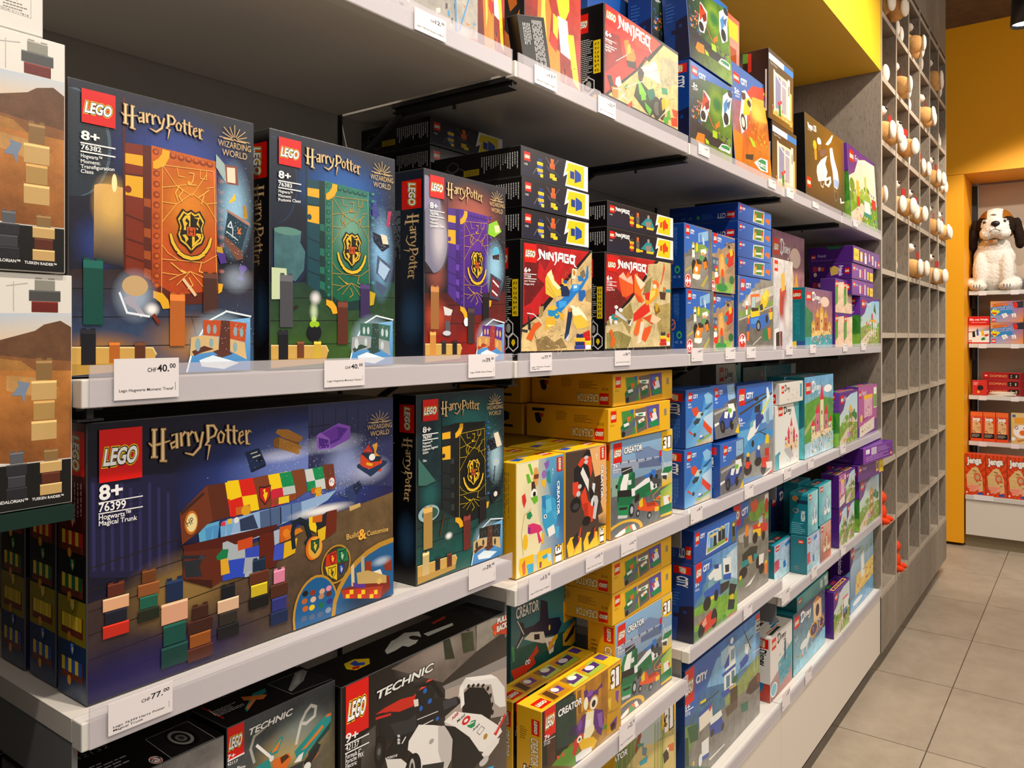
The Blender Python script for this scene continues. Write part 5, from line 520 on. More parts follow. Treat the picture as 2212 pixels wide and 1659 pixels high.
'gok':[('p','#6f6c64',[0,0,1000,0,1000,1000,0,1000],1),('p','#2a66c0',[-3,-7,870,27,870,524,752,500,675,473,637,358,485,323,448,276,264,279,228,381,138,406,120,457,4,468]),('p','#8ab8dc',[485,106,850,29,850,183,485,256]),('p','#5a8ac0',[523,135,599,92,618,225,542,241]),('p','#c8d4dc',[637,172,675,134,714,266,656,305]),('p','#7a9a48',[264,296,675,270,850,320,850,388,300,440],1),('p','#8a867c',[14,531,850,354,850,1022,14,1000],1),('p','#b8a848',[32,724,264,641,264,674,32,756]),('p','#b8a848',[561,953,831,749,831,801,675,963]),('e','#202020',328,636,82,99),('e','#202020',743,568,87,102),('e','#202020',328,726,64,90),('p','#e8821c',[300,704,411,563,599,547,580,649,485,807,300,786]),('p','#f0a030',[337,734,485,623,448,792,319,785]),('e','#f0ece0',411,687,56,41),('p','#f4f0e8',[282,771,561,768,542,836,448,859,282,837]),('p','#303028',[411,529,599,513,618,596,448,609]),('p','#e8821c',[656,559,791,530,811,631,694,674]),('p','#f4f0e8',[561,365,752,330,791,394,675,439,580,431]),('e','#e8a060',646,437,67,38),('p','#5a9a58',[523,469,675,439,714,503,542,551]),('p','#f0f0ec',[257,313,337,304,355,501,264,517]),('p','#303030',[264,361,337,354,337,387,271,393]),('e','#e8c020',306,287,31,21),('p','#e8d020',[392,299,467,291,467,391,392,407]),('e','#e8c020',435,279,32,18),('e','#c82018',120,892,114,118),('e','#f4f0ec',120,885,100,100),('e','#c82018',122,886,87,88),('t','#ffffff','4+',42,941,221,942,113,{'b':.04}),('m','lego',50,19,174,171),('t','#f4f4f4','CITY',199,139,337,143,66,{'b':.04}),('t','#f4f4f4','60322',50,229,156,225,24,{'b':.01})],
'city_side':[('p','#0e3c88',[0,0,1000,0,1000,1000,0,1000]),('parv','#4a78c0',330,60,640,520,8),('e','#c86a50',260,560,180,90),('e','#0e3c88',260,560,130,65),('l','#c86a50',14,[160,590,360,530]),('e','#3aa050',640,720,150,60),('e','#0e3c88',640,725,80,32),('t','#8ab0d8','C E',420,850,820,850,35),('parv','#4a78c0',80,680,360,980,5)],
'city_side2':[('p','#0f4596',[0,0,1000,0,1000,1000,0,1000]),('m','lego',230,60,880,200,1),('tv','#e8eef8','CITY',780,230,330,430,'#0a2a66'),('parv','#4a80c8',150,500,780,960,9)],
'city_side3':[('p','#0c3a86',[0,0,1000,0,1000,1000,0,1000]),('m','lego',300,30,900,130,1),('tv','#e8eef8','CITY',820,160,420,300,'#0a2a66'),('par','#3a68b0',120,330,520,560,6),('p','#171a3a',[500,560,1000,520,1000,1000,380,1000]),('p','#0c3a86',[640,600,760,600,760,640,640,640]),('p','#171a3a',[300,650,520,650,520,700,300,700])],
'heli4':[('p','#a88a6a',[0,0,1000,0,1000,1000,0,1000],1),('p','#2a66c0',[-3,2,1018,30,1018,87,619,111,619,185,364,265,322,233,240,260,199,335,-3,355]),('p','#4a5a78',[-3,407,281,417,322,684,-3,654],1),('p','#8a9ab0',[57,455,138,457,138,519,57,517]),('p','#8a9ab0',[178,462,260,464,260,527,178,525]),('p','#e8a030',[322,359,490,307,533,632,427,749,322,648]),('p','#f0d060',[385,390,469,364,490,635,427,676]),('s','#f0c070',.8,448,575,253,263),('p','#c82818',[619,332,882,213,972,261,927,490,706,545,597,480]),('p','#e8c020',[750,245,882,195,905,305,794,352]),('l','#303030',12,[512,177,972,64]),('l','#303030',9,[662,97,882,139]),('e','#303028',732,178,61,32),('p','#2a8a98',[554,374,706,379,662,493,576,482]),('l','#404040',7,[576,647,972,430]),('l','#404040',7,[662,659,1018,483]),('p','#8ab050',[-3,742,927,828,882,999,-3,989],1),('e','#2a8a40',427,912,231,72),('e','#e84818',448,666,63,81),('p','#707068',[406,732,512,725,554,850,385,860]),('p','#d83020',[118,752,322,720,281,866,138,857]),('p','#f0f0ec',[118,663,240,654,260,742,126,760]),('e','#e8c020',189,609,51,40),('p','#d82818',[118,556,248,555,240,600,126,600]),('e','#2a6a30',860,757,111,75),('e','#c82018',57,898,100,106),('e','#f4f0ec',59,898,82,92),('e','#c82018',59,898,70,78),('t','#ffffff','4+',5,945,126,956,97,{'b':.04}),('m','lego',69,-3,207,173),('t','#f4f4f4','CITY',232,126,406,134,72,{'b':.04}),('t','#f4f4f4','60318',69,227,166,231,21,{'b':.01})],
'cityflat':[('g',['#1a50a8','#3a78c8','#3a70c0','#184898'],[0,0,1000,0,1000,1000,0,1000]),('p','#f0e8e0',[446,118,770,42,754,848,420,857]),('p','#3f7a38',[461,167,754,104,737,809,446,823]),('p','#e0b020',[471,372,525,365,509,770,452,777]),('p','#d84820',[471,311,528,296,522,398,471,408]),('p','#e0e0dc',[525,547,704,490,687,624,509,679]),('p','#c84020',[687,224,744,216,730,473,677,477]),('p','#e0b020',[687,501,737,487,724,787,677,785]),('l','#c84828',5,[446,148,764,78]),('p','#e8681c',[811,451,872,380,879,626,804,643]),('p','#e8681c',[889,431,958,355,941,713,872,725]),('m','lego',37,136,102,421),('t','#f4f4f4','CITY',116,340,188,342,122,{'b':.04}),('t','#d8e0f0','60325',28,547,75,538,46,{'b':0})],
'cityflat_side':[('p','#0c3480',[0,0,1000,0,1000,1000,0,1000]),('m','lego',840,480,950,860,2),('ti','#c8d4e8','CITY',825,860,700,560,'#0a2a66'),('par','#3a60a8',480,500,680,860,5),('t','#6a90c8','C E',180,760,340,760,120),('e','#3a9a50',430,700,25,120),('par','#2a50a0',30,300,350,520,3)],
'mixer':[('p','#8a867c',[0,0,1000,0,1000,1000,0,1000],1),('p','#2a66c0',[36,4,606,-10,591,50,457,75,442,134,341,155,326,227,200,249,172,307,103,324,103,352,22,363]),('p','#c8c4b8',[341,198,1000,64,1000,201,172,418,90,394],1),('p','#7a9a48',[22,487,1000,277,1000,338,22,562],1),('l','#d8d4c8',10,[22,590,1000,360]),('p','#6a665e',[22,604,1000,383,1000,931,22,920],1),('l','#e8e4d8',10,[398,924,636,810]),('p','#e8c018',[591,430,636,252,791,124,870,163,854,269,791,362,667,456]),('p','#f0d848',[667,250,791,131,838,195,760,304]),('p','#303028',[591,371,667,338,697,426,606,444]),('p','#e86a1c',[326,234,576,204,591,247,486,253,471,420,341,411]),('p','#a8c8c8',[369,267,471,254,457,406,355,411]),('p','#e8c818',[326,454,576,416,591,517,341,554]),('p','#2a2a28',[355,411,561,409,546,446,369,467]),('p','#2a6ac0',[312,554,576,518,838,465,870,614,667,707,369,696,312,639]),('p','#4a90d8',[341,568,561,540,546,621,341,639]),('e','#181818',553,657,67,80),('e','#909090',553,661,37,47),('e','#181818',799,556,39,60),('p','#e8c018',[854,464,983,445,967,552,886,569]),('p','#e8681c',[854,419,934,401,918,462]),('p','#d84820',[242,556,306,547,298,640,242,641]),('e','#e8c020',274,538,32,24),('p','#2a50a0',[227,641,312,639,298,739,227,739]),('p','#e8701c',[227,739,298,739,284,866,233,866]),('p','#1a7a48',[697,706,886,682,854,870,713,869]),('p','#e8701c',[822,690,918,674,918,840,854,855]),('e','#706c64',384,817,43,50),('p','#f0f0ec',[194,333,256,323,242,514,200,515]),('p','#c83028',[200,389,250,384,244,443,200,448]),('e','#c82018',107,869,105,107),('e','#f4f0ec',109,874,90,102),('e','#c82018',109,881,79,96),('t','#ffffff','4+',41,900,200,901,97,{'b':.04}),('m','lego',63,36,172,192),('t','#f4f4f4','CITY',200,151,346,147,68,{'b':.04}),('t','#f4f4f4','60325',49,251,131,249,23,{'b':.01})],
'plane':[('g',['#1f62bc','#3a94d8','#a8c8e0','#5aa0d8'],[0,0,1000,0,1000,1000,0,1000]),('p','#2a70c4',[-2,-5,1018,12,997,141,649,223,569,453,259,494,184,586,6,700]),('p','#bcd8ec',[609,524,997,452,997,764,729,670]),('p','#8ac0e4',[649,121,811,79,976,157,934,275,729,296]),('p','#c0b8a0',[336,964,976,900,976,1004,374,1019],1),('p','#8aa858',[374,902,934,827,955,863,452,961]),('p','#e04a24',[203,334,393,314,491,447,374,504,259,445]),('p','#e04a24',[530,618,629,568,955,760,934,861,811,814]),('p','#7ac0e8',[297,580,609,439,811,370,831,405,649,527,413,674]),('p','#5ab0e0',[165,699,413,640,649,561,609,659,336,766,222,779]),('p','#d83828',[91,692,259,783,222,795,102,734]),('p','#30404a',[259,577,374,521,530,534,452,611,317,631]),('p','#c0d8d0',[336,501,452,410,589,421,530,517]),('p','#3a4a54',[510,448,609,423,629,475,550,502]),('p','#2a6090',[649,375,955,277,976,304,770,401]),('e','#404040',307,800,48,37),('p','#3a70b8',[471,880,629,855,649,891,510,909]),('e','#f0f0f0',540,850,49,20),('m','lego',79,48,222,204),('t','#f4f4f4','CITY',252,156,420,158,66,{'b':.04}),('t','#f4f4f4','5+',72,267,176,271,40,{'b':.03}),('t','#f4f4f4','60323',72,313,203,317,29,{'b':.01})],
'polcar':[('p','#6a6a6c',[0,0,1000,0,1000,1000,0,1000],1),('p','#2a66c0',[-1,-9,1037,15,950,66,737,98,653,354,449,381,408,435,95,440,-1,443]),('p','#90b8d8',[653,24,950,14,950,298,653,313]),('l','#2a4a88',6,[695,195,907,207]),('l','#2a4a88',6,[737,36,737,285]),('l','#2a4a88',6,[864,33,864,263]),('p','#a8a8a4',[18,506,612,429,653,478,37,549]),('p','#484848',[612,347,994,283,950,487,737,471],1),('p','#e8e8e4',[-20,715,250,688,172,733,-20,774]),('p','#26408a',[250,628,408,516,653,519,907,564,886,685,653,828,449,869,211,801,172,693]),('p','#e8ece8',[612,388,864,389,907,543,653,540]),('p','#e8ece8',[449,524,612,532,530,661,408,638]),('p','#e8ece8',[653,519,821,528,737,658,633,659]),('e','#78b838',674,517,83,46),('e','#101010',309,800,98,120),('e','#404040',299,788,49,70),('e','#101010',685,803,73,93),('p','#3050a8',[408,658,612,676,571,812,408,820]),('l','#d8d848',8,[716,778,886,664]),('p','#e8c020',[800,961,972,807,972,996]),('m','lego',125,49,277,222),('t','#f4f4f4','CITY',305,176,457,175,80,{'b':.04}),('t','#f4f4f4','5+',114,281,211,281,55,{'b':.03}),('t','#f4f4f4','60312',114,335,218,338,30,{'b':.01})],
'pheli':[('g',['#2264bc','#3a88d0','#8a8c88','#2a80c8'],[0,0,1000,0,1000,1000,0,1000]),('p','#2666c0',[-4,3,1010,-4,994,71,485,151,345,356,1,428]),('p','#a8cce4',[688,165,994,105,994,417,658,430]),('p','#78a0c0',[778,329,869,268,885,452,793,455]),('p','#3a90d0',[1,490,994,521,994,578,26,743],1),('p','#8a8a84',[130,747,994,613,994,988,104,942],1),('p','#5aa8d8',[26,452,485,457,156,655,1,698]),('l','#403830',22,[65,283,978,121]),('l','#403830',16,[104,198,778,115]),('e','#2a2622',513,158,57,22),('p','#e8ece8',[250,550,373,413,629,316,808,196,869,154,869,200,658,386,485,523,290,576]),('p','#e8ece8',[793,59,839,50,900,157,808,196]),('p','#26408a',[485,326,658,285,718,380,485,479]),('p','#2a2a2c',[457,236,629,216,600,303,457,301]),('p','#6ab0b8',[331,398,429,364,415,439,331,452]),('p','#c8d848',[629,316,869,177,885,195,658,341]),('l','#303030',8,[457,519,778,498]),('e','#202020',408,617,35,38),('l','#303030',10,[600,513,808,569]),('p','#e8c818',[778,577,869,576,869,667,748,653]),('e','#e8c020',816,579,38,19),('e','#181818',277,863,108,64),('p','#d83828',[210,768,373,802,290,865,210,843]),('e','#e8c020',277,719,41,27),('p','#202838',[236,730,318,741,318,794,223,781]),('e','#181818',556,823,100,49),('p','#2a50a0',[499,688,600,690,629,783,485,774]),('e','#f0f0ec',571,678,35,25),('e','#181818',703,927,74,56),('p','#d83020',[658,798,869,804,839,925,658,898]),('p','#c82818',[748,709,869,713,869,804,748,788]),('p','#e8e0d8',[778,859,963,874,963,943,808,932]),('p','#f0f0ec',[600,1011,963,943,931,973,718,1019]),('p','#d83828',[748,1001,978,957,969,984]),('l','#e8eef4',20,[969,6,994,371]),('m','lego',39,31,196,200),('t','#f4f4f4','CITY',231,138,423,138,60,{'b':.05}),('t','#f4f4f4','5+',31,364,130,368,47,{'b':.03}),('l','#f0f0f0',8,[26,377,196,380]),('t','#f4f4f4','60243',31,405,143,409,20,{'b':.01})],
'poltruck':[('g',['#1f62bc','#78b0e0','#7a9a48','#5a8a30'],[0,0,1000,0,1000,1000,0,1000],1),('p','#2264bc',[4,-3,387,35,387,164,271,206,248,296,180,326,169,433,69,462,-18,549]),('p','#b8d0e0',[730,110,1006,52,1006,542,833,446],1),('p','#7ab038',[-18,562,202,559,993,690,993,996,4,859],1),('p','#8a8478',[-18,658,482,719,482,806,-18,781],1),('p','#c8c4b8',[387,522,730,512,756,537,435,598]),('p','#e8ece8',[294,243,482,170,605,184,617,394,482,372,317,295]),('p','#26408a',[435,138,543,162,543,221,446,200]),('p','#e8ece8',[642,124,833,161,846,421,655,379]),('p','#303438',[692,230,794,252,794,357,700,337]),('p','#2a5cb8',[655,350,846,391,833,477,655,423]),('p','#78a8b8',[294,328,435,296,435,440,305,418]),('p','#2a5cb8',[271,418,580,395,580,585,317,578,225,512,202,419]),('p','#e8d020',[271,531,531,551,531,580,317,593]),('e','#181818',277,597,86,92),('e','#181818',482,567,48,79),('p','#303030',[580,453,807,482,782,576,580,600]),('p','#202428',[807,527,993,613,912,734,782,681]),('p','#d83820',[91,802,364,726,482,835,458,954,158,944]),('e','#181818',152,899,72,97),('e','#181818',435,857,71,129),('p','#e8a090',[158,819,248,761,271,856,202,881]),('p','#d83820',[294,838,482,864,482,922,202,965]),('e','#e8c020',860,743,52,45),('p','#202830',[782,741,939,806,912,931,756,880]),('p','#4a9a30',[630,899,730,928,730,1017,642,993]),('p','#c84828',[730,973,979,975,979,1021,756,1029]),('m','lego',36,-5,162,249),('t','#f4f4f4','CITY',187,147,336,145,77,{'b':.05}),('t','#f4f4f4','5+',21,284,102,296,47,{'b':.03}),('t','#f4f4f4','60276',21,339,102,351,27,{'b':.01})],
'polflat':[('g',['#1a56b4','#2468c4','#2468c4','#164aa0'],[0,0,1000,0,1000,1000,0,1000]),('p','#e8e4dc',[298,233,820,248,786,861,255,910]),('p','#6aa8dc',[317,272,805,272,773,817,279,870]),('p','#c0d8ec',[346,364,592,368,592,772,298,787]),('p','#88a848',[279,870,773,817,773,697,298,722]),('p','#5a90c0',[348,431,416,446,421,780,343,772]),('e','#e8c020',382,398,26,57),('p','#2a50a0',[353,336,411,350,382,274]),('p','#202428',[433,425,502,440,507,777,428,769]),('e','#e8c020',467,391,27,58),('p','#2a50a0',[438,329,497,343,467,266]),('p','#202428',[544,352,615,367,620,708,539,700]),('e','#e8c020',579,317,27,58),('p','#2a50a0',[549,255,610,269,579,191]),('p','#202428',[633,345,705,360,710,704,628,696]),('e','#e8c020',669,310,28,59),('p','#2a50a0',[638,247,700,261,669,183]),('p','#c82018',[720,711,773,714,773,817,726,818]),('p','#5a6a58',[879,286,988,252,975,979,874,976]),('p','#202428',[893,434,961,444,961,794,901,787]),('e','#e8c020',928,396,27,61),('m','lego',27,72,112,430),('t','#f4f4f4','CITY',130,303,232,301,121,{'b':.05}),('t','#f4f4f4','60276',22,469,85,484,47,{'b':.01})],
'tractor':[('p','#7a766c',[0,0,1000,0,1000,1000,0,1000],1),('p','#2a66c0',[1,-1,435,-4,406,161,291,160,262,241,123,255,95,334,14,316]),('p','#7aa840',[406,139,1027,36,1027,303,465,238],1),('p','#e0572c',[465,51,615,22,691,92,615,156,524,150]),('l','#8a3020',9,[554,145,584,206]),('p','#8a867c',[319,274,994,343,994,505,262,456],1),('p','#a8a49a',[123,318,494,310,494,464,150,388]),('p','#5a564e',[262,348,406,335,406,477,291,484]),('p','#e8821c',[319,252,406,248,406,368,319,371]),('p','#d03020',[509,291,676,302,801,214,880,229,864,329,977,351,961,429,801,430,554,344]),('p','#e8c020',[524,338,769,366,753,454,554,400]),('e','#181818',599,437,76,61),('e','#181818',840,461,55,57),('p','#c83828',[801,327,994,343,961,429,801,407]),('p','#a8c0c0',[707,241,832,231,816,319,707,308]),('e','#e8c020',714,321,38,22),('p','#2a302c',[234,535,465,502,676,538,615,669,377,689,234,664]),('p','#1a8a88',[206,604,435,615,435,670,234,675]),('p','#1a8a88',[554,599,707,624,615,669,554,666]),('e','#141414',262,730,113,59),('e','#141414',707,719,93,73),('p','#c89048',[377,591,494,596,524,681,435,681]),('p','#e8e4dc',[707,646,864,660,832,767,707,759]),('e','#181818',785,812,78,57),('p','#4a9a30',[150,760,234,772,234,857,150,846]),('e','#e8c020',185,759,35,21),('p','#e8e8e4',[291,894,524,847,615,825,465,897]),('p','#e87a28',[864,775,961,775,945,910,880,905]),('e','#e8c020',920,771,40,17),('p','#f0ece8',[880,22,1020,17,1020,116,880,125]),('e','#d83020',937,147,57,81),('t','#ffffff','CITY',220,136,406,117,65,{'b':.05}),('m','lego',-118,-22,184,214)],
'station':[('g',['#1f58b0','#2a80c8','#8a8a80','#4a6a38'],[0,0,1000,0,1000,1000,0,1000],1),('p','#2460b8',[39,19,431,35,378,142,326,174,249,199,224,254,163,284,127,347,45,394,-34,407,-50,395]),('p','#78b0dc',[378,114,940,96,940,440,486,391,249,287],1),('p','#a8cce4',[431,90,542,78,542,228,431,219]),('p','#8ab0c8',[658,181,874,202,858,393,658,354]),('p','#8a9a58',[486,530,990,408,1007,623,811,692,486,716],1),('p','#6a8a40',[-50,428,139,511,163,753,-50,725],1),('p','#807c74',[163,562,1007,664,1015,967,352,1037,-11,755],1),('p','#2a5a38',[22,471,139,511,151,657,57,623]),('p','#2a5030',[-50,528,34,555,45,799,-50,725]),('p','#e8ece8',[472,336,542,97,614,128,629,241,629,508,472,484]),('p','#2a50a8',[445,291,629,298,629,327,452,323]),('p','#2a50a8',[472,243,542,153,542,266,486,270]),('p','#7aa8c8',[564,147,614,147,614,242,564,241]),('p','#58809a',[500,344,549,355,549,458,500,455]),('p','#58809a',[571,340,614,347,614,461,571,453]),('p','#2a50a8',[431,448,614,480,629,527,445,503]),('p','#e8e0d0',[157,462,313,471,326,605,163,605]),('p','#2a50a8',[157,445,313,453,319,484,157,480]),('l','#303438',10,[175,397,405,413]),('p','#e8d020',[169,358,243,371,237,394,175,379]),('l','#404040',8,[237,402,287,400]),('l','#403c38',16,[756,70,858,293]),('l','#403c38',12,[827,196,891,181]),('p','#2a50b0',[688,333,780,308,827,315,811,385,703,400]),('p','#e8ece8',[764,201,827,226,811,326,764,280]),('l','#303030',7,[673,401,827,355]),('l','#d8dce0',8,[907,300,907,542]),('l','#d8dce0',8,[956,308,956,552]),('l','#d8dce0',8,[891,352,1041,375]),('e','#e8ece8',578,65,22,28),('e','#2a6a30',621,442,36,33),('p','#4a3028',[827,603,973,592,1015,628,1015,741,858,733,780,672]),('p','#8a4030',[940,603,1015,608,1007,685,956,684]),('p','#4a3a28',[556,500,658,517,658,681,556,642]),('p','#e8c020',[542,473,629,489,629,508,542,491]),('p','#1a6a50',[703,730,811,761,811,851,718,817]),('p','#5a4a3a',[486,623,658,642,658,719,514,716]),('p','#e8ece8',[287,578,431,595,445,650,300,667]),('p','#2a4aa0',[281,636,431,660,472,743,431,788,300,739]),('e','#202020',316,719,23,31),('e','#202020',452,761,20,32),('p','#c83820',[274,490,313,462,319,484,287,516]),('p','#e8ece8',[187,710,274,721,274,854,187,832]),('p','#2a50a8',[187,832,274,854,274,889,187,867]),('p','#e8e8e4',[287,935,486,939,472,928,274,916]),('e','#e8c020',92,814,11,20),('e','#e8ece8',172,846,21,52),('p','#c82018',[931,15,1032,14,1037,84,936,64]),('p','#e8ece8',[931,61,1041,81,1041,199,931,183]),('p','#303438',[940,71,1032,87,1032,190,940,177]),('t','#e8ece8','ROAD',945,113,1029,126,30,{'b':.03}),('t','#e8ece8','PLATES',945,159,1029,173,25,{'b':.03}),('m','lego',-11,5,101,292),('t','#f4f4f4','CITY',117,174,255,202,65,{'b':.05}),('t','#f4f4f4','6+',-14,312,51,335,45,{'b':.02}),('l','#f0f0f0',9,[-17,323,92,345]),('t','#f4f4f4','60316',-17,360,54,384,33,{'b':.01})],
'moto':[('g',['#24343a','#4a7a28','#7a9a30','#26282a'],[0,0,1000,0,1000,1000,0,1000],1),('p','#2c62b4',[25,-6,1029,12,1029,40,736,78,513,95,275,121,25,216]),('s','#a8d040',.7,609,321,263,257),('s','#2a7a48',.8,623,317,167,122),('p','#2c2c30',[-11,620,969,749,969,819,-23,838],1),('m','sketch',0,350,1000,900,3,60,1.3,'#14201a','#2c4a2c','#3a6a30'),('m','scat',38,403,275,643,3,60,'#c04838','#3a5a9a','#2a3a68','#d8b040'),('m','scat',623,643,969,720,5,14,'#5a3a78','#403060','#c8a040'),('p','#f0eee8',[301,243,353,253,459,299,433,440,353,595,250,611,224,527,275,382]),('p','#c8401c',[301,256,353,279,433,334,406,435,327,418,263,490,275,382]),('e','#2a2624',295,536,58,56),('e','#8a2a18',325,295,28,32),('p','#7a2818',[327,392,433,321,433,414,353,463]),('p','#f0eee8',[764,165,910,64,1014,45,969,228,939,461,793,543,736,407]),('p','#4a8ac0',[779,257,880,157,880,296,793,391]),('e','#2a2c30',844,425,65,76),('e','#3a3c40',947,91,67,45),('p','#4a6a90',[851,235,969,157,910,301]),('l','#d87a20',14,[380,456,513,591,595,623]),('p','#e87a1c',[124,851,174,761,327,747,327,852,174,877]),('p','#e8761c',[568,576,679,491,679,560,595,609]),('p','#a8c828',[340,783,419,802,433,839,353,839]),('p','#a8c828',[513,645,623,643,623,724,513,725]),('p','#f4f0ea',[651,826,736,750,851,736,963,750,957,822,736,833]),('p','#2a8a50',[693,815,736,764,851,749,945,754,925,801,764,812]),('t','#ffffff','STUNTZ',702,827,925,830,34,{'b':.04,'o':'#0e4a28'}),('m','lego',50,43,161,139),('t','#f4f4f4','CITY',194,132,353,121,55,{'b':.05}),('t','#f4f4f4','5+',69,272,161,268,42,{'b':.04}),('l','#e8e8e8',8,[38,282,174,277]),('t','#f4f4f4','60299',69,310,161,300,16,{'b':.01})],
'stunt':[('g',['#3a5a9a','#c83818','#b8862c','#b86a18'],[0,0,1000,0,1000,1000,0,1000],1),('p','#3c64ac',[102,2,1078,-6,832,65,565,141,405,222,312,318,43,359]),('p','#d83a18',[405,222,630,93,1078,28,1042,217,630,331,468,324]),('p','#e8a830',[597,209,1006,158,971,390,565,421,532,299]),('s','#f8d860',.8,696,344,300,158),('p','#e87c18',[-14,635,251,644,161,899,-99,903]),('p','#c86010',[251,644,161,899,221,899,312,663]),('p','#f0ece4',[312,223,405,190,565,249,532,353,405,402,374,557,221,640,191,511,281,325]),('p','#4a2c1c',[297,232,405,222,405,296,297,300]),('p','#e8c028',[374,282,532,235,548,295,468,409,281,460]),('e','#38281e',289,516,68,78),('e','#e8d8c0',283,518,44,47),('e','#38281e',487,299,51,32),('m','scat',437,459,936,655,8,40,'#c8901c','#e8b830','#8a6a1c','#a8b830','#d85a18'),('p','#a8c828',[405,624,500,627,597,695,500,702]),('p','#3a3228',[281,816,500,777,468,836,281,857]),('p','#e8761c',[663,443,730,419,730,539,663,563]),('p','#e86a18',[405,889,630,786,832,718,936,733,901,918,468,910]),('p','#f4f0ea',[500,852,696,775,901,762,883,887,663,900]),('p','#2a8a50',[581,827,730,780,849,782,832,884,663,879]),('t','#ffffff','STUNTZ',581,860,838,861,38,{'b':.04,'o':'#0e4a28'}),('p','#e8c818',[936,84,1024,75,1013,100,929,111]),('p','#5a2a48',[936,129,1006,124,988,229,918,234]),('m','lego',107,83,266,172),('t','#f4f4f4','CITY',306,157,475,141,58,{'b':.05}),('t','#f4f4f4','5+',116,281,236,271,47,{'b':.04}),('l','#e8e8e8',8,[107,285,251,274]),('t','#f4f4f4','60293',125,317,236,306,16,{'b':.01})],
'window':[('g',['#4a3a26','#5a4628','#8a6420','#6a4a1c'],[0,0,1000,0,1000,1000,0,1000]),('p','#c8dcec',[0,60,1000,60,1000,150,0,150]),('p','#3a80c8',[600,60,1000,60,1000,150,600,150]),('p','#e8d0b0',[200,270,760,270,760,840,200,840]),('p','#8a8aa8',[260,310,470,310,470,800,260,800]),('p','#a8a0b0',[520,310,690,310,690,800,520,800]),('l','#f4ece0',22,[230,270,330,330,500,390,720,400]),('p','#f0e4d0',[180,250,230,250,260,840,200,840]),('p','#f0e8d8',[760,230,850,230,850,900,760,900]),('p','#4a3a28',[790,330,820,330,820,480,790,480]),('p','#e8c078',[850,420,930,420,930,930,850,930]),('p','#d8a850',[160,840,960,840,960,910,160,910]),('m','scat',150,780,950,900,4,26,'#e8e0d8','#d8502a','#2a8a30','#f0d060','#f8f4f0'),('p','#2a7a28',[380,720,460,700,480,880,390,880]),('e','#d83020',400,700,45,30),('e','#d83020',480,660,35,25),('t','#d0c8b8','Flower Window',60,200,330,200,35)],
'window_side':[('p','#14110e',[0,0,1000,0,1000,1000,0,1000]),('p','#4a8a2a',[0,20,200,20,200,160,0,160]),('p','#b02818',[200,30,340,30,340,300,200,300]),('p','#d8d4cc',[880,300,940,300,940,900,880,900])],
'scooter':[('g',['#5e4a20','#8a6220','#4a4034','#2c2822'],[0,0,1000,0,1000,1000,0,1000]),('s','#a8741c',.7,694,240,427,404),('p','#f0eeea',[487,201,610,88,665,32,694,35,637,128,554,192]),('p','#e8ecf0',[596,215,665,181,722,313,809,439,839,558,780,661,694,645,665,478,610,346]),('p','#98b8e0',[665,553,839,545,809,641,708,641]),('p','#f4f2ee',[266,518,368,418,527,322,473,435,527,517,473,628,292,687,254,592]),('e','#d0d4dc',362,568,84,89),('p','#e8e8e4',[447,611,610,543,623,613,554,692,447,683]),('p','#2a2622',[487,636,582,587,554,643,500,669]),('l','#f0eee8',12,[343,674,355,718,407,729,420,678]),('l','#b8b0a0',8,[694,645,722,813]),('e','#6a6050',751,740,57,72),('e','#4a4030',754,743,37,50),('e','#f0eee8',330,219,51,44),('p','#8a5a28',[292,264,381,235,368,311,304,337]),('e','#e8b820',223,292,43,52),('p','#c8901c',[204,350,266,331,266,448,216,463]),('p','#7a5a50',[343,331,447,262,527,273,420,366,343,378]),('l','#f4f2ee',9,[610,137,680,27]),('p','#f0f0ec',[854,751,883,738,898,786,974,762,974,782,868,812]),('t','#f4f2ec','Vespa 125',59,152,266,132,65,{'b':.04}),('t','#d8d4c8','10298',59,175,131,167,14,{'b':0}),('m','lego',20,696,114,808)],
'scooter_side':[('p','#0e0c0b',[0,0,1000,0,1000,1000,0,1000]),('m','lego',60,80,330,210),('l','#c8c8c8',6,[80,300,300,310,500,280]),('t','#b8b8b8','~',100,480,500,480,30),('p','#8a9ab8',[330,600,420,600,420,740,330,740])],
'plain_purple':[('p','#5a2080',[0,0,1000,0,1000,1000,0,1000],1),('p','#3a1460',[0,850,1000,850,1000,1000,0,1000]),('p','#e8c820',[880,30,960,30,960,80,880,80]),('e','#e8e0f0',300,30,20,20),('e','#f0d0e8',600,25,30,15)],
'friendsA':[('g',['#e4dcd0','#e4dcd0','#e8e4c8','#d8d8a0'],[0,0,1000,0,1000,1000,0,1000]),('p','#5a2080',[0,0,1000,0,1000,40,600,60,350,130,200,330,0,420]),('p','#6aa02c',[0,620,300,560,1000,640,1000,1000,0,1000],1),('p','#d8ccb0',[0,900,400,700,700,660,760,690,500,800,300,1000,0,1000]),('m','trees',0,330,1000,700,11,6),('m','scat',180,480,960,960,11,130,'#e8a020','#d84028','#f4f0e8','#5a9a30','#8ac0d8','#e878a8','#f0d040','#b06030','#3a7a28','#f8ecd8','#7a4a90','#c8e0a0'),('p','#d83020',[230,640,330,640,330,760,230,760]),('p','#e8b020',[250,420,330,420,330,620,250,620]),('p','#b0c838',[560,300,620,300,620,560,560,560]),('p','#e8e8e4',[500,640,720,640,720,800,500,800]),('p','#2a8a78',[470,800,760,800,760,850,470,850]),('p','#c83028',[800,560,960,560,960,700,800,700]),('m','lego',50,60,210,210),('tf','#fff4f8','Friends',240,170,300,90)],
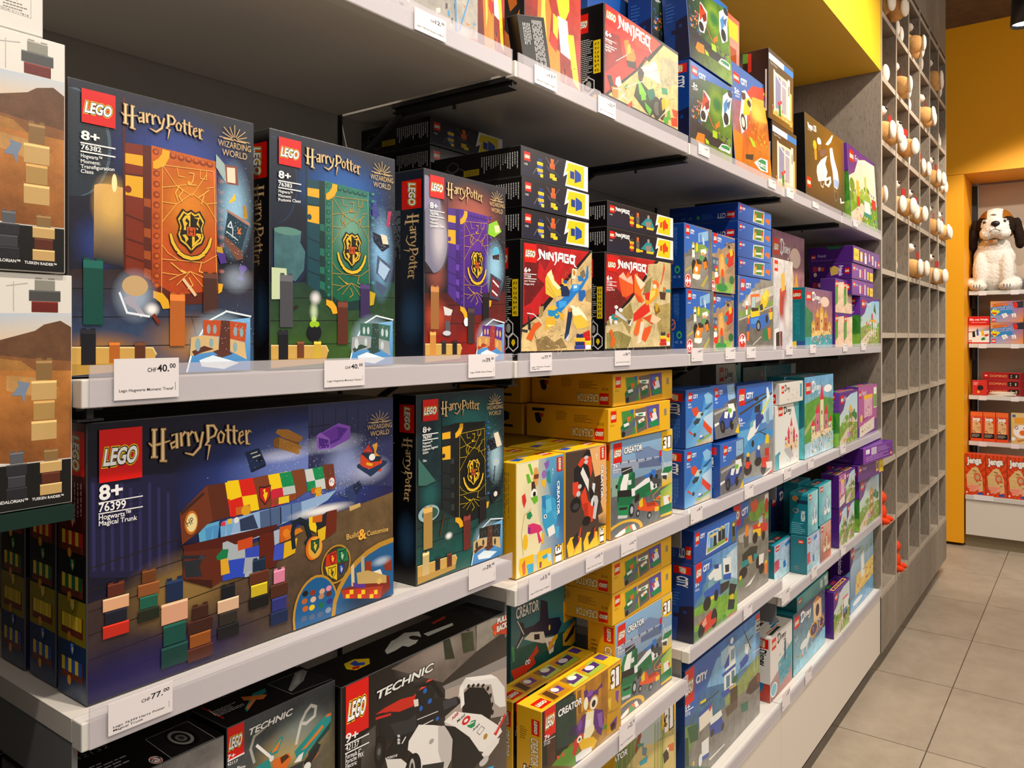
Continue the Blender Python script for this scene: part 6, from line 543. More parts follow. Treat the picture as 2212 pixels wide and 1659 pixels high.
'friends_side':[('p','#4c1a78',[0,0,1000,0,1000,1000,0,1000]),('p','#6a30a0',[500,0,1000,0,1000,330,520,400]),('m','lego',300,30,700,130),('tv','#e8d8f0','Friends',640,160,380,330,0),('p','#3a8a2c',[0,420,500,380,1000,360,1000,800,0,800],1),('p','#7ab038',[0,780,1000,740,1000,1000,0,1000],1),('e','#2a7a24',450,560,380,160),('e','#4a9a30',300,500,200,100)],
'friends_flat':[('p','#5a2284',[0,0,1000,0,1000,1000,0,1000]),('p','#f0cc18',[20,130,190,130,190,850,20,850]),('t','#6a3a10','OK',50,620,160,620,220),('p','#f0cc30',[240,230,320,230,320,850,240,850]),('p','#e8e0f0',[255,330,305,330,305,700,255,700]),('e','#e8b890',430,300,40,100),('p','#e8e4e8',[400,400,470,400,470,900,400,900]),('p','#e8d0b0',[560,200,590,200,590,700,560,700]),('p','#d84828',[620,320,650,320,650,600,620,600]),('e','#e8e0e0',700,330,30,90),('p','#e0c8d8',[680,400,730,400,730,850,680,850]),('m','lego',920,500,985,900),('p','#e8c8d8',[800,500,840,500,840,900,800,900])],
'friends_flat2':[('g',['#7a2a98','#6a2a90','#5a2284','#6a2a90'],[0,0,1000,0,1000,1000,0,1000]),('m','lego',50,130,140,480),('t','#f0d8f0','Friends',160,400,260,400,180),('p','#e8d0c0',[330,300,400,300,400,850,330,850]),('p','#d84058',[450,330,480,330,480,850,450,850]),('p','#e0c0d8',[560,250,620,250,620,900,560,900]),('e','#e8b890',590,270,30,100),('p','#e8c820',[700,330,780,330,780,880,700,880]),('p','#f0cc18',[830,350,980,350,980,930,830,930]),('t','#7a4a18','OK',860,760,950,760,220)],
'friends_flat_side':[('p','#4a1a74',[0,0,1000,0,1000,1000,0,1000]),('m','lego',60,480,160,740),('tf','#d8c0e8','Friends',200,640,200,200),('par','#8a60b0',60,780,680,900,2),('p','#1a6a38',[400,0,760,0,700,150,450,160])],
'friends_flat_side2':[('p','#4a1a74',[0,0,1000,0,1000,1000,0,1000]),('m','lego',840,330,950,680),('tv','#e0c8f0','Friends',800,150,700,820,0),('p','#b03048',[80,150,180,150,180,500,80,500]),('e','#e8b0a0',240,330,40,150),('e','#d84828',320,350,40,150),('e','#e8d0b0',140,700,40,140),('p','#c8a850',[480,250,600,150,700,300,680,700,520,800])],
'friends_small':[('p','#5a2284',[0,0,1000,0,1000,1000,0,1000]),('p','#e8c8a8',[0,120,1000,60,1000,1000,0,1000],1),('p','#4a9a30',[0,250,300,180,300,700,0,800],1),('m','scat',100,200,980,980,21,60,'#e8c8d8','#d8b0c8','#f4f0ec','#7a4a90','#e87838','#8ac0c8','#d84868','#f0d050'),('m','lego',30,60,260,230)],
'friends_park':[('g',['#8ac4ec','#8ac4ec','#e8e4c8','#d8d8a0'],[0,0,1000,0,1000,1000,0,1000]),('p','#5a2080',[0,0,1000,0,1000,40,600,60,350,130,200,330,0,420]),('p','#88a040',[0,620,300,560,1000,640,1000,1000,0,1000],1),('p','#d8ccb0',[0,900,400,700,700,660,760,690,500,800,300,1000,0,1000]),('m','trees',0,330,1000,700,31,6),('m','scat',180,480,960,960,31,130,'#e8a020','#d84028','#f4f0e8','#5a9a30','#8ac0d8','#e878a8','#f0d040','#b06030','#3a7a28','#f8ecd8','#7a4a90','#c8e0a0'),('p','#e8a828',[480,450,800,450,800,490,480,490]),('p','#f0ece0',[520,490,560,490,560,820,520,820]),('p','#f0ece0',[640,490,680,490,680,820,640,820]),('p','#f0ece0',[740,490,780,490,780,820,740,820]),('e','#c83050',600,380,40,70),('p','#2a6a28',[680,250,740,80,820,330]),('m','lego',50,60,210,210),('tf','#fff4f8','Friends',240,170,300,90)],
'friends_park2':[('g',['#a8d0e8','#a8d0e8','#e8e4c8','#d8d8a0'],[0,0,1000,0,1000,1000,0,1000]),('p','#5a2080',[0,0,1000,0,1000,40,600,60,350,130,200,330,0,420]),('p','#7aa038',[0,620,300,560,1000,640,1000,1000,0,1000],1),('p','#d8ccb0',[0,900,400,700,700,660,760,690,500,800,300,1000,0,1000]),('m','trees',0,330,1000,700,41,6),('m','scat',180,480,960,960,41,130,'#e8a020','#d84028','#f4f0e8','#5a9a30','#8ac0d8','#e878a8','#f0d040','#b06030','#3a7a28','#f8ecd8','#7a4a90','#c8e0a0'),('p','#c8782a',[520,380,560,380,560,850,520,850]),('p','#c8782a',[640,380,680,380,680,850,640,850]),('p','#e8a828',[480,380,600,250,720,380]),('e','#2a8a58',800,450,60,90),('e','#c890d0',480,820,60,50),('m','lego',50,60,210,210),('tf','#fff4f8','Friends',240,170,300,90)],
'friends_shop':[('p','#6a2a88',[0,0,1000,0,1000,1000,0,1000]),('p','#b05898',[0,0,1000,0,1000,700,0,780]),('p','#8a3a80',[150,650,700,480,720,600,160,700]),('p','#f0b820',[280,180,760,180,760,260,280,260]),('p','#d8a8c0',[300,260,740,260,740,620,300,620]),('m','scat',310,280,730,640,17,30,'#7a3048','#f0e8e0','#d86080','#c8a050','#5a2a4a'),('e','#e8c040',150,620,60,80),('p','#e0d8c8',[60,780,850,660,850,900,60,980]),('m','scat',80,730,840,940,18,30,'#6a9a40','#e8d0a0','#b86050','#f4f0e8'),('p','#e8f0d8',[820,60,990,60,990,480,820,480]),('p','#6aa038',[830,200,980,200,980,460,830,460]),('m','lego',30,70,130,220),('tf','#f8e8f4','Friends',160,170,250,100)],
'friends_beach':[('g',['#b8d4e4','#a8cce0','#4a80a8','#3a6a98'],[0,0,1000,0,1000,1000,0,1000]),('p','#48207a',[0,0,150,0,100,250,0,350]),('p','#e8c870',[250,500,1000,420,1000,780,200,800],1),('m','palms',350,80,980,650,3),('p','#e8ecec',[450,250,560,200,600,600,450,620]),('m','scat',250,480,980,860,51,60,'#d87828','#c83828','#e8c830','#5a3a20','#f0ece4','#3a8a90','#e878a0'),('p','#6aa8d0',[0,820,1000,740,1000,1000,0,1000],1),('e','#f0f4f8',300,900,200,40),('m','lego',30,50,160,190),('tf','#5a2a80','Friends',190,140,230,70)],
'friends_beach_side':[('p','#3a1464',[0,0,1000,0,1000,500,0,700]),('p','#6a98b8',[0,600,1000,350,1000,1000,0,1000],1),('tv','#d8c8e8','Friends',620,120,400,420,0)],
'friends_horse':[('g',['#c8dce8','#c8dce8','#e8e4c8','#d8d8a0'],[0,0,1000,0,1000,1000,0,1000]),('p','#5a2080',[0,0,1000,0,1000,40,600,60,350,130,200,330,0,420]),('p','#8aa830',[0,620,300,560,1000,640,1000,1000,0,1000],1),('p','#d8ccb0',[0,900,400,700,700,660,760,690,500,800,300,1000,0,1000]),('m','trees',0,330,1000,700,61,6),('m','scat',180,480,960,960,61,130,'#e8a020','#d84028','#f4f0e8','#5a9a30','#8ac0d8','#e878a8','#f0d040','#b06030','#3a7a28','#f8ecd8','#7a4a90','#c8e0a0'),('p','#e8e4d8',[480,250,530,250,530,900,480,900]),('p','#e06888',[560,300,880,300,880,350,560,350]),('p','#e8ece8',[600,350,900,350,900,560,600,560]),('p','#5a90b0',[560,560,820,560,820,700,560,700]),('e','#303030',640,720,60,60),('e','#303030',780,690,60,60),('m','lego',50,60,210,210),('tf','#fff4f8','Friends',240,170,300,90)],
'friends_top':[('p','#4c1c7a',[0,0,1000,0,1000,1000,0,1000]),('p','#e8b820',[100,600,900,600,900,900,100,900]),('p','#4a2060',[150,650,850,650,850,850,150,850]),('t','#e8b820','MIX',250,820,750,820,120),('e','#3aa050',250,350,120,150),('p','#d84868',[400,250,650,250,650,500,400,500])],
'friends_flatE':[('g',['#8a3aa8','#6a2a90','#5a2088','#7a3098'],[0,0,1000,0,1000,1000,0,1000]),('p','#e8e4ec',[80,120,200,120,200,400,80,400]),('p','#f0ecf4',[260,80,430,80,430,520,260,520]),('p','#6a2a90',[275,100,285,100,285,500,275,500]),('p','#6a2a90',[297,100,307,100,307,500,297,500]),('p','#6a2a90',[319,100,329,100,329,500,319,500]),('p','#6a2a90',[341,100,351,100,351,500,341,500]),('p','#6a2a90',[363,100,373,100,373,500,363,500]),('p','#6a2a90',[385,100,395,100,395,500,385,500]),('p','#6a2a90',[407,100,417,100,417,500,407,500]),('par','#b890d0',90,560,900,900,3),('par','#b090c8',480,120,900,480,5),('m','lego',905,650,975,930)],
'friends_flatE2':[('g',['#6a3a80','#7a4a88','#5a2a78','#5a2a78'],[0,0,1000,0,1000,1000,0,1000]),('m','lego',40,120,120,450),('tf','#d8c0e0','Friends',150,380,160,240),('p','#e8c820',[700,60,800,60,800,760,700,760]),('p','#2a50a0',[725,200,775,200,775,620,725,620]),('p','#e8c820',[830,40,1000,40,1000,900,830,900]),('t','#a85a28','3x',870,620,970,620,250)],
'story_sunset':[('g',['#7a4a70','#7a4a70','#c8906a','#c8906a'],[0,0,1000,0,1000,1000,0,1000],1),('e','#e8c8b8',700,200,170,90),('p','#2a7a50',[0,300,250,420,300,900,0,900],1),('p','#d8782c',[560,600,720,560,700,950,520,900],1),('m','towers',200,100,960,860,71,'#d8a030','#e8c070','#b86a30'),('p','#3a9aa8',[0,820,1000,760,1000,1000,0,1000],1),('m','scat',200,650,960,950,71,90,'#e8c060','#d86848','#f0e8d8','#5a9a50','#a85a98','#c89040','#f8f0e0','#3a8a90','#8a4a2a'),('m','lego',40,70,190,210),('m','disney',220,60,520,210)],
'story_day':[('g',['#6aa8d8','#6aa8d8','#8ab850','#8ab850'],[0,0,1000,0,1000,1000,0,1000],1),('p','#5a9a38',[0,330,500,260,1000,330,1000,900,0,900],1),('e','#f4f4f4',800,180,150,50),('p','#b0b070',[0,650,450,430,470,460,0,720]),('m','towers',200,100,960,860,72,'#d82a48','#e8d8b0','#d86a90'),('p','#a8c8d8',[0,820,1000,760,1000,1000,0,1000],1),('m','scat',200,650,960,950,72,90,'#e8c060','#d86848','#f0e8d8','#5a9a50','#a85a98','#c89040','#f8f0e0','#3a8a90','#8a4a2a'),('m','lego',40,70,190,210),('m','disney',220,60,520,210)],
'story_white':[('g',['#ded8d0','#e8e4dc','#e4e0d8','#d8e8e8'],[0,0,1000,0,1000,1000,0,1000]),('p','#4aa8b0',[750,0,1000,0,1000,500],1),('p','#3a9aa8',[0,760,200,720,200,1000,0,1000],1),('m','towers',380,180,950,760,73,'#d84868','#e8c8a0','#c83858'),('m','scat',380,560,980,960,73,40,'#e8b040','#d86848','#f0ece4','#4a9a90','#7a5aa8','#e8d090'),('p','#b8b4b8',[350,720,620,700,760,860,600,900]),('p','#e8e4dc',[150,780,320,740,340,860,160,1000]),('m','lego',130,30,300,170),('m','disney',330,40,650,160)],
'story_white_flat':[('p','#dedad2',[0,0,1000,0,1000,1000,0,1000]),('m','lego',80,120,180,480),('m','disney',200,80,420,420),('p','#3a9aa8',[870,120,950,120,950,800,870,800]),('m','scat',300,350,830,900,77,30,'#e8c060','#c84858','#3a8a50','#e8e4dc','#a87848')],
'story_teal_side':[('p','#14707e',[0,0,1000,0,1000,1000,0,1000]),('m','lego',280,40,800,190),('parv','#2a98a8',150,250,700,780,7),('p','#1a4a8a',[300,880,1000,880,1000,1000,300,1000]),('p','#e8c020',[200,900,500,880,520,1000,200,1000])],
'story_teal_side2':[('p','#147080',[0,0,1000,0,1000,1000,0,1000]),('p','#58c0c8',[300,700,1000,600,1000,1000,200,1000],1),('parv','#2a98a8',150,250,700,560,7)],
'story_castle_dark':[('g',['#5a5a80','#5a5a80','#4a5078','#4a5078'],[0,0,1000,0,1000,1000,0,1000],1),('e','#c8a040',520,650,150,130),('e','#5a5a80',520,650,110,95),('e','#f0f0f4',300,760,110,60),('m','towers',200,100,960,860,74,'#d88038','#e8e0d8','#b8a8c8'),('p','#3a4a78',[0,820,1000,760,1000,1000,0,1000],1),('m','scat',200,650,960,950,74,90,'#e8c060','#d86848','#f0e8d8','#5a9a50','#a85a98','#c89040','#f8f0e0','#3a8a90','#8a4a2a'),('m','lego',40,70,190,210),('m','disney',220,60,520,210)],
'story_ice':[('g',['#a8b8d8','#b8c0e0','#b0d8e8','#a8d8e0'],[0,0,1000,0,1000,1000,0,1000],1),('p','#c84860',[0,450,200,420,260,700,0,760],1),('m','scat',60,300,960,940,75,60,'#e8f0f8','#7a8ac8','#c8386a','#5ab0d0','#d8c8e8','#3a7ab8','#e8c060'),('p','#3a80c0',[480,120,700,60,780,160,560,220]),('p','#3a70b8',[420,600,520,560,560,760,430,780]),('m','lego',60,50,230,190)],
'story_ice2':[('g',['#58b8c0','#a8d8e0','#78c8d0','#4aa8b8'],[0,0,1000,0,1000,1000,0,1000],1),('m','scat',200,200,980,950,76,50,'#e8f0f4','#7ac8d0','#b8a8d8','#d87898','#3a90a0','#f0e8d0'),('m','towers',400,250,900,800,78,'#b8a8d8','#e8f0f4','#7ab8d0'),('m','lego',100,40,330,170)],
'story_red':[('g',['#c8b8b0','#d8a898','#c86a50','#a84a38'],[0,0,1000,0,1000,1000,0,1000],1),('m','scat',60,200,960,950,79,70,'#d84838','#e8c070','#5a9a90','#f0e8e0','#a87838','#7ac0c8'),('m','towers',250,200,900,760,80,'#d84838','#e8d8b8','#c88a50'),('m','lego',60,50,260,190)],
'story_space':[('g',['#2a2a6a','#3a3080','#18182e','#1a1a34'],[0,0,1000,0,1000,1000,0,1000],1),('m','scat',300,350,960,950,81,30,'#7a8ac8','#c8d0f0','#4a4a98'),('m','lego',80,60,260,200),('m','disney',400,60,900,180)],
'teal_side_p':[('p','#126a76',[0,0,1000,0,1000,1000,0,1000]),('m','lego',480,90,780,190),('e','#9a6a60',350,860,130,50),('e','#126a76',350,860,95,36),('parv','#1a7a88',200,300,800,700,8)],
'teal_side_f':[('p','#0f6f80',[0,0,1000,0,1000,1000,0,1000]),('p','#2a98a8',[0,0,1000,0,1000,60,0,60],1),('e','#c8884a',300,130,180,70),('p','#18304a',[400,160,1000,160,1000,250,400,250]),('e','#b07a70',330,420,170,60),('e','#0f6f80',330,420,120,42),('tv','#e8f4f8','FROZEN',860,420,640,660,0),('par','#78c0c8',100,700,900,980,6)],
'teal_top':[('p','#1a8a96',[0,0,1000,0,1000,1000,0,1000]),('p','#0e6a78',[100,200,900,200,900,800,100,800]),('m','lego',400,350,600,700),('e','#d8b0a8',250,500,90,200)],
'teal_flat':[('g',['#3a9a9c','#48a4a4','#2a8088','#2a8088'],[0,0,1000,0,1000,1000,0,1000]),('m','lego',40,200,120,560),('par','#78c0bc',200,150,560,850,6),('p','#c8d8d4',[720,200,800,200,800,800,720,800]),('p','#d8e0dc',[860,130,960,130,960,480,860,480]),('p','#c8d0cc',[880,560,980,560,980,900,880,900])],
'teal_flat_side':[('p','#0e5a62',[0,0,1000,0,1000,1000,0,1000]),('m','scat',500,450,950,900,88,16,'#3a9aa0','#6a4a30','#1a7a80')],
'white_story':[('g',['#e8e4de','#e0d8d4','#b86a60','#8a4a48'],[0,0,1000,0,1000,1000,0,1000]),('p','#e0dcd8',[0,0,1000,0,1000,450,0,700]),('p','#3a9ab0',[350,500,1000,350,950,800,400,900],1),('m','scat',380,300,980,900,91,50,'#2a6a98','#e0803a','#e8e4dc','#7a3028','#5ab0c0','#c8a060'),('p','#2a5a78',[620,250,700,200,720,500,620,560]),('e','#e8f4f4',150,850,150,110),('e','#6ab8c8',150,850,120,90),('m','lego',60,40,250,210),('m','disney',290,30,690,190)],
'white_story_side':[('p','#dad6d0',[0,0,1000,0,1000,1000,0,1000]),('m','lego',80,20,900,170,1),('tv','#181818','Disney',800,190,250,450,0),('p','#a83828',[0,720,1000,720,1000,1000,0,1000],1),('p','#1a6a98',[0,700,600,720,500,850,0,900])],
'white_story_top':[('p','#dcd6cc',[0,0,1000,0,1000,1000,0,1000]),('p','#2a80b0',[560,60,900,60,900,260,560,260]),('e','#e0a030',700,160,60,50),('p','#1a78a8',[420,330,800,300,850,420,450,480]),('p','#c8601c',[150,480,650,560,640,620,160,560]),('p','#303438',[100,680,550,650,600,850,150,900])],
'carriage':[('g',['#4a4a6a','#3a3a60','#5a4a80','#8ac8d8'],[0,0,1000,0,1000,1000,0,1000],1),('p','#e8c898',[600,100,720,40,860,120,880,450,620,470]),('p','#c8783a',[620,110,740,30,860,120]),('e','#3a2a3a',740,280,60,110),('e','#d8a030',620,560,140,130),('e','#4a3a60',620,560,105,98),('e','#d8a030',880,560,90,100),('e','#4a3a60',880,560,65,75),('e','#e8ece8',330,640,130,70),('p','#e8ece8',[400,560,470,480,500,600,430,680]),('p','#d8d8e0',[250,680,290,680,280,830,260,830]),('p','#d8d8e0',[380,680,420,680,410,830,390,830]),('m','scat',540,420,960,760,93,30,'#e8c050','#d878a8','#f0ece4','#b85a98'),('m','scat',120,740,300,880,94,14,'#d8c030','#7ab038','#e87838'),('p','#8ac8e0',[0,880,400,820,1000,700,1000,1000,0,1000],1),('m','lego',30,70,170,250),('m','disney',200,70,520,240),('t','#f0f0f0','5+',40,460,130,460,60)],
'redgold':[('g',['#dcd8d4','#d0ccc8','#c8c4c8','#a8a8b0'],[0,0,1000,0,1000,1000,0,1000],1),('p','#b83828',[320,330,620,280,720,520,660,760,420,800,300,560],1),('p','#e0b040',[360,170,560,130,590,330,400,360]),('p','#9a2c20',[440,420,560,400,560,640,460,660]),('s','#f0ece8',.9,700,620,260,300),('s','#f4f4f8',.8,420,760,250,160),('p','#e8e4e0',[40,780,260,760,380,1000,40,1000]),('p','#2a2020',[120,820,300,800,320,1000,120,1000]),('p','#7a2a20',[330,800,440,800,440,1000,330,1000]),('m','lego',40,20,220,140)],
'mech':[('g',['#8a8a84','#b0aca4','#a8a298','#8a8680'],[0,0,1000,0,1000,1000,0,1000],1),('m','scat',300,300,980,1000,97,70,'#e8e8e4','#4a4644','#38343a','#3a90c8','#d87a28','#c8c8c4'),('l','#3a88c0',20,[820,200,840,1000]),('l','#3a90d0',12,[960,500,860,900]),('p','#c8442c',[900,930,1000,900,1000,1000,920,1000])],
'fire':[('g',['#b02818','#c83018','#8a1a10','#2a100c'],[0,0,1000,0,1000,1000,0,1000],1),('p','#f07818',[250,0,420,0,380,300,450,420,400,700,560,1000,300,1000,200,600]),('p','#f8c850',[300,100,370,150,340,400,380,700,330,800,270,500]),('p','#e8d818',[520,0,760,60,780,330,640,500,540,300]),('p','#f0f0f0',[560,420,740,420,800,700,620,680]),('p','#e8c828',[480,420,580,440,560,600,480,560]),('p','#e8d028',[740,520,860,500,980,900,860,860]),('p','#b8841c',[380,640,600,680,620,960,460,900]),('p','#c82818',[430,560,560,600,540,700,430,660]),('m','scat',450,750,990,1000,98,30,'#8a2a18','#3a1410','#d87a20','#c82818')],
'fire_side':[('p','#0e0b0b',[0,0,1000,0,1000,1000,0,1000]),('p','#e08a20',[180,150,500,60,700,200,560,330,300,330]),('p','#c8681c',[400,380,700,300,760,460,520,500]),('p','#d87a20',[150,560,450,660,850,500,800,760,560,860,300,760]),('t','#e8e8e8','x2',240,280,340,280,40)],
'blacktext':[('p','#141212',[0,0,1000,0,1000,1000,0,1000]),('parv','#d0d0d0',120,120,420,500,5),('parv','#d0d0d0',480,60,880,940,8)],
'bluecity':[('p','#12458e',[0,0,1000,0,1000,1000,0,1000]),('p','#14163a',[600,300,1000,300,1000,1000,500,1000]),('p','#14163a',[420,560,640,560,640,640,420,640]),('parv','#6a90c8',150,330,420,520,4),('tv','#e0e8f4','CITY',900,330,840,420,0),('p','#b8c8d8',[100,760,420,760,420,960,100,960]),('p','#c84828',[300,780,400,780,400,860,300,860])],
'redwhite':[('g',['#c83a28','#d86a48','#f0ece8','#f4f0ec'],[0,0,1000,0,1000,1000,0,1000]),('p','#e8c020',[560,30,960,30,960,130,560,130]),('p','#a84828',[620,180,900,180,900,420,620,420])],
'jenga':[('g',['#e84818','#e84c18','#e04412','#d84010'],[0,0,1000,0,1000,1000,0,1000]),('m','rays',0,0,1000,1000,'#c83808'),('p','#e0b878',[120,800,60,520,330,360,520,300,640,330,860,560,900,900]),('m','planks',80,330,900,900),('e','#e8502a',620,560,170,100),('e','#c8a878',620,560,110,62),('p','#f4a088',[100,770,680,740,700,830,800,850,240,930,220,860,120,830]),('par','#e86840',160,770,700,900,4),('t','#f8f4ec','Jenga',90,230,830,210,150,{'b':.05,'o':'#3a1408'}),('e','#2a50a0',760,955,150,30),('e','#e8ecf4',90,945,40,22)],
'jengas':[('g',['#e84c1c','#e85020','#e84c1c','#d84818'],[0,0,1000,0,1000,1000,0,1000]),('p','#f07030',[0,0,1000,0,1000,140,0,140]),('p','#e0b880',[150,330,600,300,850,400,850,720,150,720]),('m','planks',150,330,850,700),('p','#1a1614',[50,730,950,730,950,900,50,900]),('par','#c8c8c0',120,760,880,870,3),('t','#f8f4ec','Jenga',140,300,820,290,130,{'b':.05,'o':'#3a1408'})],
'domino':[('p','#a81c1c',[0,0,1000,0,1000,1000,0,1000]),('m','lego2',40,250,130,640),('t','#e8b070','DOMINO',180,640,580,640,330),('p','#201414',[620,180,860,180,860,820,620,820]),('e','#d8c8a8',680,400,18,60),('e','#d8c8a8',680,640,18,60),('e','#d8c8a8',800,400,18,60),('e','#d8c8a8',800,640,18,60),('e','#d8c8a8',800,520,18,60),('p','#302020',[735,180,745,180,745,820,735,820])],
'dice':[('g',['#e89a28','#7a5aa0','#e8902a','#8aa8d8'],[0,0,1000,0,1000,1000,0,1000]),('p','#3a88c8',[0,300,600,200,700,600,0,700]),('p','#e8e020',[120,300,300,500,120,700,0,500]),('p','#303038',[680,60,1000,0,1000,320,740,330]),('e','#d83020',760,200,70,140),('p','#f4f4f0',[330,620,480,560,540,720,400,820]),('p','#f4f4f0',[640,600,760,580,790,760,660,780]),('e','#181818',410,660,14,18),('e','#181818',450,720,14,18),('e','#181818',700,650,14,18),('e','#181818',730,720,14,18),('e','#181818',690,730,14,18),('p','#d83828',[50,520,200,540,180,620,60,600]),('m','lego2',30,800,170,980),('t','#f07818','RICKY &',80,260,520,200,120,{'b':.05,'o':'#5a2010'}),('t','#2a50a8','CHICAGO',120,430,700,370,120,{'b':.05,'o':'#e8f0f8'})],
'eile':[('g',['#d8201c','#d8201c','#d8201c','#d8201c'],[0,0,1000,0,1000,1000,0,1000]),('g',['#e87848','#e87848','#4a80a8','#e8e8e4'],[0,330,1000,330,1000,560,0,560]),('p','#f0ece4',[0,600,1000,520,1000,960,0,960]),('p','#2a60b0',[380,500,460,430,500,700,400,720]),('p','#e8b820',[620,540,700,480,760,720,640,720]),('p','#2a8a40',[600,820,760,760,820,860,640,900]),('p','#202020',[180,560,300,540,340,760,200,780]),('p','#d83020',[760,680,950,640,960,720,800,760]),('m','lego2',20,880,160,980),('t','#f4f4f4','Eile mit Weile',60,150,940,150,70,{'b':.03}),('t','#f4d8d0','Hâte-toi lentement',150,240,850,240,45)],
'uno':[('p','#d01c18',[0,0,1000,0,1000,1000,0,1000]),('t','#f0d020','UNO',60,820,900,760,460,{'b':.05,'o':'#181010'})],
'animals':[('g',['#e0c888','#d8b878','#e8d0a0','#d8a860'],[0,0,1000,0,1000,1000,0,1000]),('p','#e8a030',[100,150,800,120,760,330,120,340]),('e','#f4f0ec',400,600,330,220),('e','#e87020',430,640,130,90),('e','#7ab0c0',650,660,110,110),('e','#303030',200,480,60,60),('e','#f0ece4',200,480,40,40),('e','#d04030',480,480,40,30),('p','#2a50a0',[650,1000,1000,850,1000,1000]),('p','#b88040',[200,900,800,760,820,800,260,960]),('e','#e8f0f0',80,850,80,60),('e','#4a60a0',100,90,70,50)],
'redcard':[('p','#d8342a',[0,0,1000,0,1000,1000,0,1000]),('e','#2a2020',560,500,220,180),('e','#e8c040',430,780,90,80),('par','#f4e0d8',80,120,500,330,3)],
'bluebox':[('p','#24488e',[0,0,1000,0,1000,1000,0,1000]),('t','#e8ecf4','L',200,640,560,640,330,{'b':.04})],
'bluegame':[('p','#23387a',[0,0,1000,0,1000,1000,0,1000]),('t','#d8dce8','LE',150,480,900,480,120,{'b':.03}),('e','#d8902a',250,850,200,100),('e','#4a90b8',650,860,250,90)],
}
TAGS = [(.3505,.4119,1.3035,1.3405,('40','00'),['Lego Hogwarts Moment: Transf'],'white price label 40.00 below the orange book box'),
(.587,.648,1.3029,1.3334,('40','00'),['Lego Hogwarts Moment: Potion'],'white price label 40.00 below the green book box'),
(.8402,.9005,1.3032,1.3357,('39','00'),['Lego 76396 Harry Potter'],'white price label 39.00 below the purple book box'),
(.3454,.4056,1.0082,1.0366,('77','00'),['Lego 76399 Harry Potter','Magical Trunk'],'white price label 77.00 below the trunk picture box'),
(.841,.902,1.009,1.0397,('39','00'),[],'white price label 39.00 below the black and gold book box'),
(.733,.7934,1.7528,1.7814,('12','90'),['Lego 71784 Kai’s Power Up Mech'],'white price label 12.90 below the grey robot box'),
(1.0002,1.0624,1.7537,1.7827,('13','90'),['Lego Kai’s Golden Dragon'],'white price label 13.90 below the flame box'),
(1.1939,1.256,1.7525,1.7824,('22','90'),['Lego 71763 Lloyd’s Race'],'white price label 22.90 below the green race car box'),
(.9881,1.0485,1.3068,1.3356,('77','00'),['Lego 71760 Jay’s Thunder','Dragon Evo'],'white price label 77.00 below the blue dragon box'),
(1.2529,1.3126,1.3075,1.3355,('38','90'),['Lego 71762 Kai’s Fire Dragon'],'white price label 38.90 below the fire dragon box'),
(.9849,1.0458,.957,.9907,('13','00'),['Lego 31128 Creator Dolphin'],'white price label 13.00 below the fish box'),
(1.1524,1.2113,.9583,.9856,('10','00'),['Lego 31100 Creator Raptor'],'white price label 10.00 below the red racing car box'),
(1.2763,1.3362,.9568,.9819,('22','90'),['Lego 31113 Transporter'],'white price label 22.90 below the third-shelf truck box'),
(1.2691,1.3312,.6048,.6483,('22','90'),['Lego 31113 Transporter'],'white price label 22.90 below the fourth-shelf truck box'),
(1.6249,1.6857,1.7606,1.7838,('20','90'),['Lego'],'small white price label on the edge below the motorbike boxes on the top shelf'),
(2.0808,2.14,1.7588,1.7804,('25','90'),['Lego'],'small white price label on the edge below the orange stunt box on the top shelf'),
(2.2314,2.2958,1.754,1.7822,('30','90'),['Lego'],'small white price label on the edge below the brown window boxes on the top shelf'),
(2.4842,2.5497,1.7591,1.7762,('35','90'),['Lego'],'small white price label on the edge below the scooter box on the top shelf'),
(2.9841,3.0515,1.7571,1.7794,('40','90'),['Lego'],'small white price label on the edge below the park scene box on the top shelf'),
(1.5879,1.6488,1.307,1.3363,('45','90'),['Lego'],'small white price label on the edge below the racing kart boxes'),
(1.7806,1.8432,1.3073,1.3347,('50','90'),['Lego'],'small white price label on the edge below the small red helicopter boxes'),
(1.9193,1.9836,1.3074,1.3347,('20','90'),['Lego'],'small white price label on the edge below the cement mixer box'),
(2.2267,2.289,1.3099,1.3365,('25','90'),['Lego'],'small white price label on the edge below the red and gold box'),
(2.4569,2.52,1.3107,1.337,('30','90'),['Lego'],'small white price label on the edge below the teal sunset castle box'),
(2.8427,2.9019,1.3099,1.3366,('35','90'),['Lego'],'small white price label on the edge below the block of small purple boxes'),
(3.1037,3.1742,1.3107,1.3378,('40','90'),['Lego'],'small white price label on the edge below the purple pavilion box'),
(1.5835,1.6465,.9584,.9925,('45','90'),['Lego'],'small white price label on the edge below the stunt plane boxes'),
(1.9049,1.9676,.9585,.9919,('50','90'),['Lego'],'small white price label on the edge below the police helicopter box'),
(2.2084,2.2746,.9625,.9908,('20','90'),['Lego'],'small white price label on the edge below the white castle boxes'),
(2.4353,2.4975,.9613,.9915,('25','90'),['Lego'],'small white price label on the edge below the meadow castle box'),
(2.8085,2.8805,.9613,.9893,('30','90'),['Lego'],'small white price label on the edge below the garden pavilion box'),
(1.8977,1.9578,.6613,.695,('35','90'),['Lego'],'small white price label on the edge below the police truck box'),
(2.1903,2.2613,.6171,.6563,('40','90'),['Lego'],'small white price label on the edge below the leftmost teal ice box'),
(2.4732,2.5291,.6202,.6545,('45','90'),['Lego'],'small white price label on the edge below the small teal ice boxes'),
(2.8153,2.8777,.6133,.6484,('50','90'),['Lego'],'small white price label on the edge below the small purple garden boxes'),
(2.1948,2.2642,.3224,.3714,('20','90'),['Lego'],'small white price label on the edge below the white ship box'),
(2.4088,2.4732,.3209,.362,('25','90'),['Lego'],'small white price label on the edge below the golden carriage box')]
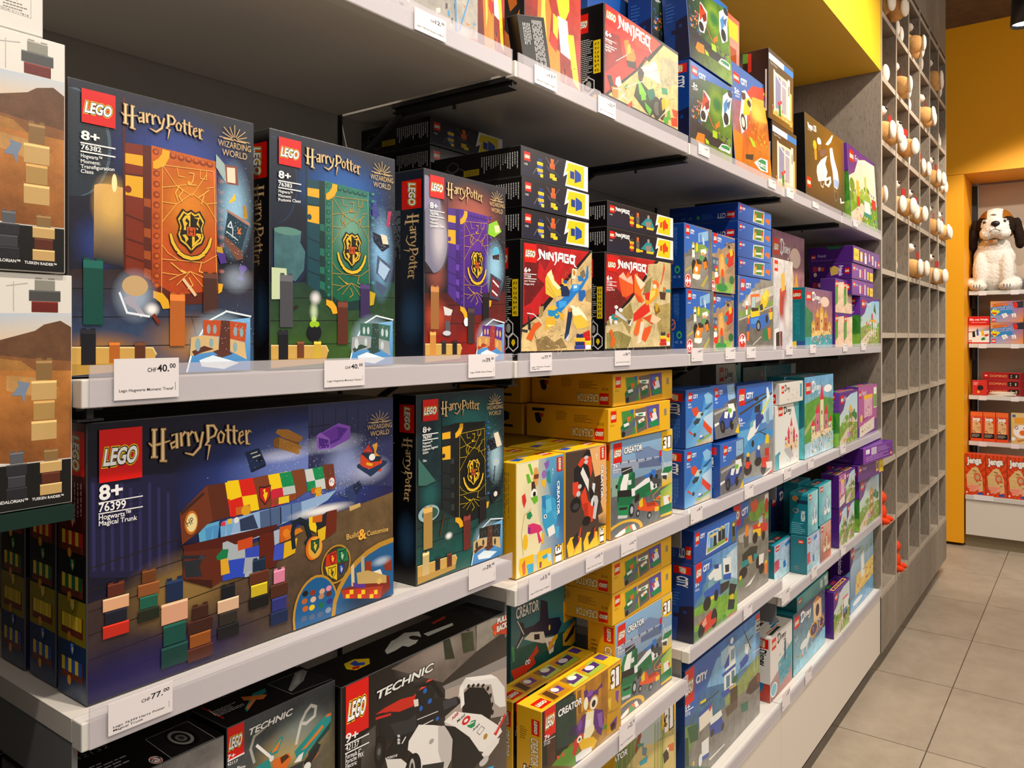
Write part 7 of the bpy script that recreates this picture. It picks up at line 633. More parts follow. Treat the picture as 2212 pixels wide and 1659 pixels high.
# ------------------------------------------------------------ room shell
YF, YB = .7016, 1.09          # front of the shelf lips, back panel
MB_ = [.320, .949, 1.578, 2.206, 2.835, 3.452]   # module boundaries along the wall
struct(boxobj('floor', M['floor'], -2.2, 7.2, -3.2, 1.3, -.05, 0))
struct(boxobj('ceiling', M['ceiling'], -2.2, 7.2, -1.6, 1.3, 3.38, 3.43))
struct(boxobj('wall_left', M['back'], -1.2, MB_[5], YB, YB + .04, 0, 2.437))
bm = bmesh.new(); addbox(bm, -1.2, MB_[5], YF + .002, YB + .04, 2.437, 3.38); o = finish('trim_1', bm, M['yellowlam']); struct(o)   # yellow bulkhead over the shelving
# far wall: yellow column, lintel, niche
struct(boxobj('wall_far', M['yellow'], 5.86, 6.45, .695, 1.3, .02, 2.417))
struct(boxobj('trim_2', M['yellow'], 5.86, 6.45, -2.6, 1.3, 2.4195, 3.38))
struct(boxobj('wall_back', M['beigeback'], 6.3, 6.4, -2.6, .66, .02, 2.40))
struct(boxobj('baseboard_far', M['plinth'], 5.90, 5.95, -2.6, .692, 0, .078))
struct(boxobj('trim_3', M['black'], 6.27, 6.32, .665, .695, .3, 2.4))
# ------------------------------------------------------------ shelving
def shelf(i, zt, name_label, group, arms=True, plate=False, x0=None, x1=None, sides='u'):
    """one shelf board between two module boundaries, zt = top of its metal lip"""
    x0 = MB_[i] + .004 if x0 is None else x0; x1 = MB_[i + 1] - .004 if x1 is None else x1
    t = thing('wall_shelf', name_label, 'shelf', ((x0 + x1) / 2, YF, zt - .025), 0, group)
    hw = (x1 - x0) / 2
    boxobj('board', M['under'], -hw, hw, .0185, YB - YF - .004, .004, .0245, t)
    boxobj('front_lip', M['lip'], -hw, hw, 0, .018, 0, .025, t, .0012)
    h = boxobj('label_holder', M['clear'], -hw + .006, hw - .001, -.0022, -.0004, .001, .0375, t)
    bm = bmesh.new()
    if plate:
        addbox(bm, -hw + .001, -hw + .006, .02, .33, -.05, .0035)
        finish('side_bracket', bm, M['greymetal'], t)
    else:
        xs = -hw + .0065 if i else -hw + .008
        addbox(bm, xs - .006, xs + .017, .014, .26, -.003, .0035); addbox(bm, xs + .002, xs + .008, .012, .26, -.011, .0035); addbox(bm, xs - .006, xs + .017, .012, .258, -.0125, -.0105)
        addtube(bm, (xs + .005, .245, -.012), (xs + .005, .375, -.085), .006, 8)
        bmesh.ops.create_cone(bm, cap_ends=True, segments=8, radius1=.003, radius2=.003, depth=.006, matrix=Matrix.Translation((xs + .017, .14, -.016)))
        finish('bracket', bm, M['black'], t)
    return t
LV = {'A': [1.776] * 5, 'B': [1.323] * 5, 'C': [1.0265, .979, .979, .979, .979], 'D': [.680, .628, .684, .633, .633]}
ordn = ['first', 'second', 'third', 'fourth', 'fifth']
lvn = {'A': 'top', 'B': 'second', 'C': 'third', 'D': 'fourth'}
for k in 'ABCD':
    for i in range(5):
        shelf(i, LV[k][i], 'white wall shelf with clear label strip, %s level down, %s bay from the left' % (lvn[k], ordn[i]), 'wall shelves of the toy display', plate=(k in 'CD' and i in (0, 1, 2, 3)) and not (k == 'D' and i == 0))
for i in range(1, 5):
    u = boxobj('shelf_upright', M['dark'], MB_[i] - .003, MB_[i] + .003, YB - .006, YB - .001, .35, 2.43)
    tag(u, 'dark slotted shelf post in the back wall, %s from the left' % ordn[i - 1], 'shelf post', 'slotted wall posts')
for i in range(5):
    x0, x1 = MB_[i] + .0015, MB_[i + 1] - .0015
    t = thing('base_cabinet', 'white base cabinet under the lowest toys, %s bay from the left' % ordn[i], 'cabinet', ((x0 + x1) / 2, YF, 0), 0, 'white base cabinets')
    hw = (x1 - x0) / 2
    boxobj('carcass', M['board'], -hw, hw, .02, YB - YF - .004, .08, .313, t)
    boxobj('front_panel', M['cab'], -hw, hw, .003, .02, .08, .312, t, .001)
    boxobj('top_board', M['board'], -hw, hw, .018, YB - YF - .004, .3135, .3395, t)
    boxobj('front_lip', M['lip'], -hw, hw, 0, .018, .314, .34, t, .0012)
    boxobj('label_holder', M['clear'], -hw + .004, hw - .002, -.0022, -.0004, .315, .3535, t)
    boxobj('plinth', M['black'], -hw, hw, .045, .06, 0, .08, t)
struct(boxobj('light_block_panel', M['black'], .205, .22, .725, YB - .002, .0005, 1.2015))   # unseen panel, added to keep light off the left box sides
# dark green side shelf of the neighbouring display at the left edge
t = thing('side_shelf', 'dark green narrow shelf carrying the desert picture boxes', 'shelf', (.15, .71, 0))
boxobj('board', M['green'], -.35, .172, 0, .14, 1.2025, 1.2155, t)
boxobj('post', M['black'], -.34, -.31, .05, .08, 0, 1.2025, t)
# ------------------------------------------------------------ cubby wall
t = thing('cubby_unit', 'grey concrete-look cubby wall full of teddy bears', 'shelf unit', (3.4535, YF, 0))
CX = [3.4535, 3.7455, 4.0285, 4.312, 4.5995, 4.880, 5.146]; CX = [c - 3.4535 for c in CX]
RZ = [.326, .589, .852, 1.115, 1.378, 1.641, 1.904, 2.167, 2.430, 2.693, 2.956]
DP = .39
for i, x in enumerate(CX):
    d = boxobj('divider', [M['concrete'], M['edge']], x, x + .018, .0012, DP, .08, 3.379 if i == 0 else 2.975, t)
    bm = bmesh.new(); addbox(bm, x, x + .018, 0, .0012, .30, 2.975 if i else 3.379); finish('edge_band', bm, M['edge'], d)
for j, z in enumerate(RZ):
    for i in range(6):
        s_ = boxobj('shelf_board', M['concrete'], CX[i] + .018, CX[i + 1], .004, DP, z - .022, z, t)
        bm = bmesh.new(); addbox(bm, CX[i] + .018, CX[i + 1], .0025, .004, z - .022, z); finish('edge_band', bm, M['edge'], s_)
boxobj('fascia', M['concrete'], CX[0] + .018, CX[6] + .018, .003, .03, 2.9765, 3.378, t)
boxobj('base_panel', M['concrete'], CX[0], CX[6] + .018, -.001, .018, .08, .302, t)
boxobj('back_panel', M['concrete'], CX[0] + .018, CX[6], DP - .01, DP, .31, 2.95, t)
boxobj('plinth', M['plinth'], CX[0], CX[6] + .018, .045, .06, 0, .08, t)
# ------------------------------------------------------------ teddy bears
M['fur'] = mat('tan_plush', '#dfa868', .95, 0, .14, 60, .9, 260, .1)
M['sole'] = mat('cream_plush', '#f2e6d4', .95, 0, .06, 60, .7, 260, .1)
M['brown'] = mat('dark_brown_nose', '#3a2218', .4)
M['redtag'] = mat('red_paper_tag', '#a81f18', .5)
M['orange'] = mat('red_orange_plush', '#e0431f', .9, 0, .1, 60, .6, 240, .1)
def bear(loc, label):
    t = thing('teddy_bear', label, 'teddy bear', loc, 0, 'teddy bears in the cubbies')
    def ell(n_, m_, parts, par=t):
        bm = bmesh.new()
        for c, r_ in parts: addell(bm, c, r_)
        return finish(n_, bm, m_, par, True)
    ell('body', M['fur'], [((0, .105, .06), (.055, .05, .062))])
    h = ell('head', M['fur'], [((0, .085, .155), (.05, .045, .045))])
    ell('muzzle', M['sole'], [((0, .04, .146), (.026, .024, .021))], h); ell('nose', M['brown'], [((0, .018, .153), (.01, .007, .007))], h)
    for sx in (-1, 1):
        ell('eye', M['brown'], [((sx * .02, .044, .168), (.005, .004, .005))], h); ell('ear', M['fur'], [((sx * .042, .09, .195), (.018, .009, .018))], h)
        ell('arm', M['fur'], [((sx * .062, .07, .08), (.02, .042, .02))])
        f_ = ell('foot', M['fur'], [((sx * .05, .02, .045), (.033, .05, .043)), ((sx * .045, .07, .035), (.028, .05, .03))])
        ell('sole', M['sole'], [((sx * .05, -.022, .047), (.028, .013, .038))], f_)
    boxobj('tag', M['redtag'], .012, .05, .012, .0135, .095, .128, t)
    return t
def dup(o, loc, label):
    r = o.copy(); COL.objects.link(r); r.location = loc; r['label'] = label
    for ch in list(o.children):
        c = ch.copy(); COL.objects.link(c); c.parent = r
        for g in list(ch.children):
            d = g.copy(); COL.objects.link(d); d.parent = c
    return r
cells = [(c, r) for r in range(9, 5, -1) for c in range(6)] + [(1, 5), (2, 5), (3, 5), (4, 5)]
b0 = None; rdm = random.Random(4)
rn = {9: 'topmost', 8: 'second', 7: 'third', 6: 'fourth', 5: 'lowest'}
for c, r in cells:
    x = 3.4535 + (CX[c] + .018 + CX[c + 1]) / 2 + rdm.uniform(-.025, .03); dy = rdm.choice((rdm.uniform(-.008, .03), rdm.uniform(-.008, .03), rdm.uniform(.05, .09))); z = RZ[r] + .0015
    lb = 'tan teddy bear in the %s bear row, %s cubby column from the shelves' % (rn[r], ['first', 'second', 'third', 'fourth', 'fifth', 'last'][c])
    if b0 is None: b0 = bear((x, YF + dy - .012, z), lb)
    else: b0_ = dup(b0, (x, YF + dy - .012, z), lb)
    (b0 if (c, r) == (0, 9) else b0_).rotation_euler.z = rdm.uniform(-.35, .35)
for (c, r, lb) in [(0, 1, 'small red-orange plush toy low in the first cubby column'), (1, 0, 'small red-orange plush toy in the lowest cubby, second column')]:
    bm = bmesh.new(); x = 3.4535 + CX[c] + .075
    addell(bm, (0, 0, .045), (.038, .035, .045)); addell(bm, (0, -.005, .105), (.032, .03, .03))
    for q in (-1, 1): addell(bm, (q * .03, -.03, .015), (.014, .026, .014)); addell(bm, (q * .022, 0, .138), (.012, .008, .014))
    o = finish('plush_toy', bm, M['orange'], None, True); o.location = (x, YF + .03, RZ[r] + .002); tag(o, lb, 'plush toy', 'red-orange plush toys')
# ------------------------------------------------------------ toy boxes
def sub(ops, d):
    def f(v):
        if isinstance(v, str) and v.startswith('$'): return d[v]
        if isinstance(v, (list, tuple)): return type(v)(f(q) for q in v)
        return v
    return [f(o) for o in ops]
def hp(kind, d, busts=True):
    r = sub(ART['hp_bg'], d)
    if d.get('candle'): r += sub(ART['hp_candle'], d)
    if kind in ('83', '96'): r += ART['hp_y' + kind][:] if False else []
    r += sub(ART['hp_book'], d)
    if kind == '82': r += ART['hp_x82'] + ART['hp_y82']
    else: r += ART['hp_y' + kind]
    return r + sub(ART['hp_figs'], d) + sub(ART['hp_low'], d) + sub(ART['hp_busts'], d) + sub(ART['hp_top'], d) + [o for o in sub(ART['hp_txt'], d) if o[2] != '']
base = {'$band': '#e8ac20', '$fl0': '#2a1c18', '$in1': '#d4b47c', '$in3': '#8aa8b0', '$candle': '#e0b878', '$pl0': '#4a6070', '$pl1': '#26303a'}
H82 = dict(base, **{'candle': 1, '$bg0': '#1a1b2c', '$glow': '#3f55a8', '$glow2': '#c08848', '$fl0': '#33221c', '$fl1': '#2d4f78', '$sp0': '#7c2a0c', '$sp1': '#531a08', '$hg': '#5c2010', '$hg2': '#a04a18', '$cv0': '#c8601a', '$cv1': '#b04010', '$cvg': '#f09028', '$st': '#8a3410', '$ed': '#5a3038', '$ed2': '#a06050', '$ln': '#f0b850', '$in0': '#c04e24', '$in2': '#5a3024',
    '$b1': '#16141a', '$b2': '#b0601e', '$b3': '#5a3018', '$f1': '#0c4a40', '$f2': '#b86424', '$f3': '#4a2a20', '$num': '76382', '$t0': 'Hogwarts™', '$t1': 'Moment:', '$t2': 'Transfiguration', '$t3': 'Class'})
H83 = dict(base, **{'candle': 0, '$bg0': '#12182a', '$glow': '#2f6cc0', '$glow2': '#48702c', '$fl0': '#1c3a2c', '$fl1': '#3a5a24', '$sp0': '#134450', '$sp1': '#0c2e38', '$hg': '#0e3430', '$hg2': '#1f6a58', '$cv0': '#2c7a68', '$cv1': '#0c5a3c', '$cvg': '#78b098', '$st': '#124a44', '$ed': '#124a50', '$ed2': '#3a8a90', '$ln': '#b8923c', '$pl0': '#16304a', '$pl1': '#101c30', '$in0': '#3f6a5c', '$in1': '#9aa0a0', '$in2': '#2f4840', '$in3': '#c0d0d4',
    '$b1': '#15131c', '$b2': '#6a3a20', '$b3': '#c8a838', '$f1': '#4a4a50', '$f2': '#5a2a1c', '$f3': '#3a2a58', '$num': '76383', '$t0': 'Hogwarts™', '$t1': 'Moment:', '$t2': 'Potions Class', '$t3': ''})
H96 = dict(base, **{'candle': 0, '$bg0': '#231c26', '$glow': '#c06858', '$glow2': '#b82418', '$fl0': '#4a1c18', '$fl1': '#8a1a14', '$sp0': '#4c2c88', '$sp1': '#361e68', '$hg': '#3c2070', '$hg2': '#6a40b0', '$cv0': '#58289a', '$cv1': '#3c1c78', '$cvg': '#6a34a8', '$st': '#3c1e74', '$ed': '#3c2478', '$ed2': '#6a4ab0', '$ln': '#c8963a', '$pl0': '#5a5468', '$pl1': '#8a84a0', '$in0': '#5a2a88', '$in1': '#c89058', '$in2': '#a83820', '$in3': '#d8b060',
    '$b1': '#c88a40', '$b2': '#2a2428', '$b3': '#181418', '$f1': '#a06a38', '$f2': '#3a2a28', '$f3': '#1c1618', '$num': '76396', '$t0': 'Hogwarts™', '$t1': 'Moment:', '$t2': 'Divination Class', '$t3': ''})
H97 = dict(base, **{'candle': 0, '$bg0': '#14282e', '$glow': '#2f7a78', '$glow2': '#1c6a60', '$fl0': '#1c302c', '$fl1': '#1c5a54', '$sp0': '#1c2224', '$sp1': '#101416', '$hg': '#15191b', '$hg2': '#2c3436', '$cv0': '#181a16', '$cv1': '#14160f', '$cvg': '#201f14', '$st': '#121412', '$ed': '#1c3a6a', '$ed2': '#3a6aa8', '$ln': '#c8a820', '$pl0': '#16343a', '$pl1': '#142a30', '$in0': '#242a28', '$in1': '#d0b078', '$in2': '#5a3424', '$in3': '#3a3a3c',
    '$b1': '#c8b078', '$b2': '#201c20', '$b3': '#5a281c', '$f1': '#b08a48', '$f2': '#6a2a24', '$f3': '#1e1a1c', '$num': '76397', '$t0': 'Hogwarts™', '$t1': 'Moment:', '$t2': 'Defence Against', '$t3': 'the Dark Arts'})
def tb(X0, X1, z0, z1, Y, d, basec, faces, label, group=None, lean=0, yaw=0, roll=0, bright=False, side=None, name='toy_box', cat='toy box'):
    w, h = X1 - X0, z1 - z0
    me = carton(w, d, h, basec, {k: (ART[v] if isinstance(v, str) else v) for k, v in faces.items()}, name, bright, side)
    o = bpy.data.objects.new(name, me); COL.objects.link(o)
    o.location = ((X0 + X1) / 2, Y, z0 + .0008 + d * math.sin(R(lean)))
    o.rotation_euler = (-R(lean), R(roll), R(yaw)); tag(o, label, cat, group)
    return o
def again(o, X0, z0, Y, label, lean=0, yaw=0, roll=0):
    c = o.copy(); COL.objects.link(c); w = o.dimensions.x
    wx = max(v.co.x for v in o.data.vertices); d = max(v.co.y for v in o.data.vertices)
    c.location = (X0 + wx, Y, z0 + .0008 + d * math.sin(R(lean))); c.rotation_euler = (-R(lean), R(roll), R(yaw)); c['label'] = label
    return c
BS = 1.3232; AS = 1.7762
# -- second shelf, first bay
g1 = 'tall magic-book picture boxes'
hs = [('p', '#0d0c12', [0, 0, 1000, 0, 1000, 1000, 0, 1000])] + ART['hp_side']
tb(.3255, .5170, BS, 1.5895, .730, .06, '#0d0c12', {'F': hp('82', H82), 'L': hs}, 'dark blue toy box with an orange book and candle on its front', g1)
tb(.5370, .7300, BS, 1.5893, .730, .06, '#0d0c12', {'F': hp('83', H83), 'L': hs}, 'dark toy box with a green book on its front, second on the shelf', g1)
tb(.7845, .9675, BS, 1.5880, .730, .06, '#0d1018', {'F': hp('96', H96), 'L': [('p', '#0c1a2c', [0, 0, 1000, 0, 1000, 1000, 0, 1000])] + ART['hp_side'] + [('parv', '#8898a8', 40, 200, 260, 500, 5)]}, 'red-tinted toy box with a purple book on its front', g1)
# -- third shelf, first bay
CS = 1.0267
b_ = tb(.3415, .7265, CS, 1.2815, .730, .056, '#0c1420', {'F': 'trunk', 'L': 'trunk_side'}, 'wide navy toy box with a colourful patchwork trunk, front of its row', 'wide trunk picture boxes')
again(b_, .3425, CS, .793, 'wide dark trunk picture box, second in the row behind the front one')
again(b_, .3415, CS, .858, 'wide dark trunk picture box, third and last in the row')
tb(.7695, .9635, CS, 1.2815, .730, .045, '#0d0e14', {'F': hp('97', H97) + [('t', '#f4f4f4', 'Class', 49, 400 - 46, 88, 400 - 46, 13, {'b': .012})], 'L': hs}, 'teal-dark toy box with a black and gold book on its front', g1)
# -- left edge
d_ = tb(.062, .3225, 1.2158, 1.4125, .715, .07, '#d8d4cc', {'F': 'desert'}, 'toy box with a desert scene on the green side shelf, lower of two', 'desert picture boxes')
again(d_, .055, 1.4135, .712, 'toy box with a desert scene stacked on its twin, upper of two', lean=0)
tb(.05, .299, 1.6115, 1.659, .715, .09, '#dcd8d0', {'F': [('p', '#dedad3', [0, 0, 1000, 0, 1000, 1000, 0, 1000]), ('l', '#9a948c', 9, [780, 380, 965, 350, 965, 720, 780, 690, 780, 380]), ('t', '#5a5650', 'FSC', 800, 640, 860, 650, 90, {'b': .03}), ('e', '#5a5650', 835, 470, 18, 70), ('e', '#dedad3', 835, 470, 11, 50), ('t', '#5a5650', 'MIX', 895, 470, 925, 475, 40), ('par', '#6a665e', 880, 500, 955, 660, 3), ('t', '#5a5650', 'FSC® C117818', 870, 690, 958, 705, 36), ('glyphs', '#3a3634', 760, 60, 830, 210, 8, 4), ('t', '#3a3634', '24551', 850, 110, 910, 130, 60), ('t', '#3a3634', '005573', 850, 200, 915, 220, 60), ('l', '#c8c4bc', 14, [780, 260, 900, 330, 960, 200])]}, 'white plain box end on top of the desert boxes', None)
# -- second shelf, second bay: black and red ninja boxes
g2 = 'flat black boxes with a yellow lightning corner'
tb(1.0075, 1.2270, BS, 1.5145, .730, .047, '#0d0b0c', {'F': 'nj60', 'L': 'nj_side'}, 'black and red toy box with a blue dragon, under three flat boxes', 'black and red dragon boxes')
f_ = tb(1.0105, 1.2145, 1.5153, 1.5640, .730, .185, '#0d0b0c', {'F': 'njflat60', 'L': 'njflat_side'}, 'flat black box on the blue dragon box, lowest of three', g2)
again(f_, 1.0080, 1.5650, .728, 'flat black box in the stack of three over the blue dragon, middle one')
again(f_, 1.0080, 1.6140, .730, 'flat black box on top of the stack of three over the blue dragon')
tb(1.004, 1.208, BS, 1.640, .925, .15, '#0d0b0c', {}, 'plain black carton deep on the shelf under the two rearmost flat boxes', None)
again(f_, 1.0045, 1.6410, .920, 'flat black box at the back of the shelf, lower of the rear two'); again(f_, 1.0030, 1.6905, .918, 'flat black box at the back just under the top shelf')
tb(1.2720, 1.5570, BS, 1.5170, .730, .047, '#0d0b0c', {'F': 'nj62', 'L': 'nj_side'}, 'black and red toy box with an orange fire dragon', 'black and red dragon boxes')
f_ = tb(1.2815, 1.5640, 1.5178, 1.5655, .730, .185, '#0d0b0c', {'F': 'njflat62', 'L': 'njflat_side'}, 'flat black box resting on the fire dragon box', g2)
again(f_, 1.2835, 1.5665, .731, 'flat black box on top of the fire dragon stack')
tb(1.300, 1.535, BS, 1.655, .925, .14, '#0f3f86', {'F': 'cityflat', 'L': 'cityflat_side'}, 'blue carton at the back behind the fire dragon stack')
# -- second shelf, third bay: blue town boxes
g3 = 'blue picture boxes with racing kart'; g4 = 'blue picture boxes with red rescue helicopter'
o1 = tb(1.6300, 1.7870, BS, 1.4670, .730, .045, '#12458e', {'F': 'gok', 'L': 'city_side'}, 'blue box with an orange racing kart, lower of two', g3)
again(o1, 1.6205, 1.4680, .730, 'blue box with an orange racing kart, upper of two')
o1 = tb(1.7880, 1.9380, BS, 1.4650, .738, .045, '#12458e', {'F': 'heli4'}, 'blue box with a small red helicopter, lower of two', g4)
again(o1, 1.7785, 1.4662, .732, 'blue box with a small red helicopter, upper of two')
tb(1.9440, 2.2150, BS, 1.5160, .730, .05, '#12458e', {'F': 'mixer', 'L': 'city_side2'}, 'blue box with a yellow and blue cement mixer truck', None)
f_ = tb(1.9480, 2.1990, 1.5175, 1.5630, .730, .19, '#164ea2', {'F': 'cityflat', 'L': 'cityflat_side'}, 'flat blue box directly on the cement mixer box', 'flat blue boxes over the cement mixer')
for z, q in ((1.5640, 'second from below in the pile of four'), (1.6100, 'third from below in the pile of four'), (1.6570, 'topmost of the pile of four')): again(f_, 1.9470 + (z - 1.56) * .03, z, .731, 'flat blue box over the cement mixer, %s' % q)
# -- fourth bay
tb(2.4150, 2.7480, BS, 1.6930, .800, .055, '#4a2a58', {'F': 'story_sunset'}, 'tall purple sunset castle box behind the teal one', None)
tb(2.2165, 2.3900, BS, 1.5830, .730, .05, '#cfcac4', {'F': 'redgold'}, 'narrow white box with a red and gold shape', None, bright=True)
tb(2.5170, 2.8300, BS, 1.5150, .730, .055, '#14707e', {'F': 'story_sunset', 'L': 'story_teal_side'}, 'teal-sided box with a sunset castle scene, front of the pair', None)
# -- fifth bay: purple boxes
Y5 = .7085
tb(3.1370, 3.4480, BS, 1.5110, Y5, .06, '#4c1c78', {'F': 'friends_park', 'L': 'friends_side'}, 'purple box with a white park pavilion, base of the purple pile', None)
f_ = tb(3.0090, 3.3430, 1.5120, 1.5690, Y5, .15, '#4c1c78', {'F': 'friends_flat2', 'L': 'friends_flat_side2'}, 'flat purple box in the pile on the second shelf, lowest of three', 'flat purple boxes')
again(f_, 3.0090, 1.5710, Y5, 'flat purple box in the pile on the second shelf, middle of three')
tb(3.0100, 3.4440, 1.6295, 1.6900, Y5 - .004, .157, '#4c1c78', {'F': 'friends_flat', 'L': 'friends_flat_side'}, 'wide flat purple box on top of the second-shelf pile', None, yaw=0)
g5 = 'small purple boxes with horse scene'
o1 = tb(2.8370, 2.9520, BS, 1.4420, .722, .05, '#4c1c78', {'F': 'friends_small'}, 'small purple picture box, bottom left of the block of four', g5)
again(o1, 2.9560, BS, .722, 'small purple picture box, bottom right of the block of four'); again(o1, 2.8370, 1.4432, .722, 'small purple picture box, top left of the block of four'); again(o1, 2.9580, 1.4432, .724, 'small purple picture box, top right of the block of four')
# -- third shelf, second bay: yellow builder boxes
CZ = .9792
g6 = 'yellow boxes with sea creatures'; g7 = 'yellow boxes with red jet car'
o1 = tb(.9945, 1.1325, CZ, 1.1610, .730, .06, '#e8b81a', {'F': 'fish', 'L': 'fish_side', 'T': 'yel_top'}, 'yellow box with green and blue fish, front one', g6)
for k, q in ((.792, 'second in its row'), (.854, 'third in its row')): again(o1, .9950, CZ, k, 'yellow box with green and blue fish, %s' % q)
o1 = tb(1.1365, 1.2775, CZ, 1.1625, .730, .06, '#e8b81a', {'F': 'jet', 'T': 'yel_top'}, 'yellow box with a red racing car picture printed sideways, front one', g7)
again(o1, 1.1365, CZ, .792, 'yellow box with a red racing car picture, behind the front one')
o1 = tb(1.2925, 1.5600, CZ, 1.1630, .730, .06, '#e2a812', {'F': 'cr13', 'L': 'cr13_side', 'T': 'yel_top'}, 'yellow box with a green truck and race cars, on the third shelf', 'green truck boxes')
tb(1.2800, 1.5500, CZ, 1.1640, .80, .27, '#d09a10', {}, 'plain yellow carton behind the third-shelf truck box')
g8 = 'flat yellow boxes with three truck pictures'
f_ = tb(1.2720, 1.5340, 1.1650, 1.2265, .723, .185, '#e6ae14', {'F': 'crflat', 'L': 'crflat_side'}, 'flat yellow box on the third-shelf truck box, lower of two', g8)
again(f_, 1.3000, 1.2280, .730, 'flat yellow box on the third-shelf truck box, upper of two', yaw=.6)
o2 = tb(1.2700, 1.5300, 1.1655, 1.2265, .917, .16, '#c8940e', {'L': [('p', '#c8940e', [0, 0, 1000, 0, 1000, 1000, 0, 1000]), ('p', '#15181e', [520, 700, 860, 700, 860, 790, 520, 790]), ('p', '#15181e', [600, 250, 700, 220, 800, 300, 800, 520, 700, 620, 620, 520]), ('p', '#a03018', [540, 480, 640, 480, 640, 640, 540, 640])]}, 'flat yellow box at the back of the third shelf, lower of two', g8)
again(o2, 1.2680, 1.2280, .919, 'flat yellow box at the back of the third shelf, upper of two')
# -- third shelf, third bay
g9 = 'blue boxes with red and blue plane'; g10 = 'blue boxes with police car'
o1 = tb(1.6210, 1.7760, CZ, 1.1100, .730, .06, '#12489a', {'F': 'plane', 'L': 'city_side2'}, 'blue box with a red-winged stunt plane, lower of two', g9)
again(o1, 1.6285, 1.1112, .730, 'blue box with a red-winged stunt plane, upper of two')
o1 = tb(1.7790, 1.9360, CZ, 1.1070, .711, .07, '#12489a', {'F': 'polcar', 'L': 'city_side2'}, 'blue box with a dark blue police car, lower one at the front', g10)
again(o1, 1.7850, 1.1085, .724, 'blue box with a dark blue police car, leaning upper one', lean=6)
tb(1.9395, 2.2180, CZ, 1.2350, .731, .055, '#0f4292', {'F': 'pheli', 'L': [('p', '#0f4292', [0, 0, 1000, 0, 1000, 1000, 0, 1000])]}, 'large blue box with a white police helicopter', None)
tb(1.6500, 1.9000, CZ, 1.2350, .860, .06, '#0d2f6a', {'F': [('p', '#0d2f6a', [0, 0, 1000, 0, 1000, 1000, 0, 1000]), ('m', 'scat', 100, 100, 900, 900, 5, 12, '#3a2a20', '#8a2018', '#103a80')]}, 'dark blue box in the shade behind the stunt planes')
tb(2.2200, 2.4200, CZ, 1.2780, .900, .05, '#8a8880', {'F': 'story_white'}, 'white castle box standing at the back under the second shelf', bright=True)
tb(2.6100, 3.1900, CZ, 1.2560, .962, .06, '#147080', {'F': [('p', '#2a8a98', [0, 0, 1000, 0, 1000, 1000, 0, 1000], 1), ('p', '#c8d0c8', [900, 0, 1000, 0, 1000, 1000, 900, 1000]), ('m', 'lego', 300, 60, 340, 160)]}, 'teal carton at the back behind the white castle boxes')
# -- third shelf, fourth bay
tb(2.2300, 2.4520, CZ, 1.1640, .730, .05, '#d8d4ce', {'F': 'story_white', 'L': [('p', '#d4d0ca', [0, 0, 1000, 0, 1000, 1000, 0, 1000])]}, 'white castle box with teal corner on the third shelf, beneath a small one', None, bright=True)
tb(2.2500, 2.4720, 1.1652, 1.2260, .724, .05, '#d8d4ce', {'F': 'story_white_flat', 'L': [('p', '#d4d0ca', [0, 0, 1000, 0, 1000, 1000, 0, 1000]), ('m', 'lego', 200, 500, 800, 950)]}, 'low white box with tiny castle figures resting on the white castle box', None, bright=True)
o1 = tb(2.4990, 2.8300, CZ, 1.2340, .727, .055, '#147080', {'F': 'story_day', 'L': 'story_teal_side2', 'T': 'teal_top'}, 'tall teal box with a green meadow castle, front one', 'meadow castle boxes')
again(o1, 2.4900, CZ, .786, 'tall teal box with a meadow castle, hidden behind its twin')
tb(2.8380, 3.0900, CZ, 1.1680, Y5, .05, '#4c1c78', {'F': 'friends_park2', 'L': 'friends_side', 'T': 'friends_top'}, 'purple box with an orange garden pavilion on the third shelf', None)
tb(3.1030, 3.4050, CZ, 1.1730, Y5, .05, '#5a2284', {'F': 'friends_shop', 'T': 'friends_top'}, 'violet box with a pink shop scene, last on the third shelf', None)
# -- fourth shelf, first bay: black technical boxes
DZ = .6802
tb(.6320, .9600, DZ, .9420, .722, .075, '#0c0b0b', {'F': 'tech37', 'T': 'tech37_top'}, 'black box with a white and black racing car', None)
tb(.4840, .6300, DZ, .9505, .730, .066, '#0d0c0c', {'F': 'tech17', 'T': 'tech17_top'}, 'black box with a teal and orange aeroplane', None)
tb(.3230, .4810, DZ, .9450, .730, .072, '#0c0b0b', {'F': 'tech32', 'T': 'tech32_top'}, 'black box with a round wheel picture on its top', None)
o1 = tb(.3300, .4850, DZ, .9380, .812, .07, '#0c0b0b', {'T': 'tech_back_top'}, 'black box behind the wheel picture box, second row', 'black boxes in the second row')
again(o1, .3300, DZ, .890, 'black box behind the wheel picture box, third row'); again(o1, .4900, DZ, .812, 'black box behind the aeroplane box')
# -- fourth shelf, second bay
D2 = .6282
tb(1.0450, 1.3080, D2, .7570, .716, .05, '#e8b618', {'F': 'owl', 'L': 'owl_side', 'T': 'owl_top'}, 'yellow box with a purple owl in a forest, front one', 'purple owl boxes')
again(bpy.data.objects[-1] if False else COL.objects[-1], 1.0430, D2, .772, 'yellow box with a purple owl in a forest, second behind it')
tb(1.1240, 1.3440, D2, .8880, .836, .05, '#2a6a70', {'F': 'shark'}, 'tall sea-green box with a dark blue shark', None)
o1 = tb(1.3100, 1.5580, D2, .8150, .730, .06, '#e2a812', {'F': 'cr13', 'L': 'cr13_side', 'T': 'yel_top'}, 'yellow box with a green truck and race cars, on the fourth shelf', 'green truck boxes')
f_ = tb(1.3000, 1.5560, .8165, .8750, .730, .19, '#e6ae14', {'F': 'crflat', 'L': 'crflat_side'}, 'flat yellow box on the fourth-shelf truck box, lower of two', g8)
again(f_, 1.2990, .8762, .730, 'flat yellow box on the fourth-shelf truck box, upper of two')
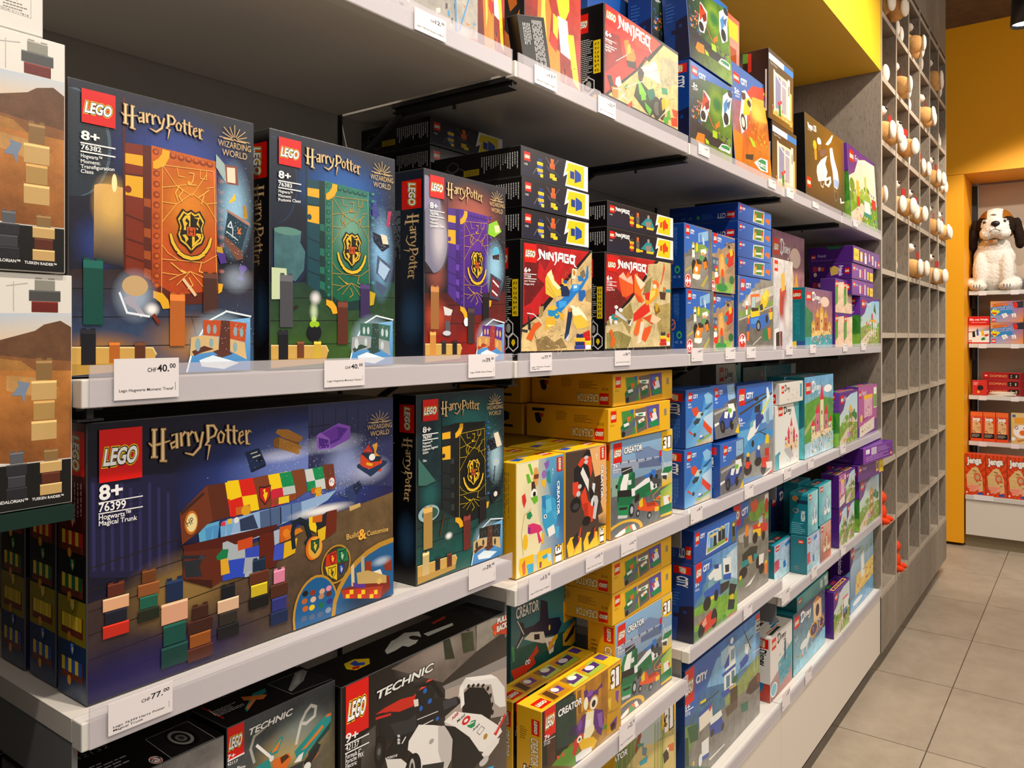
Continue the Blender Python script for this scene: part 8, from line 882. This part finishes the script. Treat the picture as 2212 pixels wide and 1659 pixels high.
# -- fourth shelf, third bay
D3 = .6842
tb(1.6290, 1.8890, D3, .8570, .711, .07, '#0f3f88', {'F': 'poltruck', 'L': 'city_side3'}, 'blue box with a police truck, standing under a flat box', 'police truck boxes')
tb(1.6290, 1.8830, .8580, .9320, .711, .12, '#0f4494', {'F': 'polflat', 'L': 'cityflat_side'}, 'flat blue box with four small officers, on the police truck box', 'police truck boxes')
tb(1.9140, 2.1780, D3, .9340, .731, .06, '#0f4494', {'F': 'tractor'}, 'blue and grey box with a red tractor on a road', None)
# -- fourth shelf, fourth bay
D4 = .6332
tb(2.3300, 2.5250, D4, .7420, .765, .05, '#147a88', {'F': 'story_ice', 'L': 'teal_side_p', 'T': 'teal_top'}, 'teal box with an icy pink scene, leftmost on the fourth shelf', 'small teal ice boxes')
tb(2.3310, 2.5300, D4, .7400, .822, .05, '#147a88', {'T': 'teal_top'}, 'teal box behind the leftmost icy pink one', 'small teal ice boxes')
tb(2.4690, 2.6070, D4, .7480, .7105, .05, '#147a88', {'F': 'story_ice', 'L': 'teal_side_p'}, 'teal box with an icy castle, under the box with ornate blue spine', 'small teal ice boxes')
tb(2.6120, 2.7380, D4, .7545, .7105, .05, '#147a88', {'F': 'story_red', 'T': 'teal_top'}, 'small teal box with a red and cream scene', 'small teal ice boxes')
tb(2.4760, 2.5840, .7492, .8790, .7105, .055, '#12727e', {'F': 'story_ice2', 'L': 'teal_side_f', 'T': 'teal_top'}, 'teal box with lettered ornate spine standing on the icy castle box', None)
tb(2.5960, 2.7400, .7558, .8830, .7105, .05, '#147a88', {'F': 'story_ice2', 'T': 'teal_top'}, 'teal box with a pale ice scene on the red and cream box', None)
tb(2.4780, 2.6900, .6332, .8700, .826, .05, '#147a88', {'F': 'story_space', 'T': 'teal_top', 'L': 'teal_side_p'}, 'tall teal box with a dark violet front, behind the ornate one', None)
tb(2.6000, 2.7300, D4, .8850, .775, .05, '#147a88', {'T': 'teal_top'}, 'teal box behind the pale ice scene box')
# -- fifth bay
g5 = 'small purple boxes with garden scene'
o1 = tb(2.8420, 2.9450, D4, .7690, .7105, .05, '#4c1c78', {'F': 'friends_park2', 'T': 'friends_top'}, 'small purple garden box on the fourth shelf, lower left of four', g5)
again(o1, 2.9480, D4, .7105, 'small purple garden box on the fourth shelf, lower right of four')
tb(2.8390, 2.9300, .7702, .8840, .7105, .06, '#4c1c78', {'F': 'friends_shop', 'T': 'friends_top'}, 'small violet box on the fourth shelf, upper left of four', g5)
tb(2.9330, 3.0600, .7702, .8840, .7105, .06, '#4c1c78', {'F': 'friends_park2', 'T': 'friends_top'}, 'small purple garden box on the fourth shelf, upper right of four', g5)
tb(3.1200, 3.4470, D4, .8240, Y5, .055, '#4c1c78', {'F': 'friends_park2', 'L': 'friends_side'}, 'large purple garden box under two flat purple boxes', None)
tb(3.0750, 3.3700, .8262, .8860, .690, .12, '#4c1c78', {'F': 'friends_flatE2', 'L': 'friends_flat_side2'}, 'flat dull purple box with yellow tag, lower of the tilted pair', 'tilted flat purple boxes', yaw=-5)
tb(3.0950, 3.4300, .8880, .9480, .672, .12, '#5a2288', {'F': 'friends_flatE', 'L': 'friends_flat_side'}, 'flat purple box with white barcode, jutting out over the shelf edge', 'tilted flat purple boxes', yaw=-6)
# -- on the base cabinets
EZ = .3402
tb(1.3100, 1.5780, EZ, .5750, .730, .06, '#e8b618', {'F': 'panda'}, 'yellow-cornered box with green bamboo and a red bird', None)
tb(1.6350, 2.1200, EZ, .6170, .735, .07, '#0f3c80', {'F': 'station'}, 'very large blue box with a white police station', None)
o1 = tb(2.1900, 2.3850, EZ, .5190, .730, .046, '#dcd6d0', {'F': 'white_story', 'L': 'white_story_side', 'T': 'white_story_top'}, 'white box with a blue ship scene on the base cabinets', 'white ship boxes', bright=True)
again(o1, 2.1900, EZ, .779, 'white box with a blue ship scene, behind the front one')
tb(2.3960, 2.7400, EZ, .5250, .730, .06, '#126a76', {'F': 'carriage'}, 'dark violet box with a golden carriage', None)
tb(2.4270, 2.7700, .5262, .5700, .728, .11, '#157884', {'F': 'teal_flat', 'L': 'teal_flat_side'}, 'flat teal box lying on the golden carriage box', None)
tb(2.7800, 2.9900, EZ, .4970, .712, .05, '#48187a', {'F': 'friends_horse', 'T': 'friends_top', 'L': [('p', '#48187a', [0, 0, 1000, 0, 1000, 1000, 0, 1000])]}, 'small purple box with a horse cart on the base cabinets', None)
tb(3.0600, 3.4300, EZ, .5850, .727, .07, '#3a1464', {'F': 'friends_beach', 'L': 'friends_beach_side'}, 'pale blue box with palm trees, last on the base cabinets', None)
# -- top shelf
tb(.600, .9000, AS, 1.960, .730, .06, '#a8a49c', {'F': 'mech'}, 'grey toy box with a white robot scene at the top', None)
tb(.9030, .9720, AS, 2.000, .735, .06, '#100d0d', {'F': 'fire'}, 'narrow red and black flame box beside the grey one', None)
o1 = tb(1.0380, 1.2120, AS, 2.010, .745, .06, '#0e0b0b', {'F': 'fire', 'L': 'fire_side'}, 'red flame box with a black side and orange blades', None)
tb(1.000, 1.0750, AS, 1.868, .716, .022, '#171414', {'F': 'blacktext'}, 'small black carton with white fine print, tipped in front', None, roll=-14)
tb(1.2680, 1.5890, AS, 1.9765, .730, .062, '#0e0c0d', {'F': 'nj63', 'L': 'nj_side'}, 'black and red toy box with a green race car, on the top shelf', 'black and red dragon boxes')
g11 = 'green motorbike stunt boxes'
o1 = tb(1.6480, 1.9040, AS, 1.9795, .730, .06, '#12458e', {'F': 'moto', 'L': 'city_side3'}, 'blue and green box with two stunt motorbikes, lower one at the front', g11)
again(o1, 1.6550, 1.9815, .731, 'blue and green box with two stunt motorbikes, leaning on its twin', lean=4)
again(o1, 1.6120, AS, .800, 'blue and green stunt motorbike box, lower one of the second row'); again(o1, 1.6120, 1.9815, .805, 'blue and green stunt motorbike box, upper one of the second row')
o1 = tb(1.4600, 1.7160, AS, 2.140, .880, .06, '#12458e', {'F': 'bluecity'}, 'tall blue carton at the back of the top shelf, behind the race car box', None)
again(o1, 1.7300, AS, .880, 'tall blue carton at the back, behind the motorbike boxes')
tb(1.9700, 2.2000, AS, 2.260, .822, .06, '#b8261a', {'F': 'redwhite'}, 'tall red and white carton behind the orange stunt box', None)
tb(1.9300, 2.2100, AS, 2.0640, .730, .06, '#0f3f88', {'F': 'stunt', 'L': 'city_side3'}, 'orange stunt competition box leaning back', None, lean=4.5)
o1 = tb(2.2250, 2.4480, AS, 1.9720, .736, .075, '#14110e', {'F': 'window', 'L': 'window_side'}, 'brown box with a white window and flowers, lower of two', 'brown flower window boxes')
again(o1, 2.2000, 1.9740, .738, 'brown box with a white window and flowers, upper of two')
tb(2.5290, 3.0050, AS, 2.0650, .730, .06, '#0e0c0b', {'F': 'scooter', 'L': 'scooter_side'}, 'black and brown box with a white scooter', None, lean=1.2)
tb(2.7600, 3.2600, AS, 2.1300, .812, .06, '#4a1c74', {'F': 'plain_purple'}, 'purple carton peeking out behind the scooter box', None)
tb(3.0100, 3.4430, AS, 2.0600, .7105, .06, '#5a2284', {'F': 'friendsA', 'L': 'friends_side'}, 'purple and green box with a lively park scene, last on the top shelf', None, lean=3.2)
# ------------------------------------------------------------ price labels
for k, (x0, x1, z0, z1, price, ln, lb) in enumerate(TAGS):
    w, h = x1 - x0, z1 - z0
    me = carton(w, .0006, h, '#e9e2e4', {'F': [('t', '#2a2624', 'CHF', 500 if k < 99 else 0, 330, 640, 330, 110, {'b': .02}), ('t', '#1c1a1a', price[0] + '.', 655, 330, 850, 330, 190, {'b': .02}), ('t', '#1c1a1a', price[1], 860, 240, 960, 240, 120, {'b': .02})] + [('t', '#2a2624', s_, 60, 820 + 110 * q, 60 + min(860, 36 * len(s_)), 820 + 110 * q, 75, {'b': .01}) for q, s_ in enumerate(ln)] + [('l', '#5a5654', 12, [955, 620, 955, 830])]}, 'price_label')
    o = bpy.data.objects.new('price_label', me); COL.objects.link(o); o.location = ((x0 + x1) / 2, YF - .0031, z0); tag(o, lb, 'price label', 'white price labels on the shelf edges')
# ------------------------------------------------------------ far niche
XS = 6.03
def onfar(o): return o
FZ = [(.664, -2.2), (.975, -2.2), (1.316, -2.2), (1.665, -2.2)]
for z, nm in ((1.665, 'under the plush dog'), (1.316, 'under the dice game boxes'), (.973, 'under the domino boxes'), (.668, 'under the small orange boxes')):
    t = thing('far_shelf', 'white shelf in the yellow niche, %s' % nm, 'shelf', (XS, .69, z - .024), 0, 'white shelves in the yellow niche')
    boxobj('board', M['board'], .002, .268, -1.6, -.004, 0, .024, t); boxobj('front_edge', M['lip'], 0, .002, -1.6, -.004, -.002, .0245, t)
    for y in (-.06, -.24):
        boxobj('price_strip', M['paper'], -.002, -.0004, y - .045, y, -.006, .022, t)
    boxobj('bracket', M['black'], .1, .268, -.02, -.012, -.09, -.0005, t)
t = thing('niche_cabinet', 'low white cabinet at the foot of the yellow niche', 'cabinet', (5.86, .69, 0))
boxobj('front_panel', M['cab'], .008, .03, -1.6, -.004, .08, .308, t, .002); boxobj('counter', M['board'], 0, .43, -1.6, -.004, .310, .336, t); boxobj('carcass', M['board'], .03, .42, -1.6, -.01, .08, .3095, t)
boxobj('price_strip', M['paper'], -.0016, -.0003, -.16, -.05, .312, .345, t)
def fb(y1, y0, z0, z1, X, d, basec, face, label, group=None, top=None, name='game_box', cat='game box'):
    """box on the far wall: front looks to -X; y1 > y0 (left to right in view)"""
    w = y1 - y0; me = carton(w, d, z1 - z0, basec, {'F': ART[face] if isinstance(face, str) else face, **({'T': top} if top else {})}, name)
    o = bpy.data.objects.new(name, me); COL.objects.link(o); o.location = (X, (y0 + y1) / 2, z0 + .0006); o.rotation_euler = (0, 0, R(-90)); tag(o, label, cat, group); return o
def fagain(o, dy, dz, label, dx=0):
    c = o.copy(); COL.objects.link(c); c.location = o.location + Vector((dx, dy, dz)); c['label'] = label; return c
g12 = 'large orange tumbling tower boxes'
o1 = fb(.692, .577, .3365, .602, 5.885, .08, '#d84414', 'jenga', 'large orange tumbling tower box on the counter, leftmost of three', g12)
fagain(o1, -.1175, 0, 'large orange tumbling tower box on the counter, middle of three'); fagain(o1, -.235, 0, 'large orange tumbling tower box on the counter, rightmost of three')
g13 = 'small orange tumbling tower boxes'
o1 = fb(.679, .609, .6682, .862, 6.05, .07, '#d84818', 'jengas', 'small orange tumbling tower box on the low shelf, leftmost of three', g13)
fagain(o1, -.0725, 0, 'small orange tumbling tower box on the low shelf, middle of three'); fagain(o1, -.145, 0, 'small orange tumbling tower box on the low shelf, rightmost of three')
fb(.449, .30, .6682, .866, 6.05, .05, '#d8b878', 'animals', 'yellow picture box with cartoon farm animals beside the orange boxes')
g14 = 'red domino boxes'
o1 = fb(.615, .375, .9737, 1.024, 6.10, .09, '#a01a1a', 'domino', 'red domino box, bottom of the stack', g14)
fagain(o1, .004, .0512, 'red domino box, middle of the stack'); fagain(o1, 0, .1022, 'red domino box, top of the stack')
fb(.668, .585, .9737, 1.073, 6.045, .03, '#c82a20', 'redcard', 'small red card game box with a dark bird in front of the dominoes')
for q in range(4):
    bm = bmesh.new(); bmesh.ops.create_cone(bm, cap_ends=True, segments=24, radius1=.055, radius2=.055, depth=.006, matrix=Matrix.Translation((0, 0, .003)) @ Matrix.Diagonal((.6, 1.25, 1, 1)))
    o = finish('coaster', bm, M['sole']); o.location = (6.062, .50 + (.012, -.01, .006, -.004)[q], .9741 + q * .0064)
    tag(o, 'cream oval pack in the pile before the dominoes, %s' % ['lowest', 'second', 'third', 'topmost'][q], 'card pack', 'cream packs before the dominoes')
g15 = 'yellow and blue dice game boxes'
o1 = fb(.566, .381, 1.3167, 1.455, 6.06, .09, '#c8882a', 'dice', 'orange and blue dice game box, lower of two', g15)
fagain(o1, 0, .1395, 'orange and blue dice game box, upper of two')
fb(.692, .57, 1.3167, 1.497, 6.055, .05, '#c8201a', 'eile', 'red family board game box beside the dice games')
g16 = 'red card game boxes at the frame edge'
o1 = fb(.376, .25, 1.3167, 1.36, 6.05, .07, '#c81c18', 'uno', 'red card game box at right edge, lowest of four', g16)
for q, n_ in ((1, 'second'), (2, 'third'), (3, 'topmost')): fagain(o1, 0, .0442 * q, 'red card game box at right edge, %s of four' % n_)
fb(.366, .22, .9737, 1.088, 6.05, .07, '#22387c', 'bluegame', 'navy game box at right edge, lower of two', 'navy game boxes'); fagain(COL.objects[-1], 0, .1155, 'navy game box at right edge, upper of two')
fb(.366, .20, 1.6657, 1.87, 6.06, .08, '#24488e', 'bluebox', 'blue carton beside the plush dog at right edge')
# ------------------------------------------------------------ plush dog
def vcol(o, fn):
    at = o.data.color_attributes.new('Col', 'FLOAT_COLOR', 'POINT')
    for v in o.data.vertices: at.data[v.index].color = (*lin(fn(v.co)), 1)
m, n, l, b = newmat('dog_plush'); b.inputs['Roughness'].default_value = .95; b.inputs['Specular IOR Level'].default_value = .1
a_ = n.new('ShaderNodeVertexColor'); a_.layer_name = 'Col'; l.new(a_.outputs[0], b.inputs['Base Color'])
tc = n.new('ShaderNodeTexCoord'); t_ = n.new('ShaderNodeTexNoise'); t_.inputs['Scale'].default_value = 130; t_.inputs['Detail'].default_value = 6; l.new(tc.outputs['Object'], t_.inputs[0])
bp = n.new('ShaderNodeBump'); bp.inputs['Strength'].default_value = .9; bp.inputs['Distance'].default_value = .006; l.new(t_.outputs[0], bp.inputs['Height']); l.new(bp.outputs[0], b.inputs['Normal']); M['dog'] = m
def blob(name, parts, parent, colfn, vox=.006, rough=.0025):
    bm = bmesh.new()
    for c, r_, *ro in parts: addell(bm, c, r_, ro[0] if ro else (0, 0, 0), 24, 16)
    o = finish(name, bm, M['dog'], parent, True)
    md = o.modifiers.new('r', 'REMESH'); md.mode = 'VOXEL'; md.voxel_size = vox; md.use_smooth_shade = True
    sm = o.modifiers.new('s', 'SMOOTH'); sm.factor = .7; sm.iterations = 6
    dg = bpy.context.evaluated_depsgraph_get(); me = bpy.data.meshes.new_from_object(o.evaluated_get(dg)); o.modifiers.clear(); o.data = me
    rd = random.Random(2)
    for v in me.vertices: v.co += v.normal * rd.uniform(-rough, rough)
    for p in me.polygons: p.use_smooth = True
    me.materials.clear(); me.materials.append(M['dog']); vcol(o, colfn); return o
# local frame: x right in view (-Y world), y away from viewer (+X), z up
dog = thing('plush_dog', 'big sitting plush Saint Bernard dog with brown and black patches', 'plush toy', (6.14, .553, 1.6655), R(-90))
wht, brn, blk, crm = '#f2ece2', '#9c5f1c', '#2a1f18', '#e0b070'
def bodycol(p):
    if p.y > .03 and p.z < .33: return crm if p.x < -.06 or p.y > .06 else wht
    return wht
blob('body', [((0, .04, .13), (.125, .10, .13)), ((0, .03, .225), (.122, .09, .115)), ((0, .01, .30), (.098, .075, .06)), ((-.075, -.03, .14), (.045, .05, .12)), ((.075, -.03, .14), (.045, .05, .12)), ((-.085, -.075, .03), (.052, .062, .034)), ((.085, -.075, .03), (.052, .062, .034)), ((-.13, .02, .045), (.05, .09, .05)), ((.13, .02, .045), (.05, .09, .05))], dog, bodycol)
def headcol(p):
    x, z = p.x - .012, p.z
    ax = abs(x + (.03 if x < 0 else -.03) * 0)
    if p.y < -.082 and z < .47: return wht
    if ax < .044 + max(0, (.44 - z)) * .5: return wht
    if ((ax - .08) / .042) ** 2 + ((z - .432) / .056) ** 2 < 1: return blk
    if z < .375: return '#8a5418' if ax > .06 else wht
    return brn
hd = blob('head', [((.012, -.005, .43), (.118, .105, .10)), ((.012, -.01, .46), (.10, .09, .09)), ((.018, -.095, .40), (.078, .06, .055)), ((-.03, -.09, .375), (.045, .05, .04)), ((.06, -.09, .375), (.045, .05, .04)), ((.015, -.07, .44), (.05, .05, .045))], dog, headcol)
for sx in (-1, 1):
    blob('ear', [((.012 + sx * .128, .0, .375), (.03, .05, .085), (0, sx * -.12, 0)), ((.012 + sx * .118, -.01, .43), (.028, .04, .05)), ((.012 + sx * .135, .005, .32), (.028, .042, .045))], dog, lambda p: blk)
    bm = bmesh.new(); addell(bm, (.012 + sx * .058, -.098, .452), (.009, .007, .01)); finish('eye', bm, M['brown'], dog, True)
bm = bmesh.new(); addell(bm, (.022, -.152, .432), (.026, .014, .018)); addell(bm, (.022, -.15, .425), (.014, .012, .016)); finish('nose', bm, mat('black_nose', '#17120f', .35), dog, True)
bm = bmesh.new()
for p_, q_ in (((.022, -.157, .415), (.022, -.156, .398)), ((.022, -.156, .398), (-.012, -.150, .381)), ((.022, -.156, .398), (.056, -.150, .381))): addtube(bm, p_, q_, .0016, 6)
finish('mouth_stitch', bm, M['brown'], dog)
bm = bmesh.new(); addell(bm, (.006, -.086, .496), (.02, .008, .008), (.5, 0, 0)); finish('forehead_patch', bm, mat('grey_brown_plush', '#6a5444', .95), dog, True)
bm = bmesh.new(); addtube(bm, (-.045, -.078, .325), (.028, -.078, .325), .017, 16); k_ = finish('barrel', bm, mat('pale_wood_barrel', '#c8a878', .5), dog)
bm = bmesh.new(); addbox(bm, -.022, .004, -.0975, -.0945, .318, .332); finish('barrel_badge', bm, mat('brass_red_badge', '#a8541c', .5), k_)
for sx in (-1, 1):
    bm = bmesh.new()
    for q in (-1, 0, 1): addtube(bm, (sx * .085 + q * .017, -.132, .04), (sx * .085 + q * .017, -.137, .02), .0022, 6)
    finish('toe_stitch', bm, M['brown'], dog)
# ------------------------------------------------------------ visible ceiling spot
t = thing('track_spotlight', 'black cylinder spotlight hanging from the ceiling', 'spotlight', (4.62, .292, 2.895))
bm = bmesh.new(); ret = bmesh.ops.create_cone(bm, cap_ends=False, segments=32, radius1=.056, radius2=.047, depth=.17, matrix=Matrix.Translation((0, 0, .085))); bmesh.ops.solidify(bm, geom=bm.faces[:], thickness=.003)
finish('housing', bm, M['black'], t, True)
bm = bmesh.new(); bmesh.ops.create_cone(bm, cap_ends=True, segments=32, radius1=.049, radius2=.046, depth=.01, matrix=Matrix.Translation((0, 0, .02))); finish('lamp', bm, mat('lamp_glow', '#fff4e0', .4, emit=14), t)
bm = bmesh.new(); bmesh.ops.create_cone(bm, cap_ends=True, segments=24, radius1=.05, radius2=.03, depth=.02, matrix=Matrix.Translation((0, 0, .178))); addtube(bm, (0, 0, .185), (0, 0, .484), .01); addbox(bm, -.35, .35, -.018, .018, .46, .484); finish('stem', bm, M['black'], t)
spot('spotlight_beam', (4.62, .292, 2.90), (6.1, .25, .9), 45, 80, .35, .03)
